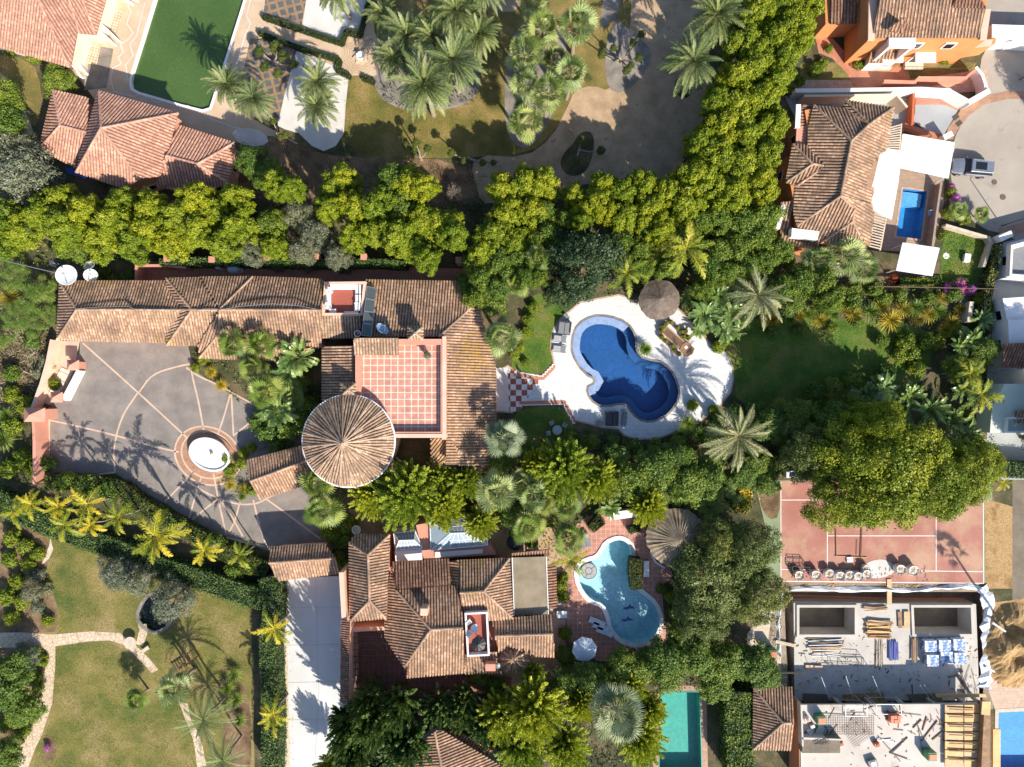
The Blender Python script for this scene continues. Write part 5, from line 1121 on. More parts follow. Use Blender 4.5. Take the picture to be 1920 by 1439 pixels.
for x,y,r,h in[(700,1350,62,1.8),(760,1400,66,1.5),(665,1410,50,1.8),(650,1370,40,1.9),(745,1325,52,1.6),(690,1320,36,1.7),(820,1330,48,1.0),(860,1335,46,1.0),(905,1360,44,1.0),(720,1440,50,1.1),(640,1350,34,.9),(870,1310,34,.8)]: veg("conifer",x,y,r,h)
for x,y,r,h in[(1250,1240,44,.8),(1305,1235,46,.85),(1280,1195,34,.7),(1360,1240,44,.75),(1415,1250,44,.8),(1165,1255,38,.65),(1100,1275,38,.65),(1060,1290,36,.6),(1340,1290,36,.6),(1440,1265,30,.6),(1290,1190,34,.6),(1250,1275,36,.6),(1430,1300,0,1),(1130,1290,36,.6),(1200,1255,34,.6)]:
    if r: veg("oak",x,y,r,h)
for x,y,r,h in[(1180,900,44,.8),(1235,880,46,.8),(1290,905,46,.8),(1150,860,30,.6),(1270,860,34,.7),(1330,900,38,.7),(1420,870,34,.5),(1440,905,30,.5),(1400,890,34,.5),(1500,780,40,.6),(1450,800,40,.6),(1560,790,40,.6),(1620,770,36,.6),(940,870,30,.6),(960,960,30,.5),(0,1300,54,.7),(40,1330,40,.6),(20,1260,40,.6),(5,1420,40,.6),(1640,640,0,1),(1850,660,30,.5),(1800,690,30,.5),(1490,560,34,.5),(880,560,0,1)]:
    if r: veg("oak",x,y,r,h)
# palms
for x,y,r,h in[(765,68,58,1.0),(855,22,62,1.1),(850,116,68,1.15),(797,160,68,1.2),(632,-22,58,.9),(596,155,46,.85),(594,200,46,.75),(428,160,46,.9),(475,185,44,.8),(1343,30,62,1.1),(1300,116,66,1.1),(738,108,46,.9),(898,66,48,.95),(812,72,50,1.0),(720,30,40,.8),(905,-20,50,1.0)]: veg("date",x,y,r,h)
veg("date_pale",1421,555,64,.95); veg("date_pale",1384,818,72,1.0)
for x,y,r,h in[(382,1350,58,1.0),(418,1425,50,.9)]: veg("date_thin",x,y,r,h)
for x,y,r,h in[(1017,55,50,1.1),(1084,45,48,1.1),(984,104,46,1.0),(1071,138,46,1.05),(984,160,44,1.0),(1028,176,44,1.0),(984,228,46,1.0),(1000,5,40,.9),(1040,110,36,.9),(940,632,46,.9),(932,920,50,1.1),(975,905,36,.9),(1000,925,42,.9),(1585,480,50,.9),(1530,492,40,.8),(1620,505,38,.7),(327,1289,42,.8)]: veg("fan",x,y,r,h)
veg("tall_fan",2092,1333,38,1.0,"tall fan palm beyond the lower right corner throwing its shadow on the court"); veg("bluefan",945,820,46,1.0); veg("silver",1155,1330,66,1.0)
for x,y,r,h in[(438,645,36,1.1),(490,645,36,1.1),(498,735,40,.9),(475,690,34,.9),(595,905,44,1.0),(606,960,44,1.0),(1009,486,30,1.2),(255,1312,30,.5),(990,990,40,.8),(970,530,34,.8),(1840,402,20,.25),(1797,395,22,.25),(1065,1010,42,.8),(1060,950,36,.8),(545,740,34,.6),(1020,940,34,.8)]: veg("fan_green",x,y,r,h)
for x,y,r,h in[(58,945,34,.8),(110,950,34,.8),(165,945,38,.9),(293,1008,56,1.15),(383,1032,36,.8),(514,1178,36,.8),(512,1340,36,.8),(170,985,30,.7),(1880,905,20,.4)]: veg("queen",x,y,r,h)
for x,y,r,h in[(222,970,36,.9),(120,985,36,.8),(449,1042,30,.75),(1174,512,46,1.0),(1287,466,60,1.15),(30,960,34,.7),(1070,1050,36,.6),(1240,480,36,.8),(1840,740,46,.8),(1820,700,34,.8)]: veg("queen_green",x,y,r,h)
for x,y,r,h in[(562,669,36,1.9),(540,700,30,1.5),(525,770,34,1.8),(1345,560,34,1.5),(1320,590,30,1.4),(1370,590,34,1.3),(1775,850,34,1.5),(1350,1285,22,1.2),(1360,620,24,1.0),(1810,820,32,1.4),(1655,730,30,1.2)]: veg("banana",x,y,r,h)
for x,y,r,h in[(1290,560,24,1.0),(1310,620,20,.8),(1335,600,30,1.2),(1385,560,30,1.2),(1380,625,18,.8),(1160,860,26,1.5),(1700,745,32,1.3),(1740,770,34,1.4),(1780,790,32,1.4),(1820,640,28,1.2),(1835,600,26,1.0),(1800,650,28,1.2),(1840,650,24,1.2),(1145,880,22,1.4),(1620,740,28,1.2),(1690,790,26,1.2),(1750,830,30,1.4),(1145,950,24,1.2),(1800,730,30,1.3),(830,885,22,1.2)]: veg("strelitzia",x,y,r,h)
for x,y,r in[(396,698,15),(415,722,15),(433,909,15),(457,917,13),(1446,600,22),(1668,600,26),(1692,580,22),(1650,575,20),(1782,606,22),(1740,590,20),(1600,590,20),(1585,575,16),(1770,620,18),(1720,600,16),(1535,600,18),(1500,592,16),(20,560,24),(40,830,0),(1460,760,18),(1470,790,16),(1765,560,15),(1800,580,16)]:
    if r: veg("yucca",x,y,r,1.1)
for x,y,r in[(1534,582,20),(1510,588,16),(1713,577,22),(1631,585,22),(1560,590,18),(1757,585,20),(1209,655,17),(428,1290,18),(440,1265,17),(445,1310,17),(425,1320,14),(10,825,24),(15,780,20),(450,1350,16),(1480,600,14),(1290,795,20),(1310,815,20),(1275,815,16),(455,930,12),(1680,615,14),(1345,860,20)]: veg("cycad",x,y,r,1.1)
for x,y,r in[(20,520,34),(60,560,36),(25,590,34),(80,540,30),(60,610,28),(0,630,28),(95,590,24),(10,480,28),(1250,930,34),(1290,940,30),(1330,945,34),(1260,890,34),(1330,870,30),(1370,930,30)]: veg("papyrus",x,y,r,1.2)
# shrubs
rr_=random.Random(3)
for x,y,r in[(975,650,12),(985,625,14),(990,598,14),(985,680,10),(965,665,12),(1000,575,12),(70,155,0),(20,90,14),(60,108,14),(640,500,16),(20,1010,20),(45,1025,18),(70,1040,16),(15,1050,18),(50,1060,16),(30,1090,18),(10,1120,20),(40,1130,18),(20,1160,18),(88,1165,14),(60,1225,16),(78,1240,14),(70,1290,14),(68,1270,12),(60,1345,14),(40,1370,18),(10,1360,18),(365,690,12),(380,672,14),(430,885,14),(450,870,14),(455,850,12),(425,860,12),(470,920,12),(1348,650,16),(1358,640,12),(1060,1190,16),(1052,1100,16),(1056,1120,14),(1058,1085,12),(1810,410,14),(1780,400,14),(1770,440,12),(1785,360,12),(1260,1120,16),(1240,1105,12),(1290,1140,20),(1270,1150,18),(1235,1150,0),(1700,640,22),(1710,660,20),(1690,665,18),(1760,640,20),(1790,620,18),(1720,690,18),(1840,560,16),(1850,580,18),(1845,610,18),(1530,130,16),(1545,118,12),(1610,95,12),(1612,118,14),(1555,90,10),(1772,112,12),(1500,150,14),(1490,170,14),(1885,455,0),(100,720,14),(20,740,20),(45,760,22),(20,800,22),(40,860,22),(15,880,22),(60,880,18),(1520,640,0),(1300,760,14),(1340,770,14),(1055,830,14),(1020,850,16),(1070,820,14),(470,840,12),(1600,640,0),(640,1010,24),(650,985,24),(630,1045,18),(645,1060,14),(620,1000,24)]:
    if r: veg("shrub",x,y,r,1.0)
for x,y,r in[(88,870,18),(120,905,26),(160,910,26),(200,920,26),(75,600,0),(240,950,20),(300,965,20),(330,985,22),(400,1020,24),(440,1070,24),(470,1060,22),(85,560,0),(60,640,18),(20,700,20),(500,810,24),(540,810,26),(520,840,20),(560,790,24),(480,790,20),(545,850,18),(575,760,22),(560,720,24),(1500,620,14),(1560,615,14),(1610,605,14),(1655,640,16),(1740,640,18),(1450,620,14),(1090,830,18),(1110,830,18),(1150,830,18),(1190,840,20),(1230,840,20),(1270,830,20),(1050,850,18),(1330,830,22),(1350,790,20),(1380,770,16),(1420,770,22),(1460,810,24),(1500,820,26),(1480,850,24),(900,1270,24),(930,1290,24),(1060,1230,20),(1070,1260,22),(1640,540,20),(1600,545,20),(1690,555,18),(1740,560,18),(1790,550,18),(1660,560,18),(1600,565,22),(240,520,18),(215,525,16),(195,510,14),(1170,1235,16),(1210,1230,16),(750,1300,24),(700,1290,24),(680,1310,24),(1530,735,24),(1560,725,22),(1600,710,20),(1660,700,24),(1820,780,20),(1390,1330,26),(1380,1360,26),(1385,1390,26),(1390,1420,26),(1400,1290,22)]:
    if r: veg("shrub_dark",x,y,r,1.0)
for x,y,r in[(70,1080,16),(85,1105,16),(68,1140,16),(55,1075,14),(80,1215,0),(60,1210,0),(540,470,18),(610,470,18),(650,500,16),(580,500,16),(520,500,14),(620,240,0),(1190,560,12),(40,1215,14),(1265,655,0),(1800,560,14),(85,680,18),(75,700,16)]:
    if r: veg("shrub_grey",x,y,r,1.0)
for x,y,r in[(590,405,26),(575,375,22),(850,368,26),(860,400,20),(480,440,22),(548,395,20),(610,455,22)]: veg("bare",x,y,r,1.5)
for x,y,r in[(1800,535,15),(1780,540,12),(1822,543,11),(1805,548,9),(1792,372,12),(70,1290,8),(1785,350,8),(88,1402,8)]: veg("flower",x,y,r,1)
for x,y,r in[(1676,522,10),(1215,1232,10),(1185,1222,8),(1205,1240,8)]: veg("redflower",x,y,r,1)
# cloud-pruned trees: pale limbs each ending in a clipped ball
def cloud(x,y,balls,label,z=3.2,br=8.5):
    b=P(x,y); o=thing("cloud_pruned_tree",label,"tree",(b.x,b.y,0),"cloud-pruned trees in the park"); m=M(); R,zc,parts=PROTO["ball"][0]
    m.tube(b,b+Vector((0,0,.9)),.2,.16)
    for (bx,by) in balls:
        e=P(bx,by,z+RNG.uniform(-.4,.5)); md=b.lerp(e,.5)+Vector((0,0,-.35)); m.path([b+Vector((0,0,.7)),md,e],.12,.05,5)
        f=bpy.data.objects.new("foliage_ball",parts[0][1]); link(f,o); s=RR(br,z)/.75*RNG.uniform(.85,1.2); f.scale=(s,s,s*.75); f.location=(e.x-b.x,e.y-b.y,e.z-.7*s)
    m.build("trunk",MATS["trunk_pale"],o)
cloud(1165,118,[(1129,102),(1187,80),(1203,64),(1198,108),(1183,122),(1175,132),(1150,90)],"cloud-pruned tree with round green pads in the oval grey bed",3.6)
cloud(790,300,[(760,272),(780,267),(801,278),(775,282)],"three-headed cloud-pruned tree standing in the tree shadow on the park lawn")
cloud(522,262,[(512,227),(525,256),(535,252)],"small cloud-pruned tree at the pointed end of the white gravel",2.4)
cloud(518,122,[(515,87),(530,105),(550,120),(495,125),(520,138),(486,95)],"spreading cloud-pruned olive over the dark planting squares",2.6,12)
cloud(880,300,[(846,287),(870,300),(905,305),(925,305)],"shaded cloud-pruned tree left of the gravel court",2.6)
cloud(1085,285,[(1127,282),(1090,262),(1080,300)],"cloud-pruned tree in the kidney-shaped bed of the gravel court",2.6)
# hedges
BOX="box hedges round the white gravel beds"
for lb,pts in(("box hedge below the upper white gravel bed",[(492,30),(640,80)]),("short box hedge stepping up beside the star-shaped fountain paving",[(640,80),(647,58),(674,64)]),("box hedge along the right side of the upper white gravel bed",[(674,64),(694,-10)]),("box hedge above the lower white gravel garden",[(484,60),(560,88),(636,112)]),("short box hedge at the lower left of the star-shaped paving",[(636,112),(632,132),(655,142)]),("tiny box hedge at the bottom of the star-shaped paving",[(680,145),(700,152)])):
    hedge("box_hedge",lb,"hedge",pts,9,.7,"leaf_box",dens=120,L=.13,smooth=0,group=BOX)
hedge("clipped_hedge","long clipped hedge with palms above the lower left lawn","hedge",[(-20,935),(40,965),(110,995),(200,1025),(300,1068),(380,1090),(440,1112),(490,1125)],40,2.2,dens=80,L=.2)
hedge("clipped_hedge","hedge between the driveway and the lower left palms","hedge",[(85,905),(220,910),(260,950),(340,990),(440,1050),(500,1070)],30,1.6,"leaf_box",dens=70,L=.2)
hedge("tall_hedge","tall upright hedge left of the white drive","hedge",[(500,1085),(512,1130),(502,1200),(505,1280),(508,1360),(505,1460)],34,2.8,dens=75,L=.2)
hedge("climber_hedge","bright climbing hedge on the wall north of the long tiled wing","hedge",[(300,492),(400,490),(500,492),(600,494),(700,492),(760,496)],14,2.2,dens=110,L=.2)
hedge("clipped_hedge","rounded clipped hedge between the turquoise pool and white lounger","hedge",[(1193,1050),(1190,1070),(1195,1105)],24,1.5,"leaf_box",dens=130,L=.13,smooth=1)
hedge("clipped_hedge","oval clipped bush at the top of the red terrace","hedge",[(1112,978),(1120,985),(1124,990)],32,1.2,"leaf_box",dens=130,L=.13)
hedge("clipped_hedge","small round clipped bush right of the oval clipped bush","hedge",[(1188,988),(1192,998)],24,1.2,"leaf_hedge",dens=130,L=.13)
hedge("tall_hedge","dark tall hedge right of the teal pool","hedge",[(1388,1300),(1385,1360),(1392,1460)],52,3.0,"leaf_oak",dens=60,L=.24)
hedge("yellow_hedge","golden clipped shrub left of the tennis court","hedge",[(1396,915),(1400,935),(1390,960)],24,1.8,"leaf_queen",dens=110,L=.2)
hedge("flowering_hedge","brown flowering hedge right of the grass plot","hedge",[(1872,460),(1868,500),(1855,540),(1850,580)],14,1.5,"leaf_holm",dens=90,L=.18)
hedge("flowering_hedge","yellow-green border under the square white canopy","hedge",[(1690,528),(1730,530),(1765,522)],14,1.0,"leaf_laurel",dens=110,L=.18)
hedge("clipped_hedge","low hedge at the right edge beyond the broad tree","hedge",[(1880,880),(1960,885)],30,1.8,dens=80,L=.2)
hedge("clipped_hedge","bright hedge below the climbing palms at the tennis court corner","hedge",[(1415,905),(1440,890),(1465,868)],30,2.0,"leaf_bright",dens=80,L=.2)
# ground cover
cover("undergrowth","shaded green undergrowth below the laurel trees",[(-60,380),(880,380),(900,330),(1060,350),(1240,350),(1330,280),(1340,0),(1530,0),(1520,130),(1470,200),(1440,420),(1470,540),(1300,560),(1130,560),(1000,540),(890,520),(760,488),(300,488),(110,500),(-60,470)],9,1.1,"leaf_oak",.34,seed=2,patch=-.1)
cover("undergrowth","mixed green plants along the belt under the pool terrace",[(960,850),(1060,800),(1160,815),(1230,828),(1300,800),(1370,765),(1480,775),(1740,765),(1860,640),(1870,860),(1700,900),(1480,880),(1400,960),(1280,960),(1140,965),(1050,1000),(940,980),(900,880)],11,1.0,"leaf_oak",.34,seed=3,patch=-.3)
cover("undergrowth","low planting above the east lawn",[(1380,600),(1480,585),(1600,598),(1730,605),(1750,640),(1800,690),(1870,640),(1860,560),(1760,530),(1650,530),(1450,540),(1380,560),(1270,560),(1290,600),(1340,640)],12,.8,"leaf_bright",.30,seed=4,patch=-.3)
cover("undergrowth","green plants left of the driveway wall",[(-60,480),(110,500),(100,600),(60,640),(-60,640)],12,.9,"leaf_fan_green",.36,.25,seed=5)
cover("undergrowth","mixed plants at the left edge below the brushwood",[(-60,740),(50,720),(62,900),(80,920),(-60,940)],11,.9,"leaf_oak",.30,seed=6,patch=-.2)
cover("undergrowth","dark planting below the southern villa",[(650,1300),(960,1275),(1060,1240),(1200,1235),(1440,1200),(1430,1300),(1320,1290),(1235,1290),(1230,1450),(1000,1450),(800,1370),(700,1460),(600,1460)],11,1.0,"leaf_dark",.32,seed=7,patch=-.3)
cover("undergrowth","green planting round the round tower",[(350,660),(480,650),(600,690),(600,760),(570,790),(560,830),(470,850),(480,790),(440,745),(372,690)],12,.8,"leaf_oak",.28,seed=8,patch=-.4)
cover("undergrowth","planting beside the oval fountain",[(428,838),(470,845),(480,930),(440,930),(410,900),(436,880)],14,.5,"leaf_bright",.22,seed=9)
cover("undergrowth","plants under the trees between the two villas",[(600,930),(680,900),(940,890),(1050,960),(1060,1040),(1040,1060),(940,1000),(800,970),(660,1000),(640,1080),(615,1040)],12,1.2,"leaf_bright",.30,seed=10,patch=-.3)
cover("garden_flowers","flowering garden plants in the left bed",[(-20,990),(40,990),(85,1015),(70,1060),(75,1100),(98,1130),(98,1178),(-20,1180)],14,.5,"leaf_bright",.20,seed=11,patch=.15)
cover("garden_flowers","flowering garden plants beside the left path",[(-20,1222),(80,1222),(72,1280),(60,1340),(40,1380),(-20,1390)],14,.5,"leaf_oak",.20,seed=12,patch=.1)
cover("brushwood","pale dry brushwood heap left of the long tiled wing",[(-40,640),(40,595),(98,590),(95,640),(85,720),(55,760),(-40,770)],45,.7,"leaf_dead",.75,.10,seed=13,up=.4)
cover("grass","coarse grass on the walled plot",[(1780,432),(1850,452),(1838,500),(1820,530),(1768,525),(1770,470)],45,.25,"leaf_bright",.16,.5,seed=14)
for i_,(lb_,q_) in enumerate((("short dry grass of the upper part of the lower left garden",[(100,1010),(250,1062),(400,1108),(468,1128),(474,1260),(430,1262),(400,1290),(340,1315),(300,1256),(262,1178),(110,1186),(110,1125),(82,1090),(95,1055)]),("short dry grass of the lower part of the lower left garden",[(106,1214),(205,1204),(262,1240),(300,1262),(345,1320),(360,1380),(375,1450),(60,1450),(92,1360)]),("short green grass of the east lawn",[(1352,650),(1360,625),(1400,603),(1600,603),(1716,610),(1740,650),(1720,700),(1480,765),(1385,755),(1380,700)]),("short grass of the park lawn",[(645,145),(700,155),(712,190),(800,216),(890,200),(940,180),(945,260),(985,290),(850,292),(645,296)]),("short grass of the small lawn beside the deep blue pool",[(990,562),(1075,565),(1046,598),(1033,624),(1030,656),(1034,674),(1016,698),(975,698),(962,686)]))):
    cover("grass",lb_,q_,70,.10,"leaf_laurel" if i_!=2 and i_!=4 else "leaf_bright",.13,.28,seed=20+i_,up=.3)
cover("weeds","weeds beside the construction site path",[(1440,1130),(1462,1110),(1470,1300),(1455,1310)],18,.5,"leaf_olive",.2,seed=15,patch=.1)
cover("palm_bed_plants","spiky dark plants in the palm bed",[(720,60),(790,40),(880,70),(905,140),(890,195),(800,212),(730,200),(700,165),(700,110)],26,.6,"leaf_dark",.30,.3,seed=16,patch=.1)
cover("fallen_leaves","fallen leaves on the mulch strip",[(436,275),(520,255),(640,298),(880,302),(905,385),(430,385)],26,.1,"leaf_dead",.14,.6,seed=17,patch=0)
for i_,(lb_,q_,d_) in enumerate((("dry leaves blown along the hedge edge of the driveway",[(86,850),(150,862),(230,872),(300,915),(360,960),(430,985),(500,1005),(620,1005),(640,1030),(500,1030),(430,1008),(340,968),(300,940),(215,885),(86,893)],5),("dry leaves scattered thinly over the driveway",[(150,650),(345,650),(372,700),(470,765),(560,780),(600,930),(620,1000),(430,1000),(300,900),(215,880),(95,880),(100,760)],.35),("dry leaves along the edges of the white drive",[(533,1090),(545,1090),(552,1250),(556,1430),(545,1430),(538,1250)],5),("dry leaves scattered on the red terrace",[(1065,1010),(1100,970),(1215,962),(1240,1040),(1190,1060),(1160,1000),(1120,1035),(1080,1060),(1100,1140),(1140,1200),(1070,1195)],1.6),("fallen leaves at the foot of the trees on the gravel court",[(900,300),(985,300),(1040,290),(1100,340),(1200,330),(1280,290),(1310,200),(1320,290),(1240,350),(1060,350),(920,390)],5))):
    cover("fallen_leaves",lb_,q_,d_,.08,"leaf_dead",.15,.55,seed=40+i_)
# ---------------------------------------------------------------- objects
def local(o,rz=0):
    R=Matrix.Rotation(rz,3,'Z'); L=Vector(o.location)
    return lambda x,y,z: L+R@Vector((x,y,z))
# parked car, long side along the photo's width
def car(x,y,rz,label):
    p=P(x,y); o=thing("parked_car",label,"car",p); f=local(o,rz); L_,Wd=4.6,1.86; o.scale=(.9,.95,.95)
    st=[(-2.3,.55,.62,.72),(-2.2,.42,.80,.80),(-1.6,.35,.90,.92),(-.9,.3,.93,.98),(.9,.3,.93,1.0),(1.7,.32,.92,.98),(2.15,.4,.85,.92),(2.3,.5,.72,.8)]
    m=M(); rings=[]
    for (sx,zl,w,zt) in st: rings.append([f(sx,a*w,b) for a,b in((-.9,zl),(-1,zl+.15),(-1,zt-.12),(-.88,zt),(-.4,zt+.05),(.4,zt+.05),(.88,zt),(1,zt-.12),(1,zl+.15),(.9,zl))])
    for A,B in zip(rings,rings[1:]):
        for i in range(10): m.face([A[i],B[i],B[(i+1)%10],A[(i+1)%10]])
    m.face(rings[0]); m.face(rings[-1][::-1]); m.build("body",MATS["car_paint"],o,True)
    def slab(name,mat,q0,q1,z0,z1):
        m=M(); a=[f(*v,z0) for v in q0]; b=[f(*v,z1) for v in q1]; 
        for i in range(4): m.face([a[i],a[(i+1)%4],b[(i+1)%4],b[i]])
        m.face(b); return m.build(name,MATS[mat],o)
    slab("greenhouse","glass_dark",[(-1.05,-.88),(2.26,-.82),(2.26,.82),(-1.05,.88)],[(-.5,-.70),(1.98,-.66),(1.98,.66),(-.5,.70)],.98,1.50)
    slab("roof","car_paint",[(-.52,-.75),(2.1,-.70),(2.1,.70),(-.52,.75)],[(-.42,-.66),(2.0,-.62),(2.0,.62),(-.42,.66)],1.49,1.57); slab("sunroof","glass_dark",[(-.1,-.45),(1.25,-.45),(1.25,.45),(-.1,.45)],[(-.08,-.43),(1.2,-.43),(1.2,.43),(-.08,.43)],1.56,1.59)
    for s in(-1,1):
        m=M(); m.tube(f(-.35,s*.68,1.6),f(1.9,s*.64,1.6),.025,n=5); m.build("roof_rail",MATS["steel"],o); M().box(f(-.85,s*1.0,1.02),(.18,.22,.14),rz).build("mirror",MATS["car_paint"],o); M().box(f(-2.2,s*.62,.68),(.22,.34,.14),rz).build("headlight",MATS["glass_blue"],o); M().box(f(2.27,s*.62,.78),(.12,.3,.14),rz).build("tail_light",MATS["orange_paint"],o)
        for wx in(-1.4,1.4):
            w=M().tube(f(wx,s*.72,.33),f(wx,s*.945,.33),.33,n=20).build("wheel",MATS["tyre"],o); M().tube(f(wx,s*.9,.33),f(wx,s*.955,.33),.2,n=12).build("rim",MATS["steel"],w)
car(1815,318,math.radians(-6),"grey estate car with dark sunroof parked beside the white carport canopy")
def lounger(x,y,rz,label,mat="cushion_grey",frame="grey_mid",w=.62,group=None,L=1.9):
    p=P(x,y); o=thing("sun_lounger",label,"sun lounger",p,group); f=local(o,rz)
    M().box(f(-.3,0,.33),(L-.65,w-.06,.07),rz).build("mattress",MATS[mat],o)
    R=Matrix.Rotation(rz,3,'Z')@Matrix.Rotation(-.45,3,'Y'); M().box(f(L/2-.38,0,.46),(.68,w-.06,.07),R=R).build("backrest",MATS[mat],o)
    m=M(); 
    for s in(-1,1): m.box(f(0,s*(w/2-.02),.28),(L,.05,.07),rz)
    for k in range(9): m.box(f(-L/2+.1+k*L/9,0,.275),(.05,w,.04),rz)
    m.build("frame",MATS[frame],o)
    for sx in(-.8,.75):
        for s in(-1,1): M().box(f(sx,s*(w/2-.03),.13),(.06,.05,.26),rz).build("leg",MATS[frame],o)
    return o
def daybed(x,y,rz,label,w=1.6,d=1.7,mat="grey_mid",group=None):
    p=P(x,y); o=thing("daybed",label,"daybed",p,group); f=local(o,rz)
    M().box(f(0,0,.18),(w,d,.3),rz).build("base",MATS["grey_dark"],o)
    for s in(-1,1): M().box(f(s*w/4,0,.40),(w/2-.06,d-.16,.16),rz).build("cushion",MATS[mat],o)
    M().box(f(0,d/2-.07,.5),(w,.14,.6),rz).build("backrest",MATS["grey_dark"],o)
    for s in(-1,1): M().box(f(s*(w/2-.05),.1,.4),(.1,d-.3,.4),rz).build("armrest",MATS["grey_dark"],o)
    return o
daybed(1058,616,-.12,"grey woven daybed on the upper left edge of the white terrace",1.5,1.5)
g="loungers on the white terrace"
lounger(1050,636,-.1,"upper dark lounger of the two left of the deep blue pool","cushion_grey","grey_dark",.75,g,1.5); lounger(1049,655,-.1,"lower dark lounger of the two left of the deep blue pool","cushion_grey","grey_dark",.75,g,1.5)
daybed(1147,785,0,"black daybed below the deep blue pool",1.45,1.7,"grey_dark"); lounger(1170,785,math.pi/2-.1,"narrow dark lounger right of the black daybed","grey_mid","grey_dark",.5,g,1.6)
for x,y,w,d,rz,lb in((1062,594,.8,.35,-.75,"small folded grey stool at the upper left corner of the white terrace"),(1124,793,.8,.5,-.1,"flat grey side table left of the black daybed"),(1168,769,.4,.2,.2,"little grey box between the daybed and the pool edge")):
    p=P(x,y); o=thing("side_table",lb,"table",p); f=local(o,rz); M().box(f(0,0,.34),(w,d,.05),rz).build("table_top",MATS["grey_mid"],o)
    for a in(-1,1):
        for b in(-1,1): M().box(f(a*w*.42,b*d*.4,.16),(.05,.05,.32),rz).build("leg",MATS["grey_dark"],o)
# slatted bench table
p=P(1268,640); o=thing("slatted_bench","long slatted wooden bench with a solid table end on the white terrace","bench",p); rz=math.radians(-41); f=local(o,rz)
m=M(); 
for k in range(11): m.box(f(-1.75+k*.235,0,.42),(.12,.85,.05),rz)
m.build("slat",MATS["wood"],o)
for s in(-1,1): M().box(f(-.35,s*.46,.36),(3.3,.1,.1),rz).build("rail",MATS["wood_pale"],o)
M().prism([f(a,b,0).xy for a,b in((.9,-.65),(2.1,-.65),(2.35,0),(2.1,.65),(.9,.65),(.7,0))],.40,.52).build("table_end",MATS["wood"],o); M().box(f(1.75,0,.535),(.14,.8,.03),rz).build("groove",MATS["grey_dark"],o); M().box(f(1.25,.1,.56),(.35,.3,.07),rz).build("folded_towel",MATS["canvas_white"],o)
for sx in(-1.8,.7,2.0):
    for s in(-1,1): M().box(f(sx,s*.45,.18),(.1,.1,.36),rz).build("leg",MATS["wood"],o)
def potplant(x,y,r,label,pot="terracotta",plant="shrub",g="potted plants",pr=None):
    p=P(x,y); o=thing("potted_plant",label,"potted plant",p,g); rr=r; m=M(); m.lathe(p,[(rr*.65,0),(rr*.95,.45),(rr*1.05,.5),(rr*.85,.5),(rr*.8,.42),(0,.42)],16); m.build("pot",MATS[pot],o)
    R,zc,parts=PROTO[plant][0]; q=bpy.data.objects.new("foliage",parts[0][1]); link(q,o); s=rr*1.0/R; q.scale=(s,s,s); q.location=(0,0,.42-.1*s); return o
for i,(x,y,r) in enumerate([(1241,614,.38),(1247,608,.3),(1238,622,.3),(1239,633,.32),(1246,640,.28),(1258,650,.36),(1263,658,.28),(1271,664,.3),(1256,605,.3),(1268,616,.28),(1276,623,.3),(1280,632,.34),(1283,622,.32),(1288,634,.34)]):
    potplant(x,y,r,["terracotta pot plant at the upper end of the slatted bench","terracotta pot plant along the lower left side of the slatted bench","terracotta pot plant along the upper right side of the slatted bench"][0 if i<3 else 1 if i<8 else 2],g="pots round the slatted bench")
# round table and chairs in the shady lawn
def rtable(x,y,z,r,label,mat="steel"):
    p=P(x,y,z); o=thing("round_table",label,"table",(p.x,p.y,z)); M().lathe(p+Vector((0,0,.70)),[(0,0),(r,0),(r,.04),(0,.045)],24).build("table_top",MATS[mat],o); M().tube(p,p+Vector((0,0,.7)),.05).lathe(p,[(0,.03),(.3,.02),(.3,0)],12).build("pedestal",MATS[mat],o); return o
def chair(x,y,z,rz,label,mat="white",group="garden chairs"):
    p=P(x,y,z); o=thing("garden_chair",label,"chair",(p.x,p.y,z),group); L=Vector(o.location); R=Matrix.Rotation(rz,3,'Z'); f=lambda a,b,c:L+R@Vector((a,b,c))
    M().box(f(0,0,.44),(.5,.5,.06),rz).build("seat",MATS[mat],o); M().box(f(0,.24,.7),(.5,.05,.5),rz).build("backrest",MATS[mat],o)
    for s in(-1,1): M().box(f(s*.25,0,.62),(.05,.45,.05),rz).build("armrest",MATS[mat],o)
    for a in(-.2,.2):
        for b in(-.2,.2): M().box(f(a,b,.21),(.05,.05,.42),rz).build("leg",MATS[mat],o)
rtable(1044,806,0,.55,"round pale garden table on the shady lawn under the blue pool")
for x,y,rz,lb in((1034,793,.5,"grey chair upper left of the round table on the shady lawn"),(1028,812,1.7,"grey chair left of the round table on the shady lawn"),(1058,797,-.6,"grey chair upper right of the round table on the shady lawn")): chair(x,y,0,rz,lb,"cushion_grey")
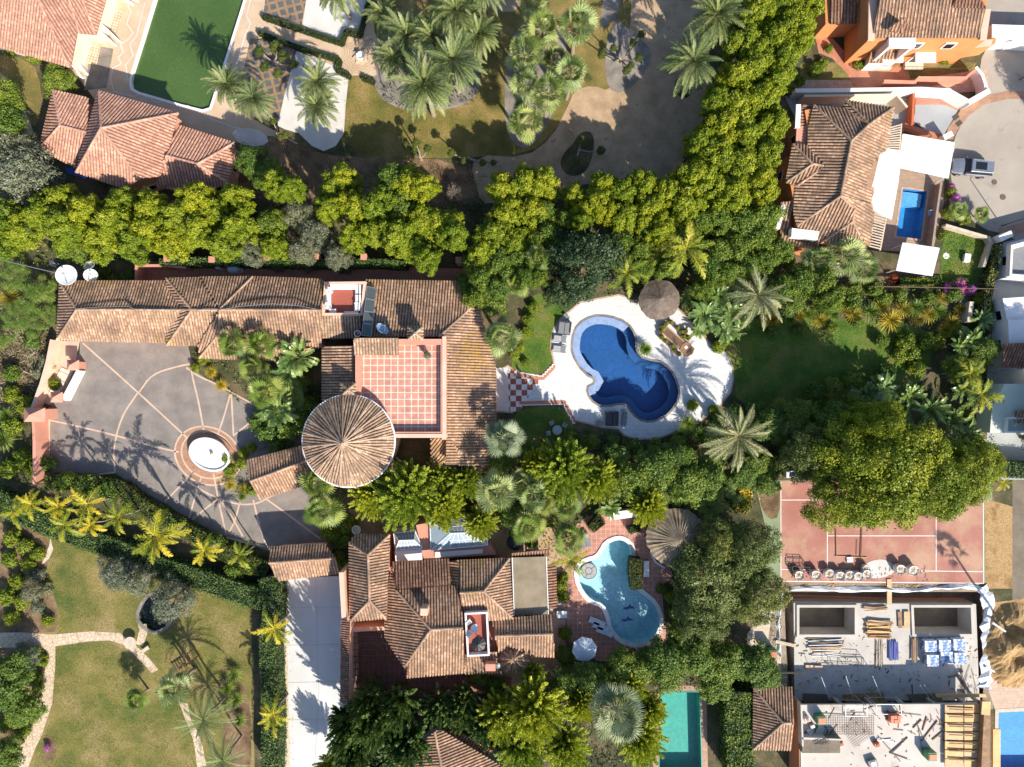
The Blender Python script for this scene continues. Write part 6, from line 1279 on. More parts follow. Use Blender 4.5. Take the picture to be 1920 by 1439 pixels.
# southern villa patio
rtable(890,1175,5.15,.42,"white round table on the small roof patio of the southern villa","white")
chair(880,1164,5.15,.6,"upper white chair on the small roof patio of the southern villa"); chair(881,1186,5.15,2.6,"lower white chair on the small roof patio of the southern villa")
def umbrella(x,y,z,r,z0,label,mat,n=8,name="parasol",ph=0):
    p=P(x,y,z); o=thing(name,label,"parasol",(p.x,p.y,z0)); R=RR(r,z); m=M(); ap=p+Vector((0,0,R*.28)); ring=[p+Vector((R*math.cos(ph+2*math.pi*i/n),R*math.sin(ph+2*math.pi*i/n),0)) for i in range(n)]
    for i in range(n):
        a,b=ring[i],ring[(i+1)%n]; md=(a+b)/2*.985+p*.015+Vector((0,0,.04)); m.face([a,md,ap]);m.face([md,b,ap]); m.face([a-Vector((0,0,.12)),md-Vector((0,0,.12)),md,a]); m.face([md-Vector((0,0,.12)),b-Vector((0,0,.12)),b,md])
    m.build("canopy",MATS[mat],o); c=M()
    for a in ring: c.tube(ap-Vector((0,0,.03)),a-Vector((0,0,.03)),.018,n=4)
    c.build("rib",MATS["steel"],o); M().tube((p.x,p.y,z0),ap+Vector((0,0,.1)),.035).build("pole",MATS["steel"],o); M().tube((p.x,p.y,z0),(p.x,p.y,z0+.1),.3,n=12).build("base",MATS["grey_dark"],o); return o
umbrella(1096,1218,2.5,24,0,"large octagonal white parasol below the loungers of the red terrace","canvas_blue",8,ph=.2)
umbrella(897,1208,6.8,14,5.15,"black parasol on the small roof patio of the southern villa","black",10)
c=P(964,1019,2.4); o=thing("spiral_stair","black spiral staircase above the beige awning of the southern villa","stairs",(c.x,c.y,0))
for k in range(15):
    a0=k*.42; a1=a0+.44; z=.2+k*.2; M().prism([(c.x+.08*math.cos(a0),c.y+.08*math.sin(a0)),(c.x+.85*math.cos(a0),c.y+.85*math.sin(a0)),(c.x+.85*math.cos(a1),c.y+.85*math.sin(a1)),(c.x+.08*math.cos(a1),c.y+.08*math.sin(a1))],z,z+.05).build("tread",MATS["black"],o)
M().path([(c.x+.87*math.cos(k*.42),c.y+.87*math.sin(k*.42),1.1+k*.2) for k in range(15)],.03,n=5).build("handrail",MATS["black"],o); M().tube((c.x,c.y,0),(c.x,c.y,3.9),.07).build("post",MATS["black"],o)
for i,(x,y) in enumerate(((1083,1016),(1092,1014),(1101,1011))): lounger(x,y,math.pi/2+.3,["left","middle","right"][i]+" grey lounger of the three at the top of the red terrace","grey_mid","grey_mid",.55,"three grey loungers on the red terrace",1.7)
lounger(1211,1065,math.pi/2,"white lounger right of the rounded clipped hedge","canvas_white","white",.65,None,2.0)
for i in range(3): lounger(1119+i*7,1168+i*9-3,math.radians(-20),["upper","middle","lower"][i]+" white double lounger left of the turquoise pool's round end","canvas_blue","white",.68,"white loungers beside the turquoise pool",2.0)
p=P(1053,1150); o=thing("storage_bench","small white bench box at the left edge of the red terrace","bench",p); M().box(p+Vector((0,0,.25)),(1.1,.7,.5)).build("box",MATS["canvas_blue"],o); M().box(p+Vector((0,0,.53)),(1.2,.8,.05)).build("lid",MATS["white"],o)
potplant(1120,958,.55,"dark pot at the top edge of the red terrace","grey_dark",g=None); potplant(1186,1216,.45,"white pot below the turquoise pool with red flowers","white","redflower",g=None)
potplant(965,1000,.0001+.9,"large planter near the black spiral staircase","plaster_cream","shrub",g=None); potplant(996,1016,.8,"green bush in a planter right of the black spiral staircase","plaster_cream","shrub",g=None)
# garden furniture lower left
rtable(250,1202,0,.72,"white round stone table on the flagstone path by the dark pond","stone_pale")
p=P(276,1216); o=thing("stone_bench","small stone bench right of the white round stone table","bench",p); f=local(o,.6); M().box(f(0,0,.42),(1.0,.4,.08),.6).build("seat",MATS["stone_pale"],o)
for s in(-1,1): M().box(f(s*.38,0,.19),(.14,.34,.38),.6).build("support",MATS["stone_pale"],o)
p=P(357,1228); o=thing("timber_pergola","low wooden arbour beside the fan palm on the garden path","pergola",p); f=local(o,.5)
for a in(-.9,.9):
    for b in(-.5,.5): M().box(f(a,b,1),(.12,.12,2),.5).build("post",MATS["wood"],o)
for b in(-.5,.5): M().box(f(0,b,2.05),(2.4,.16,.12),.5).build("beam",MATS["wood"],o)
m=M(); [m.box(f(-1+k*.33,0,2.16),(.1,1.4,.08),.5) for k in range(7)]; m.build("slat",MATS["wood"],o)
# oval fountain
c=P(392,853,.8); o=thing("oval_fountain","oval white basin fountain ringed with brick in the driveway","fountain",(c.x,c.y,0)); a,b,rot=40,30,.45
e=px(ell(392,853,a,b,rot,40),.8); M().prism(e,0,.8,holes=[offset(e,-.22)],bot=False).build("basin_wall",MATS["plaster_white"],o); m=M(); m.flat(offset(e,-.2),.62); m.build("basin_floor",MATS["canvas_white"],o); e2=offset(e,.35); M().prism(e2,0,.22,holes=[offset(e,-.02)],bot=False).build("step",MATS["brick_pave"],o)
M().lathe((c.x+.35,c.y+.1,0),[(0,.62),(.16,.62),(.1,.75),(.22,.9),(.1,1.05),(0,1.1)],12).build("spout",MATS["stone_pale"],o)
# star fountain
c=P(677,107); o=thing("star_fountain","small eight-pointed fountain in the star-patterned paving","fountain",c); star=lambda R1,R2,n=8,ph=.2:[(c.x+(R1 if i%2==0 else R2)*math.cos(ph+i*math.pi/n),c.y+(R1 if i%2==0 else R2)*math.sin(ph+i*math.pi/n)) for i in range(2*n)]
M().prism(star(.95,.68),0,.25).build("basin",MATS["sandstone"],o); M().lathe(c,[(.5,.25),(.5,.5),(.38,.5),(.34,.3),(.08,.3),(.1,.8),(.25,.85),(0,.88)],20).build("bowl",MATS["plaster_white"],o)
sheet("star_plaza","sandstone",[(655,70),(700,78),(714,92),(708,140),(694,146),(650,138),(638,112),(645,95)],6)
cw=[]
for k in range(1,5):
    R_=.9+.38*k; cw.append([( (v[0]*16+960),(719.5-v[1]*16)) for v in star(R_,R_*.78)+star(R_,R_*.78)[:1]])
lines("star_pattern","gravel_tan",cw,.07,8)
lines("terrace_pattern","gravel_white",[[(250,0),(240,12),(246,22),(238,45),(250,62),(240,75),(226,84),(232,98),(222,108),(228,120),(212,128),(208,150),(214,172),(252,182),(262,176),(296,193),(306,189),(340,203),(352,199),(386,216),(398,224),(436,238),(468,246)],
 [(272,5),(262,45),(256,68),(244,84),(250,104),(236,122),(240,150)],[(500,62),(560,84),(640,112)],[(470,0),(462,30),(470,45),(458,70),(448,110),(440,130)]],.14,7)

for q in([(205,176),(240,176),(420,225),(470,240),(470,262),(330,226),(205,192)],): pass
# driveway entrance wall with niche, pillars
wallbox("entrance_wall","long pink rendered wall along the left side of the driveway","wall",[(64,905),(64,830),(62,785),(62,770)],.35,2.4,"plaster_pink")
wallbox("entrance_wall","salmon wall left of the entrance stairs","wall",[(60,765),(76,722),(88,680),(96,640)],.35,1.6,"plaster_salmon")
p=P(65,778,2.6); o=thing("pyramid_cap","pink pyramid-capped pillar at the left corner of the driveway","pillar",(p.x,p.y,0)); M().box((p.x,p.y,1.3),(1.9,1.2,2.6)).build("shaft",MATS["plaster_pink"],o); a=[(p.x+sx*1.2,p.y+sy*.8,2.61) for sx,sy in((-1,-1),(1,-1),(1,1),(-1,1))]; m=M(); [m.face([a[i],a[(i+1)%4],(p.x,p.y,3.5)]) for i in range(4)]; m.face(a[::-1]); m.build("cap",MATS["plaster_pink"],o)
for x,y,lb in((137,685,"upper"),(106,745,"lower")):
    p=P(x,y,1.6); o=thing("pyramid_cap",lb+" small pyramid-capped pillar beside the entrance stairs","pillar",(p.x,p.y,0)); M().box((p.x,p.y,.8),(1.0,.8,1.6)).build("shaft",MATS["plaster_pink"],o); a=[(p.x+sx*.7,p.y+sy*.6,1.61) for sx,sy in((-1,-1),(1,-1),(1,1),(-1,1))]; m=M(); [m.face([a[i],a[(i+1)%4],(p.x,p.y,2.2)]) for i in range(4)]; m.face(a[::-1]); m.build("cap",MATS["plaster_pink"],o)
c=P(112,716); o=thing("entrance_stairs","pale steps with white side wall at the left of the driveway","stairs",c)
for k in range(7):
    t=k/7; A=(124-22*t,690+50*t); m=M(); q=[(A[0]-8,A[1]-1),(A[0]+9,A[1]+6),(A[0]+6,A[1]+13),(A[0]-11,A[1]+6)]; M().prism(px(q),0,.15+.05*(k%2)+.02*k).build("step",MATS["plaster_cream"],o)
M().prism(px([(144,693),(150,696),(122,752),(115,748)],1.1),0,1.1).build("side_wall",MATS["plaster_white"],o)
p=P(70,885,2.5); M().box((p.x-.2,p.y+.6,1.6),(.75,.25,.12)).build("slot",MATS["black"],bpy.data.objects["entrance_wall"])
# covered vehicles in the red yard
for x,y,L,Wd,lb in((437,504,1.8,1.3,"pale blue covered scooter in the shaded yard behind the long wing"),(408,502,.8,.6,"small blue covered bin left of the pale blue covered scooter")):
    p=P(x,y,.8); o=thing("covered_scooter",lb,"cover",(p.x,p.y,0)); m=M(); rr=random.Random(x); n=16; prof=[]
    for k in range(6):
        t=k/5; prof.append([Vector((p.x+L/2*math.cos(2*math.pi*i/n)*(1-.55*t**1.5)*(1+rr.uniform(-.08,.08)),p.y+Wd/2*math.sin(2*math.pi*i/n)*(1-.6*t**1.5)*(1+rr.uniform(-.08,.08)),1.1*math.sin(t*1.57))) for i in range(n)])
    for A,B in zip(prof,prof[1:]):
        for i in range(n): m.face([A[i],A[(i+1)%n],B[(i+1)%n],B[i]])
    m.face(prof[-1]); m.build("cover_sheet",MATS["canvas_blue"],o); M().box((p.x-L*.55,p.y,.25),(.3,.3,.3)).build("wheel",MATS["orange_paint"],o)
M().prism(px([(255,498),(312,498),(312,526),(255,526)],.6),.0,.6)
wallbox("yard_wall","pink wall closing the shaded yard north of the long wing","wall",[(254,530),(255,498),(310,498),(346,502)],.25,2.0,"plaster_pink")
for i,(x,y) in enumerate(((313,485),(397,487),(484,488),(500,483),(592,481),(682,482),(860,488))):
    p=P(x,y,2.4); o=thing("wall_pillar","pink pillar number %s from the left in the climbing hedge"%["one","two","three","four","five","six","seven"][i],"pillar",(p.x,p.y,0),"pillars in the climbing hedge"); M().box((p.x,p.y,1.2),(.55,.55,2.4)).build("shaft",MATS["plaster_salmon"],o); M().box((p.x,p.y,2.44),(.7,.7,.1)).build("cap",MATS["plaster_pink"],o)
# pole by the dish
c=M().path([P(-30,480,3.4),P(45,498,3.6),P(105,512,3.8)],.05,n=5); tag(c.build("pole",MATS["steel"]),"thin pale pole reaching from the left edge to the big white dish","pole")
p=P(668,994,2.6); o=thing("round_planter","round white ring-shaped pot between the leafy trees above the gatehouse","planter",(p.x,p.y,1.8)); M().lathe((p.x,p.y,0),[(.35,1.8),(.52,2.55),(.52,2.65),(.38,2.65),(.3,2.4),(0,2.4)],20).build("pot",MATS["plaster_cream"],o)
p=P(670,626,6.2); tag(M().lathe((p.x,p.y,0),[(.30,6.1),(.36,6.1),(.36,6.2),(.30,6.2),(.30,6.1)],20).tube((p.x,p.y,6.12),(p.x+.2,p.y+.1,6.2),.03).build("roof_vent",MATS["white"]),"little white ring vent on the roof right above the red terrace shed","vent")
p=P(800,665,6.9); o=thing("terrace_ornament","small dark statue-like ornament on the red roof terrace","statue",(p.x,p.y,6.0)); M().lathe((p.x,p.y,0),[(.0,6),(.3,6),(.22,6.4),(.35,6.7),(.18,7.0),(0,7.1)],12).build("vase",MATS["wood"],o); R,zc,parts=PROTO["shrub_grey"][0]; q=link(bpy.data.objects.new("foliage",parts[0][1]),o); q.scale=(.45,.45,.5); q.location=(.1,-.1,.9)
# boundary walls upper right
wallbox("garden_wall","long white boundary wall between the orange house and the villa with awnings","wall",[(1495,170),(1600,169),(1727,167),(1780,170),(1812,188)],.45,1.8,"plaster_white")
wallbox("garden_wall","curved white wall at the bend of the street","wall",[(1832,128),(1842,140),(1848,158),(1850,172)],.35,1.6,"plaster_white")
wallbox("garden_wall","pinkish wall with white face below the orange house lawn","wall",[(1660,152),(1716,154),(1724,146),(1812,146),(1828,132)],.3,1.5,"plaster_pink")
wallbox("garden_wall","white wall stub beside the ramp","wall",[(1774,256),(1782,252)],.6,1.6,"plaster_white"); wallbox("garden_wall","white gate pillar wall at the top of the ramp","wall",[(1820,190),(1852,172)],.6,1.8,"plaster_white")
wallbox("garden_wall","pale wall left of the narrow yard above the villa with awnings","wall",[(1510,180),(1682,178),(1700,200)],.25,2.2,"plaster_cream"); wallbox("garden_wall","tan wall round the grass plot","wall",[(1776,423),(1855,446),(1860,456),(1846,498)],.3,1.0,"stone_pale")
wallbox("garden_wall","terracotta kerb wall at the lower side of the ramp","wall",[(1700,236),(1735,248),(1770,258)],.5,.8,"terracotta"); wallbox("garden_wall","orange slatted fence wall between drive ramp and pergola","wall",[(1714,176),(1711,232)],.25,1.2,"orange_paint")
wallbox("garden_wall","white wall right of the small blue pool","wall",[(1765,345),(1757,400),(1748,470)],.25,1.3,"deck_beige"); wallbox("garden_wall","white pillar wall beside the parking at the right edge","wall",[(1880,446),(1893,440)],.7,1.9,"plaster_white"); wallbox("garden_wall","long rust-coloured rail wall above the east lawn","wall",[(1635,537),(1740,539),(1875,542)],.06,1.7,"rebar",z0=1.35)
wallbox("garden_wall","white retaining wall above the red terrace","wall",[(1150,968),(1196,962)],.9,1.2,"plaster_white"); wallbox("garden_wall","curved white wall right of the red terrace","wall",[(1222,1040),(1230,1055),(1245,1065)],.2,.9,"plaster_white"); wallbox("garden_wall","pale wall end at the right of the east lawn","wall",[(1822,570),(1818,600)],.5,1.6,"stone_pale")
# metal fence by the orange house
c=P(1830,120); o=thing("metal_fence","thin dark metal fence round the orange house lawn","fence",c); m=M(); pts=[P(1655,124,1.4),P(1740,126,1.4),P(1800,130,1.4),P(1822,126,1.4),P(1832,105,1.4)]
for a,b in zip(pts,pts[1:]):
    m.tube(a,b,.025,n=4); n=int((b-a).length/.5)
    for k in range(n): q=a.lerp(b,k/n); m.tube((q.x,q.y,.1),q,.012,n=3)
m.build("railing",MATS["steel_dark"],o)
# manholes, lids
for x,y,r,lb,mt in((1864,342,5,"round rusty manhole cover nearest the parked grey car","rebar"),(1880,370,5.5,"round rusty manhole cover in the lower part of the turning circle","rebar"),(1774,480,6,"round white lid in the grass plot","plaster_white")):
    p=P(x,y); tag(M().lathe(p,[(RR(r)*.2,.045),(RR(r)*.85,.045),(RR(r)*.9,.06),(RR(r),.05),(RR(r),0)],20).lathe(p,[(0,.04),(RR(r)*.2,.045)],20).build("manhole_cover",MATS[mt]),lb,"manhole cover")
p=P(1814,484,.5); o=thing("utility_box","small white box standing in the grass plot","box",(p.x,p.y,0)); M().box((p.x,p.y,.25),(.6,.9,.5),-.15).build("box_body",MATS["plaster_white"],o); M().box((p.x,p.y,.53),(.68,.98,.05),-.15).build("lid",MATS["white"],o)
for i,(x,y) in enumerate(((1791,220),(1797,232))): 
    p=P(x,y); tag(M().prism(px([(x-7,y),(x+2,y-7),(x+8,y-1),(x-1,y+7)]),0,.055).build("drain_cover",MATS["steel_dark"]),["upper","lower"][i]+" square drain cover in the brick pavement beside the ramp","drain cover")
# street lamps
def lamp(x,y,dx,dy,label):
    b=P(x,y); o=thing("street_lamp",label,"street lamp",b,"street lamps of the turning circle"); t=b+Vector((0,0,5)); M().tube(b,t,.07,.045).build("pole",MATS["steel_dark"],o); e=t+Vector((dx,dy,.25)); M().path([t,t.lerp(e,.5)+Vector((0,0,.2)),e],.035,n=5).build("arm",MATS["steel_dark"],o)
    M().lathe(e-Vector((0,0,.15)),[(0,.2),(.12,.18),(.3,0),(.26,-.02),(0,-.02)],12).build("lamp_head",MATS["grey_dark"],o)
lamp(1878,424,.9,.2,"dark street lamp at the lower edge of the turning circle"); lamp(1912,150,-.6,.3,"dark street lamp in the upper right by the street bend")
# ---- tennis court odds and ends
def bigbag(x,y,label,h=.9,r=.5,mat="bag_white",fill="stone_pale"):
    p=P(x,y,h); o=thing("builders_bag",label,"bag",(p.x,p.y,0),"builders' bags on the tennis court"); rr=random.Random(int(x)); n=14; m=M(); prof=[]
    for z,k in((0,.86),(.25,1.02),(.6,1.04),(1,.95)): prof.append([Vector((p.x+r*k*math.cos(2*math.pi*i/n)*(1+.1*abs(math.cos(2*(2*math.pi*i/n+.8))))*(1+rr.uniform(-.06,.06)),p.y+r*k*math.sin(2*math.pi*i/n)*(1+.1*abs(math.cos(2*(2*math.pi*i/n+.8))))*(1+rr.uniform(-.06,.06)),h*z+rr.uniform(-.03,.06)*z)) for i in range(n)])
    top=[Vector((p.x+(v.x-p.x)*.78,p.y+(v.y-p.y)*.78,h*.86+rr.uniform(-.05,.05))) for v in prof[-1]]; prof.append(top)
    for A,B in zip(prof,prof[1:]):
        for i in range(n): m.face([A[i],A[(i+1)%n],B[(i+1)%n],B[i]])
    m.build("bag_sides",MATS[mat],o); m=M(); c=Vector((p.x,p.y,h*.98)); [m.face([top[i],top[(i+1)%n],c+Vector((rr.uniform(-.1,.1),rr.uniform(-.1,.1),0))]) for i in range(n)]; m.build("rubble",MATS[fill],o)
    for a in(.8,2.4,3.9,5.5):
        q=p+Vector((r*.9*math.cos(a),r*.9*math.sin(a),0)); M().path([q,q+Vector((.12*math.cos(a+1),.12*math.sin(a+1),.1)),q+Vector((.25*math.cos(a+1.4),.25*math.sin(a+1.4),0))],.02,n=4).build("handle",MATS["bag_white"],o)
for i,(x,y) in enumerate(((1499,1080),(1531,1079),(1556,1077),(1576,1081),(1594,1080),(1610,1082),(1626,1078))): bigbag(x,y,["leftmost builders' bag at the lower left of the tennis court","second builders' bag from the left on the tennis court","third builders' bag from the left on the tennis court","fourth builders' bag from the left on the tennis court","fifth builders' bag from the left on the tennis court","sixth builders' bag from the left, beside the white dust","builders' bag touching the left edge of the white dust patch"][i],.8+.1*(i%2),.52)
bigbag(1625,1067,"upper builders' bag leaning by the white dust patch",.7,.42); bigbag(1690,1069,"left builders' bag of the pair right of the white dust patch",1.0,.55); bigbag(1714,1071,"right builders' bag of the pair right of the white dust patch",1.0,.58)
def steelrack(x,y,w,d,label,z=1.0):
    p=P(x,y); o=thing("steel_trestle",label,"trestle",p); f=local(o,-.05); m=M()
    for b in(-d/2,d/2):
        m.tube(f(-w/2,b,z),f(w/2,b,z),.03,n=4); m.tube(f(-w/2,b,.15),f(w/2,b,.15),.03,n=4)
    for a in(-w/2,0,w/2): m.tube(f(a,-d/2,z),f(a,d/2,z),.03,n=4)
    m.build("rail",MATS["steel_dark"],o)
    for a in(-w/2,w/2):
        for b in(-d/2,d/2): M().tube(f(a,b,0),f(a,b,z),.035,n=5).build("leg",MATS["steel_dark"],o)
steelrack(1490,1055,1.6,1.1,"dark steel frame lying at the left of the tennis court",.4); steelrack(1497,1064,2.0,.5,"low dark trestle in front of the leftmost builders' bag",.8)
p=P(1592,1042); o=thing("goal_frame","rusty goal-like pipe frame lying on the tennis court","frame",p); M().tube(P(1566,1043,.1),P(1626,1046,.1),.05,n=5).build("crossbar",MATS["wood_pale"],o); M().tube(P(1567,988,.1),P(1568,1043,.1),.05,n=5).build("side_bar",MATS["wood"],o); M().tube(P(1617,975,.15),P(1614,1050,.15),.06,n=5).build("side_bar",MATS["wood"],o); M().tube(P(1607,1012,.1),P(1606,1042,.1),.03,n=5).build("side_bar",MATS["wood"],o)
p=P(1592,1049); tag(M().box(p+Vector((0,0,.12)),(.7,.62,.22),.1).box(p+Vector((0,0,.25)),(.6,.1,.04),.1).build("white_board",MATS["bag_white"]),"small white square block under the pipe frame on the court","block")
# ---- construction site
c=P(1655,1200); o=SITE=thing("building_shell","unfinished concrete building with two open basement pits","building",c); ow=px(PIT); m=M()
for i in range(len(ow)): a,b=ow[i],ow[(i+1)%len(ow)]; m.face([(a[0],a[1],-2.6),(b[0],b[1],-2.6),(b[0],b[1],.02),(a[0],a[1],.02)])
m.build("excavation_wall",MATS["dirt_grey"],o); m=M(); m.flat(ow,-2.6); m.build("excavation_floor",MATS["dirt_grey"],o)
slab=[(1488,1131),(1830,1133),(1836,1300),(1838,1314),(1490,1314)]; p1=[(1498,1139),(1601,1139),(1601,1189),(1498,1189)]; p2=[(1712,1139),(1818,1139),(1820,1188),(1714,1188)]
M().prism(px(slab),-2.6,.0,holes=[px(p1),px(p2)],bot=False).build("basement_slab",MATS["concrete"],o); [M().flat(px(q_),-2.4).build("pit_floor",MATS["concrete_dark"],o) for q_ in(p1,p2)]
for q in(p1,p2): w=px(q); M().prism(offset(w,.32),.0,.18,holes=[offset(w,.02)],bot=False).build("pit_kerb",MATS["concrete_light"],o)
q=[(1497,1320),(1790,1318),(1858,1318),(1856,1470),(1500,1470)]; hole=[(1504,1384),(1576,1384),(1578,1470),(1504,1470)]
hz=3.0; M().prism(px([(1497,1319),(1500,1319),(1502,1470),(1499,1470)],hz),0,hz).build("wall",MATS["terracotta"],o)
M().prism(px([(1500,1322),(1856,1320),(1856,1480),(1500,1480)],hz),hz-.3,hz).build("upper_slab",MATS["concrete_light"],o)
for x in(1505,1580,1640,1700,1760,1820,1850): M().prism(px([(x,1326),(x+5,1326),(x+5,1331),(x,1331)],hz-.3),0,hz-.3).build("column",MATS["concrete"],o)
M().prism(px([(1505,1400),(1850,1400),(1850,1480),(1505,1480)],hz-.3),0,hz-.35,top=False).build("inner_wall",MATS["terracotta"],o)
M().prism(px([(1504,1384),(1575,1384),(1575,1412),(1504,1412)],hz+.9),hz,hz+.95).build("stair_block",MATS["concrete_dark"],o)
for q in([(1504,1383),(1578,1386),(1578,1389),(1504,1387)],[(1501,1322),(1504,1322),(1507,1400),(1504,1400)]): M().prism(px(q,hz+1),hz,hz+1.0).build("upstand",MATS["concrete_light"],o)
for k,(q,z) in enumerate((([(1505,1300),(1550,1302),(1555,1318),(1505,1318)],-.1+.16),([(1580,1302),(1655,1298),(1662,1318),(1585,1318)],.13),([(1700,1302),(1760,1300),(1770,1318),(1710,1318)],.16))): M().prism(px(q),.0,z).build("sill_slab",MATS["concrete_dark" if k%2==0 else "dirt_yellow"],o)
# yellow formwork
o=thing("formwork_deck","yellow timber formwork deck on the right of the unfinished building","formwork",P(1800,1380)); m=M()
for i in range(7):
    y0=1322+i*17; 
    for j in range(2):
        x0=1772+j*36; M().prism(px([(x0,y0),(x0+34,y0),(x0+34,y0+15),(x0,y0+15)],3.4),3.28+.02*((i+j)%3),3.4+.02*((i+j)%3)).build("panel",MATS["form_yellow" if (i+j)%3 else "wood_pale"],o)
m=M()
for y in(1330,1344,1362,1378,1394,1408,1424): m.tube(P(1780,y,3.6),P(1828,y+2,3.6),.07,n=4)
m.build("joist",MATS["wood"],o); M().prism(px([(1846,1322),(1858,1322),(1856,1480),(1838,1480)],4.2),3.0,4.2).build("side_shutter",MATS["wood"],o); M().prism(px([(1842,1316),(1858,1316),(1856,1342),(1840,1340)],4.35),4.21,4.35).build("shutter_top",MATS["form_yellow"],o); M().prism(px([(1862,1368),(1876,1368),(1876,1480),(1862,1480)],3.0),2.8,3.0).build("outer_board",MATS["form_yellow"],o)
M().prism(px([(1755,1302),(1848,1302),(1850,1308),(1757,1308)],2.0),1.85,2.0).build("edge_board",MATS["form_yellow"],o)
def pile(x,y,z,w,d,n,along,label,mat,name,cat,jit=.1,th=.05):
    p=P(x,y,z); o=thing(name,label,cat,(p.x,p.y,z)); rr=random.Random(int(x+y)); mats=[mat] if isinstance(mat,str) else mat
    for k,mt in enumerate(mats):
        m=M()
        for i in range(n//len(mats)):
            t=rr.uniform(-.5,.5); h=z+th+rr.uniform(0,th*5); a=rr.uniform(-jit,jit); l=(w if along else d)*rr.uniform(.75,1.08); c=Vector((p.x,p.y+t*d,h)) if along else Vector((p.x+t*w,p.y,h)); an=a if along else math.pi/2+a
            m.box(c+Vector((rr.uniform(-.1,.1),rr.uniform(-.1,.1),0)),(l,th*2,th*1.6),an)
        m.build("bar",MATS[mt],o)
pile(1545,1205,0,4.0,1.2,16,True,"grey bundle of steel props lying below the left basement pit",("steel","steel_dark"),"steel_props","steel props"); pile(1548,1220,0,3.9,1.2,12,True,"pale bundle of long planks under the grey steel props",("wood_pale","steel"),"plank_pile","planks")
pile(1646,1180,0,3.0,2.2,44,True,"large brown stack of timber between the two basement pits",("wood","form_yellow","wood_pale"),"timber_stack","timber",.12,.06); pile(1640,1139,0,2.9,.6,10,True,"short timber bundle at the top between the basement pits",("wood","wood_pale"),"timber_stack","timber")
pile(1647,1225,0,.9,3.6,8,False,"thin vertical reinforcement bars lying in the middle of the slab",("steel_dark","stone_pale"),"rebar_bundle","rebar",.03,.03); pile(1674,1219,0,1.0,2.2,26,False,"bundle of dark blue tubes in the middle of the slab",("blue_bar",),"tube_bundle","tubes",.06,.04)
pile(1712,1218,0,.7,3.0,8,False,"rusty bars left of the blue and white sacks",("rebar","wood_pale"),"rebar_bundle","rebar",.02,.05)
for x,y,w,d,z,rz,mt,lb in((1667,1110,.55,3.0,.05,0,"wood_pale","wide pale plank bridging the trench above the basements"),(1687,1162,.45,1.9,.1,.05,"wood","brown board leaning left of the right basement pit"),(1700,1162,.7,1.9,.14,0,"wood_pale","pale board leaning beside the right basement pit"),(1473,1207,2.4,.35,.2,-.22,"stone_pale","pale plank bridging the trench at the left of the slab"),(1485,1262,2.8,.2,.3,-.02,"wood_pale","thin plank across the lower left of the slab"),(1526,1252,2.0,.6,.12,-.03,"pave_salmon","pinkish sheet lying at the lower left of the slab"),(1788,1268,1.4,.16,.08,.15,"wood","brown beam near the lower right of the slab")):
    p=P(x,y,z); tag(M().box(p+Vector((0,0,.05)),(w,d,.07),rz).box(p+Vector((0,0,.095)),(w*.9,d*.12,.02),rz).build("board",MATS[mt]),lb,"board")
for i,(x,y) in enumerate(((1746,1213),(1773,1212),(1800,1210),(1750,1240),(1776,1234),(1802,1236))):
    p=P(x,y,1.0); o=thing("cement_pallet",["upper left","upper middle","upper right","lower left","lower middle","lower right"][i]+" pallet of blue and white cement sacks on the slab","pallet",(p.x,p.y,0),"pallets of cement sacks"); M().box((p.x,p.y,.07),(1.4,1.2,.14)).build("pallet",MATS["wood_pale"],o); rr=random.Random(i)
    for a in(-1,0,1):
        for b in(-1,1):
            for k in range(3): 
                s=M().box((p.x+a*.46,p.y+b*.33,.26+k*.27),(.44,.62,.24),rr.uniform(-.08,.08)).build("sack",MATS["blue_sack"],o)
c=M().path([P(1470,1134,-.8),P(1488,1117,-.8),P(1560,1119,-.8),P(1640,1122,-.8),P(1720,1124,-.8),P(1810,1124,-.8)],.09,n=6); tag(c.build("conduit",MATS["orange_paint"]),"orange corrugated pipe running along the trench above the basements","pipe")
def sheetstrip(name,label,pts,w,mat,z=.08):
    m=M(); rr=random.Random(len(pts)+int(pts[0][0])); pts=smoothline(pts,2); L=[];Rr=[];C=[]
    for i,q in enumerate(pts):
        a=P(*pts[max(0,i-1)]);b=P(*pts[min(len(pts)-1,i+1)]); d=(b-a).normalized(); s=Vector((-d.y,d.x,0)); ww=w*rr.uniform(.6,1.3)/2; p=P(*q); L.append(p+s*ww+Vector((0,0,z)));Rr.append(p-s*ww+Vector((0,0,z*.5)));C.append(p+s*rr.uniform(-.2,.2)*w+Vector((0,0,z+rr.uniform(.1,.35))))
    for i in range(len(pts)-1): m.face([L[i],C[i],C[i+1],L[i+1]]); m.face([C[i],Rr[i],Rr[i+1],C[i+1]])
    return tag(m.build(name,MATS[mat]),label,"plastic sheet")
sheetstrip("plastic_sheet","crumpled white plastic sheeting above the excavation",[(1480,1104),(1530,1103),(1580,1106),(1640,1104),(1700,1108),(1760,1102),(1810,1098),(1845,1106)],.55,"plastic_sheet")
sheetstrip("plastic_sheet","crumpled white plastic sheeting down the right side of the excavation",[(1840,1100),(1855,1130),(1848,1170),(1852,1210),(1850,1250),(1845,1290)],1.4,"plastic_sheet"); sheetstrip("plastic_sheet","narrow white sheeting down the left side of the excavation",[(1464,1112),(1460,1150),(1458,1190),(1462,1230)],.4,"plastic_sheet")
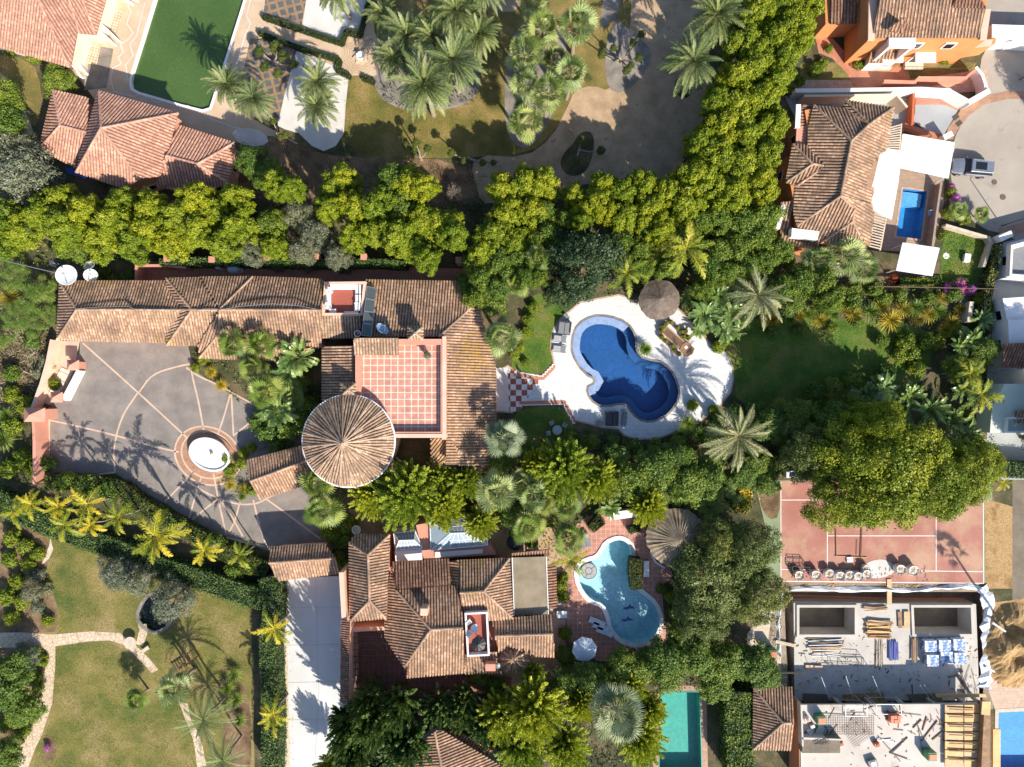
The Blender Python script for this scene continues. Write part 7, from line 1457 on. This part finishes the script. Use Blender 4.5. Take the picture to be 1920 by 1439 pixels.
def scaffold(x,y,w,d,h,label,z=0):
    p=P(x,y,z); o=thing("scaffold",label,"scaffold",(p.x,p.y,z)); m=M()
    for zz in(h*.5,h):
        for b in(-d/2,d/2): m.tube((p.x-w/2,p.y+b,z+zz),(p.x+w/2,p.y+b,z+zz),.04,n=4)
        for a in(-w/2,w/2): m.tube((p.x+a,p.y-d/2,z+zz),(p.x+a,p.y+d/2,z+zz),.04,n=4)
    m.build("rail",MATS["scaff"],o)
    for a in(-w/2,w/2):
        for b in(-d/2,d/2): M().tube((p.x+a,p.y+b,z),(p.x+a,p.y+b,z+h),.04,n=5).build("post",MATS["scaff"],o)
scaffold(1580,1310,2.4,1.1,3.3,"left white scaffold tower between lower and upper slab"); scaffold(1636,1304,2.8,1.1,3.6,"right white scaffold tower between lower and upper slab")
steelrack(1580,1236,4.2,.9,"long thin metal rack below the pale planks on the slab",.7)
for i,(x,y,z) in enumerate(((1541,1352,4.0),(1749,1420,4.2),(1450,1228,1.6))):
    p=P(x,y,z); z0=0 if i==2 else 3.0; o=thing("green_bin",["green skip with orange lid on the upper left of the upper slab","green skip with orange lid on the lower right of the upper slab","green bin with orange lids left of the excavation"][i],"bin",(p.x,p.y,z0),"green bins of the site"); zc=(z+z0)/2; M().box((p.x,p.y,zc),(.95,.9,z-z0)).build("bin_body",MATS["green_paint"],o); M().box((p.x,p.y,z+.03),(.8,.6,.08)).build("lid",MATS["orange_paint"],o)
p=P(1680,1350,3.9); o=thing("brick_pallet","pallet of orange bricks at the top middle of the upper slab","pallet",(p.x,p.y,3)); M().box((p.x,p.y,3.07),(1.3,1.0,.14)).build("pallet",MATS["wood"],o)
for a in range(3):
    for b in range(2): M().box((p.x-.38+a*.38,p.y-.22+b*.44,3.5+.05*((a+b)%2)),(.34,.4,.7)).build("brick_stack",MATS["orange_paint"],o)
def gridmesh(x,y,w,d,rz,label,z=3.03):
    p=P(x,y,z); o=thing("rebar_mesh",label,"rebar mesh",(p.x,p.y,z)); f=local(o,rz); m=M(); n=int(w/.25); k=int(d/.25)
    for i in range(n+1): m.tube(f(-w/2+i*w/n,-d/2,0),f(-w/2+i*w/n,d/2,0),.014,n=3)
    for i in range(k+1): m.tube(f(-w/2,-d/2+i*d/k,.01),f(w/2,-d/2+i*d/k,.01),.014,n=3)
    m.build("mesh_wires",MATS["rebar"],o)
gridmesh(1592,1360,5.6,2.1,0,"straight rectangle of reinforcement mesh on the upper slab"); gridmesh(1608,1372,2.6,2.6,.6,"tilted square of reinforcement mesh on the upper slab",3.08)
def sticks(label,segs,z,r,mat,name="loose_bars"):
    c=P(*segs[0][0],z); o=thing(name,label,"bars",(c.x,c.y,z)); m=M(); [m.tube(P(*a,z+.06),P(*b,z+.08),r,n=4) for a,b in segs]; m.build("bar",MATS[mat],o)
sticks("tripod of crossed dark poles on the middle of the upper slab",[((1647,1381),(1688,1428)),((1702,1383),(1670,1412)),((1668,1412),(1702,1424)),((1690,1395),(1672,1412))],3,.06,"steel_dark"); sticks("scatter of dark timber props left of the yellow formwork",[((1730,1370),(1738,1345)),((1728,1390),(1758,1352)),((1748,1388),(1768,1372)),((1760,1380),(1782,1400)),((1758,1345),(1780,1380)),((1712,1366),(1728,1350))],3,.07,"wood"); sticks("thin long rods near the top edge of the upper slab",[((1540,1338),(1605,1342)),((1655,1334),(1728,1342)),((1720,1352),(1730,1412))],3,.03,"rebar"); sticks("pile of short grey rods on the middle of the upper slab",[((1638,1390),(1672,1386)),((1640,1387),(1675,1390)),((1645,1384),(1680,1393))],3,.05,"steel")
for i,(x,y,lb) in enumerate(((1514,1350,"small white and red box at the upper left of the upper slab"),(1523,1362,"grey generator at the left of the upper slab"),(1519,1374,"white bucket at the left of the upper slab"),(1637,1432,"square grey machine at the bottom middle of the upper slab"),(1577,1395,"small red box beside the stair block"),(1645,1397,"tiny red block in the middle of the upper slab"))):
    p=P(x,y,3.4); o=thing("site_equipment",lb,"equipment",(p.x,p.y,3)); s=.55 if i not in(3,) else 1.0
    if i==2: M().lathe((p.x,p.y,3),[(0,0),(.2,0),(.27,.4),(.24,.4),(.2,.1),(0,.1)],14).build("bucket",MATS["white"],o)
    else: M().box((p.x,p.y,3.25),(s,s*.8,.5),.3).build("casing",MATS[("bag_white","grey_mid","","grey_mid","orange_paint","orange_paint")[i]],o); M().box((p.x,p.y,3.53),(s*.6,s*.5,.06),.3).build("top_plate",MATS[("orange_paint","steel","","bag_white","wood","wood")[i]],o)
c=P(1541,1393,4.0); o=thing("hose_coils","black coiled hoses lying on the stair block","hose",(c.x,c.y,3.97)); m=M(); rr=random.Random(4)
for k in range(5):
    q=P(1530+k*5,1393+rr.uniform(-3,3),4.0); pts=[q+Vector((.28*math.cos(t),.28*math.sin(t),.02*k)) for t in [i*.5 for i in range(13)]]; m.path(pts,.03,n=4)
m.build("hose",MATS["black"],o)
c=P(1890,1215); o=thing("spoil_heap","heap of yellow-brown earth right of the excavation","soil heap",c); m=M(); rr=random.Random(9); n=26;k=18; cc=P(1900,1210)
def hz_(u,v): 
    d=math.hypot(u,v); return max(-.1,(1-d**2)*(1.6+.5*math.sin(u*7+v*3)+.4*math.sin(v*9-u*4))) 
G=[[Vector((cc.x+(-1+2*i/n)*3.6,cc.y+(-1+2*j/n)*5,max(0,hz_(-1+2*i/n,-1+2*j/n)+rr.uniform(-.08,.08)))) for j in range(n+1)] for i in range(n+1)]
for i in range(n):
    for j in range(n): m.face([G[i][j],G[i+1][j],G[i+1][j+1],G[i][j+1]])
m.build("earth",MATS["dirt_yellow"],o)
for x,y,rz,lb in((1873,1176,-.6,"upper white pipe on the earth heap"),(1860,1257,-.5,"lower grey pipe beside the earth heap")): p=P(x,y,1.2 if y<1200 else .2); tag(M().tube(p-Vector((.9*math.cos(rz),.9*math.sin(rz),0)),p+Vector((.9*math.cos(rz),.9*math.sin(rz),0)),.12,n=8).tube(p-Vector((.92*math.cos(rz),.92*math.sin(rz),0)),p-Vector((.8*math.cos(rz),.8*math.sin(rz),0)),.15,n=8).build("pipe",MATS["plastic_sheet"]),lb,"pipe")
p=P(1479,888); o=thing("white_tank","white water tank half hidden at the top left corner of the court","tank",p); M().box(p+Vector((0,0,.5)),(1.3,.8,1.0)).build("tank_body",MATS["white"],o); M().box(p+Vector((0,0,1.03)),(.5,.4,.08)).build("cap",MATS["blue_paint"],o)
p=P(133,322,2.6); tag(M().prism(px([(122,314),(142,316),(168,330),(162,336),(125,324)],2.4),2.3,2.4).box(P(145,326,2.44),(.9,.12,.05),-.3).build("blue_tarp",MATS["blue_paint"]),"bright blue tarp strip at the lower edge of the tiled pool house","tarp")
p=P(1740,402); o=thing("blue_chair","small blue and white chair on the deck right of the small pool","chair",p); M().box(p+Vector((0,0,.4)),(.5,.5,.06)).build("seat",MATS["skyblue"],o); M().box(p+Vector((0,.25,.65)),(.5,.05,.5)).build("backrest",MATS["white"],o)
def debris(label,poly,z,n,mats,seed,mx=.8):
    w=px(poly,z); rr=random.Random(seed); xs=[v[0] for v in w]; ys=[v[1] for v in w]; m=M(); k=0
    while k<n:
        x=rr.uniform(min(xs),max(xs)); y=rr.uniform(min(ys),max(ys))
        if not inpoly(np.array([x]),np.array([y]),w)[0]: continue
        k+=1; L=rr.uniform(.08,mx)*rr.random()+.06; a=rr.uniform(0,3.14); m.box((x,y,z+.03),(L,rr.uniform(.03,.12),rr.uniform(.02,.08)),a)
    tag(m.build("site_debris",MATS[mats]),label,"debris",kind="stuff")
SL=[(1488,1192),(1830,1192),(1836,1300),(1490,1312)]; US=[(1585,1330),(1768,1330),(1768,1440),(1585,1440)]; US2=[(1508,1326),(1768,1324),(1768,1380),(1508,1380)]
debris("scattered wood scraps on the lower slab",SL,.0,60,"wood",1); debris("scattered pale chips on the lower slab",SL,.0,120,"wood_pale",2,.4); debris("scattered dark rods and scraps on the lower slab",SL,.0,30,"steel_dark",3,2.2)
debris("scattered wood scraps on the upper slab",US,3.0,45,"wood",4,.7); debris("scattered dark rods on the upper slab",US2,3.0,40,"rebar",5,1.6); debris("scattered grey rubble on the trench edge",[(1462,1096),(1850,1098),(1850,1106),(1462,1106)],.02,160,"dirt_yellow",6,.6); debris("scattered scraps along the left trench edge",[(1440,1110),(1462,1110),(1474,1310),(1450,1310)],.02,90,"stone_pale",7,.7); debris("scattered scraps on the tennis court beside the bags",[(1480,1070),(1740,1060),(1740,1090),(1480,1090)],.02,120,"gravel_grey",8,.4)
sticks("tangle of bent reinforcement rods at the right of the lower slab",[((1800+RNG.uniform(-8,30),1240+RNG.uniform(0,60)),(1806+RNG.uniform(-8,30),1270+RNG.uniform(0,50))) for _ in range(16)],0,.022,"rebar"); sticks("thin rods sticking over the gap between the slabs",[((1540,1270),(1556,1312)),((1586,1268),(1602,1318)),((1636,1268),(1652,1306)),((1725,1285),(1752,1322)),((1732,1284),(1759,1320))],1.6,.035,"steel")
lines("drive_joint","blue_grey_pave",[[(530,1140),(646,1138)],[(536,1210),(646,1208)],[(540,1280),(646,1278)],[(542,1350),(630,1350)],[(592,1085),(598,1300),(590,1440)]],.03,5)
# ---------------------------------------------------------------- labels composed from what each plant stands beside
LM=[("the green algae pool",350,90),("the star-patterned fountain paving",677,107),("the lower white gravel garden",600,230),("the oval grey bed",1175,110),("the orange house",1740,60),("the villa with awnings",1580,330),
("the grass plot",1810,490),("the long tiled wing",230,580),("the rooftop patio",645,560),("the red roof terrace",750,730),("the round tower",653,828),("the oval fountain",392,853),("the deep blue pool",1170,690),("the thatched parasol",1236,562),
("the east lawn",1560,680),("the tennis court",1650,1000),("the turquoise pool",1160,1110),("the reed parasol",1268,1008),("the teal pool",1276,1365),("the southern villa",840,1170),("the white drive",590,1260),("the dark pond",290,1150),
("the big white dish",126,517),("the building site",1650,1250),("the white houses at the right edge",1890,650),("the tiled pool house",260,260),("the stone table",250,1202),("the gravel court",1190,270),("the solar panels",692,585),("the path fork",95,1200),("the gatehouse",568,1055),("the slatted bench",1268,640),("the flowering hedge",1866,500),("the beige awning",992,1100),("the white parasol",1096,1218),("the kidney-shaped bed",1085,290),("the driveway stairs",112,716),("the palm bed",800,130)]
DR=["right of","upper right of","above","upper left of","left of","lower left of","below","lower right of"]
ORD=["","second ","third ","fourth ","fifth ","sixth ","seventh ","eighth ","ninth ","tenth ","eleventh ","twelfth "]
G={}
for o,d,x,y in DUP:
    n,lx,ly=min(LM,key=lambda l:math.hypot(l[1]-x,l[2]-y)); a=math.atan2(ly-y,x-lx); k=round(a/(math.pi/4))%8
    G.setdefault((d,n,k),[]).append((math.hypot(lx-x,ly-y),o))
for (d,n,k),L in G.items():
    L.sort(key=lambda t:t[0])
    for i,(_,o) in enumerate(L): o["label"]=(d if len(L)==1 else ORD[i]+"nearest "+d)+" "+DR[k]+" "+n
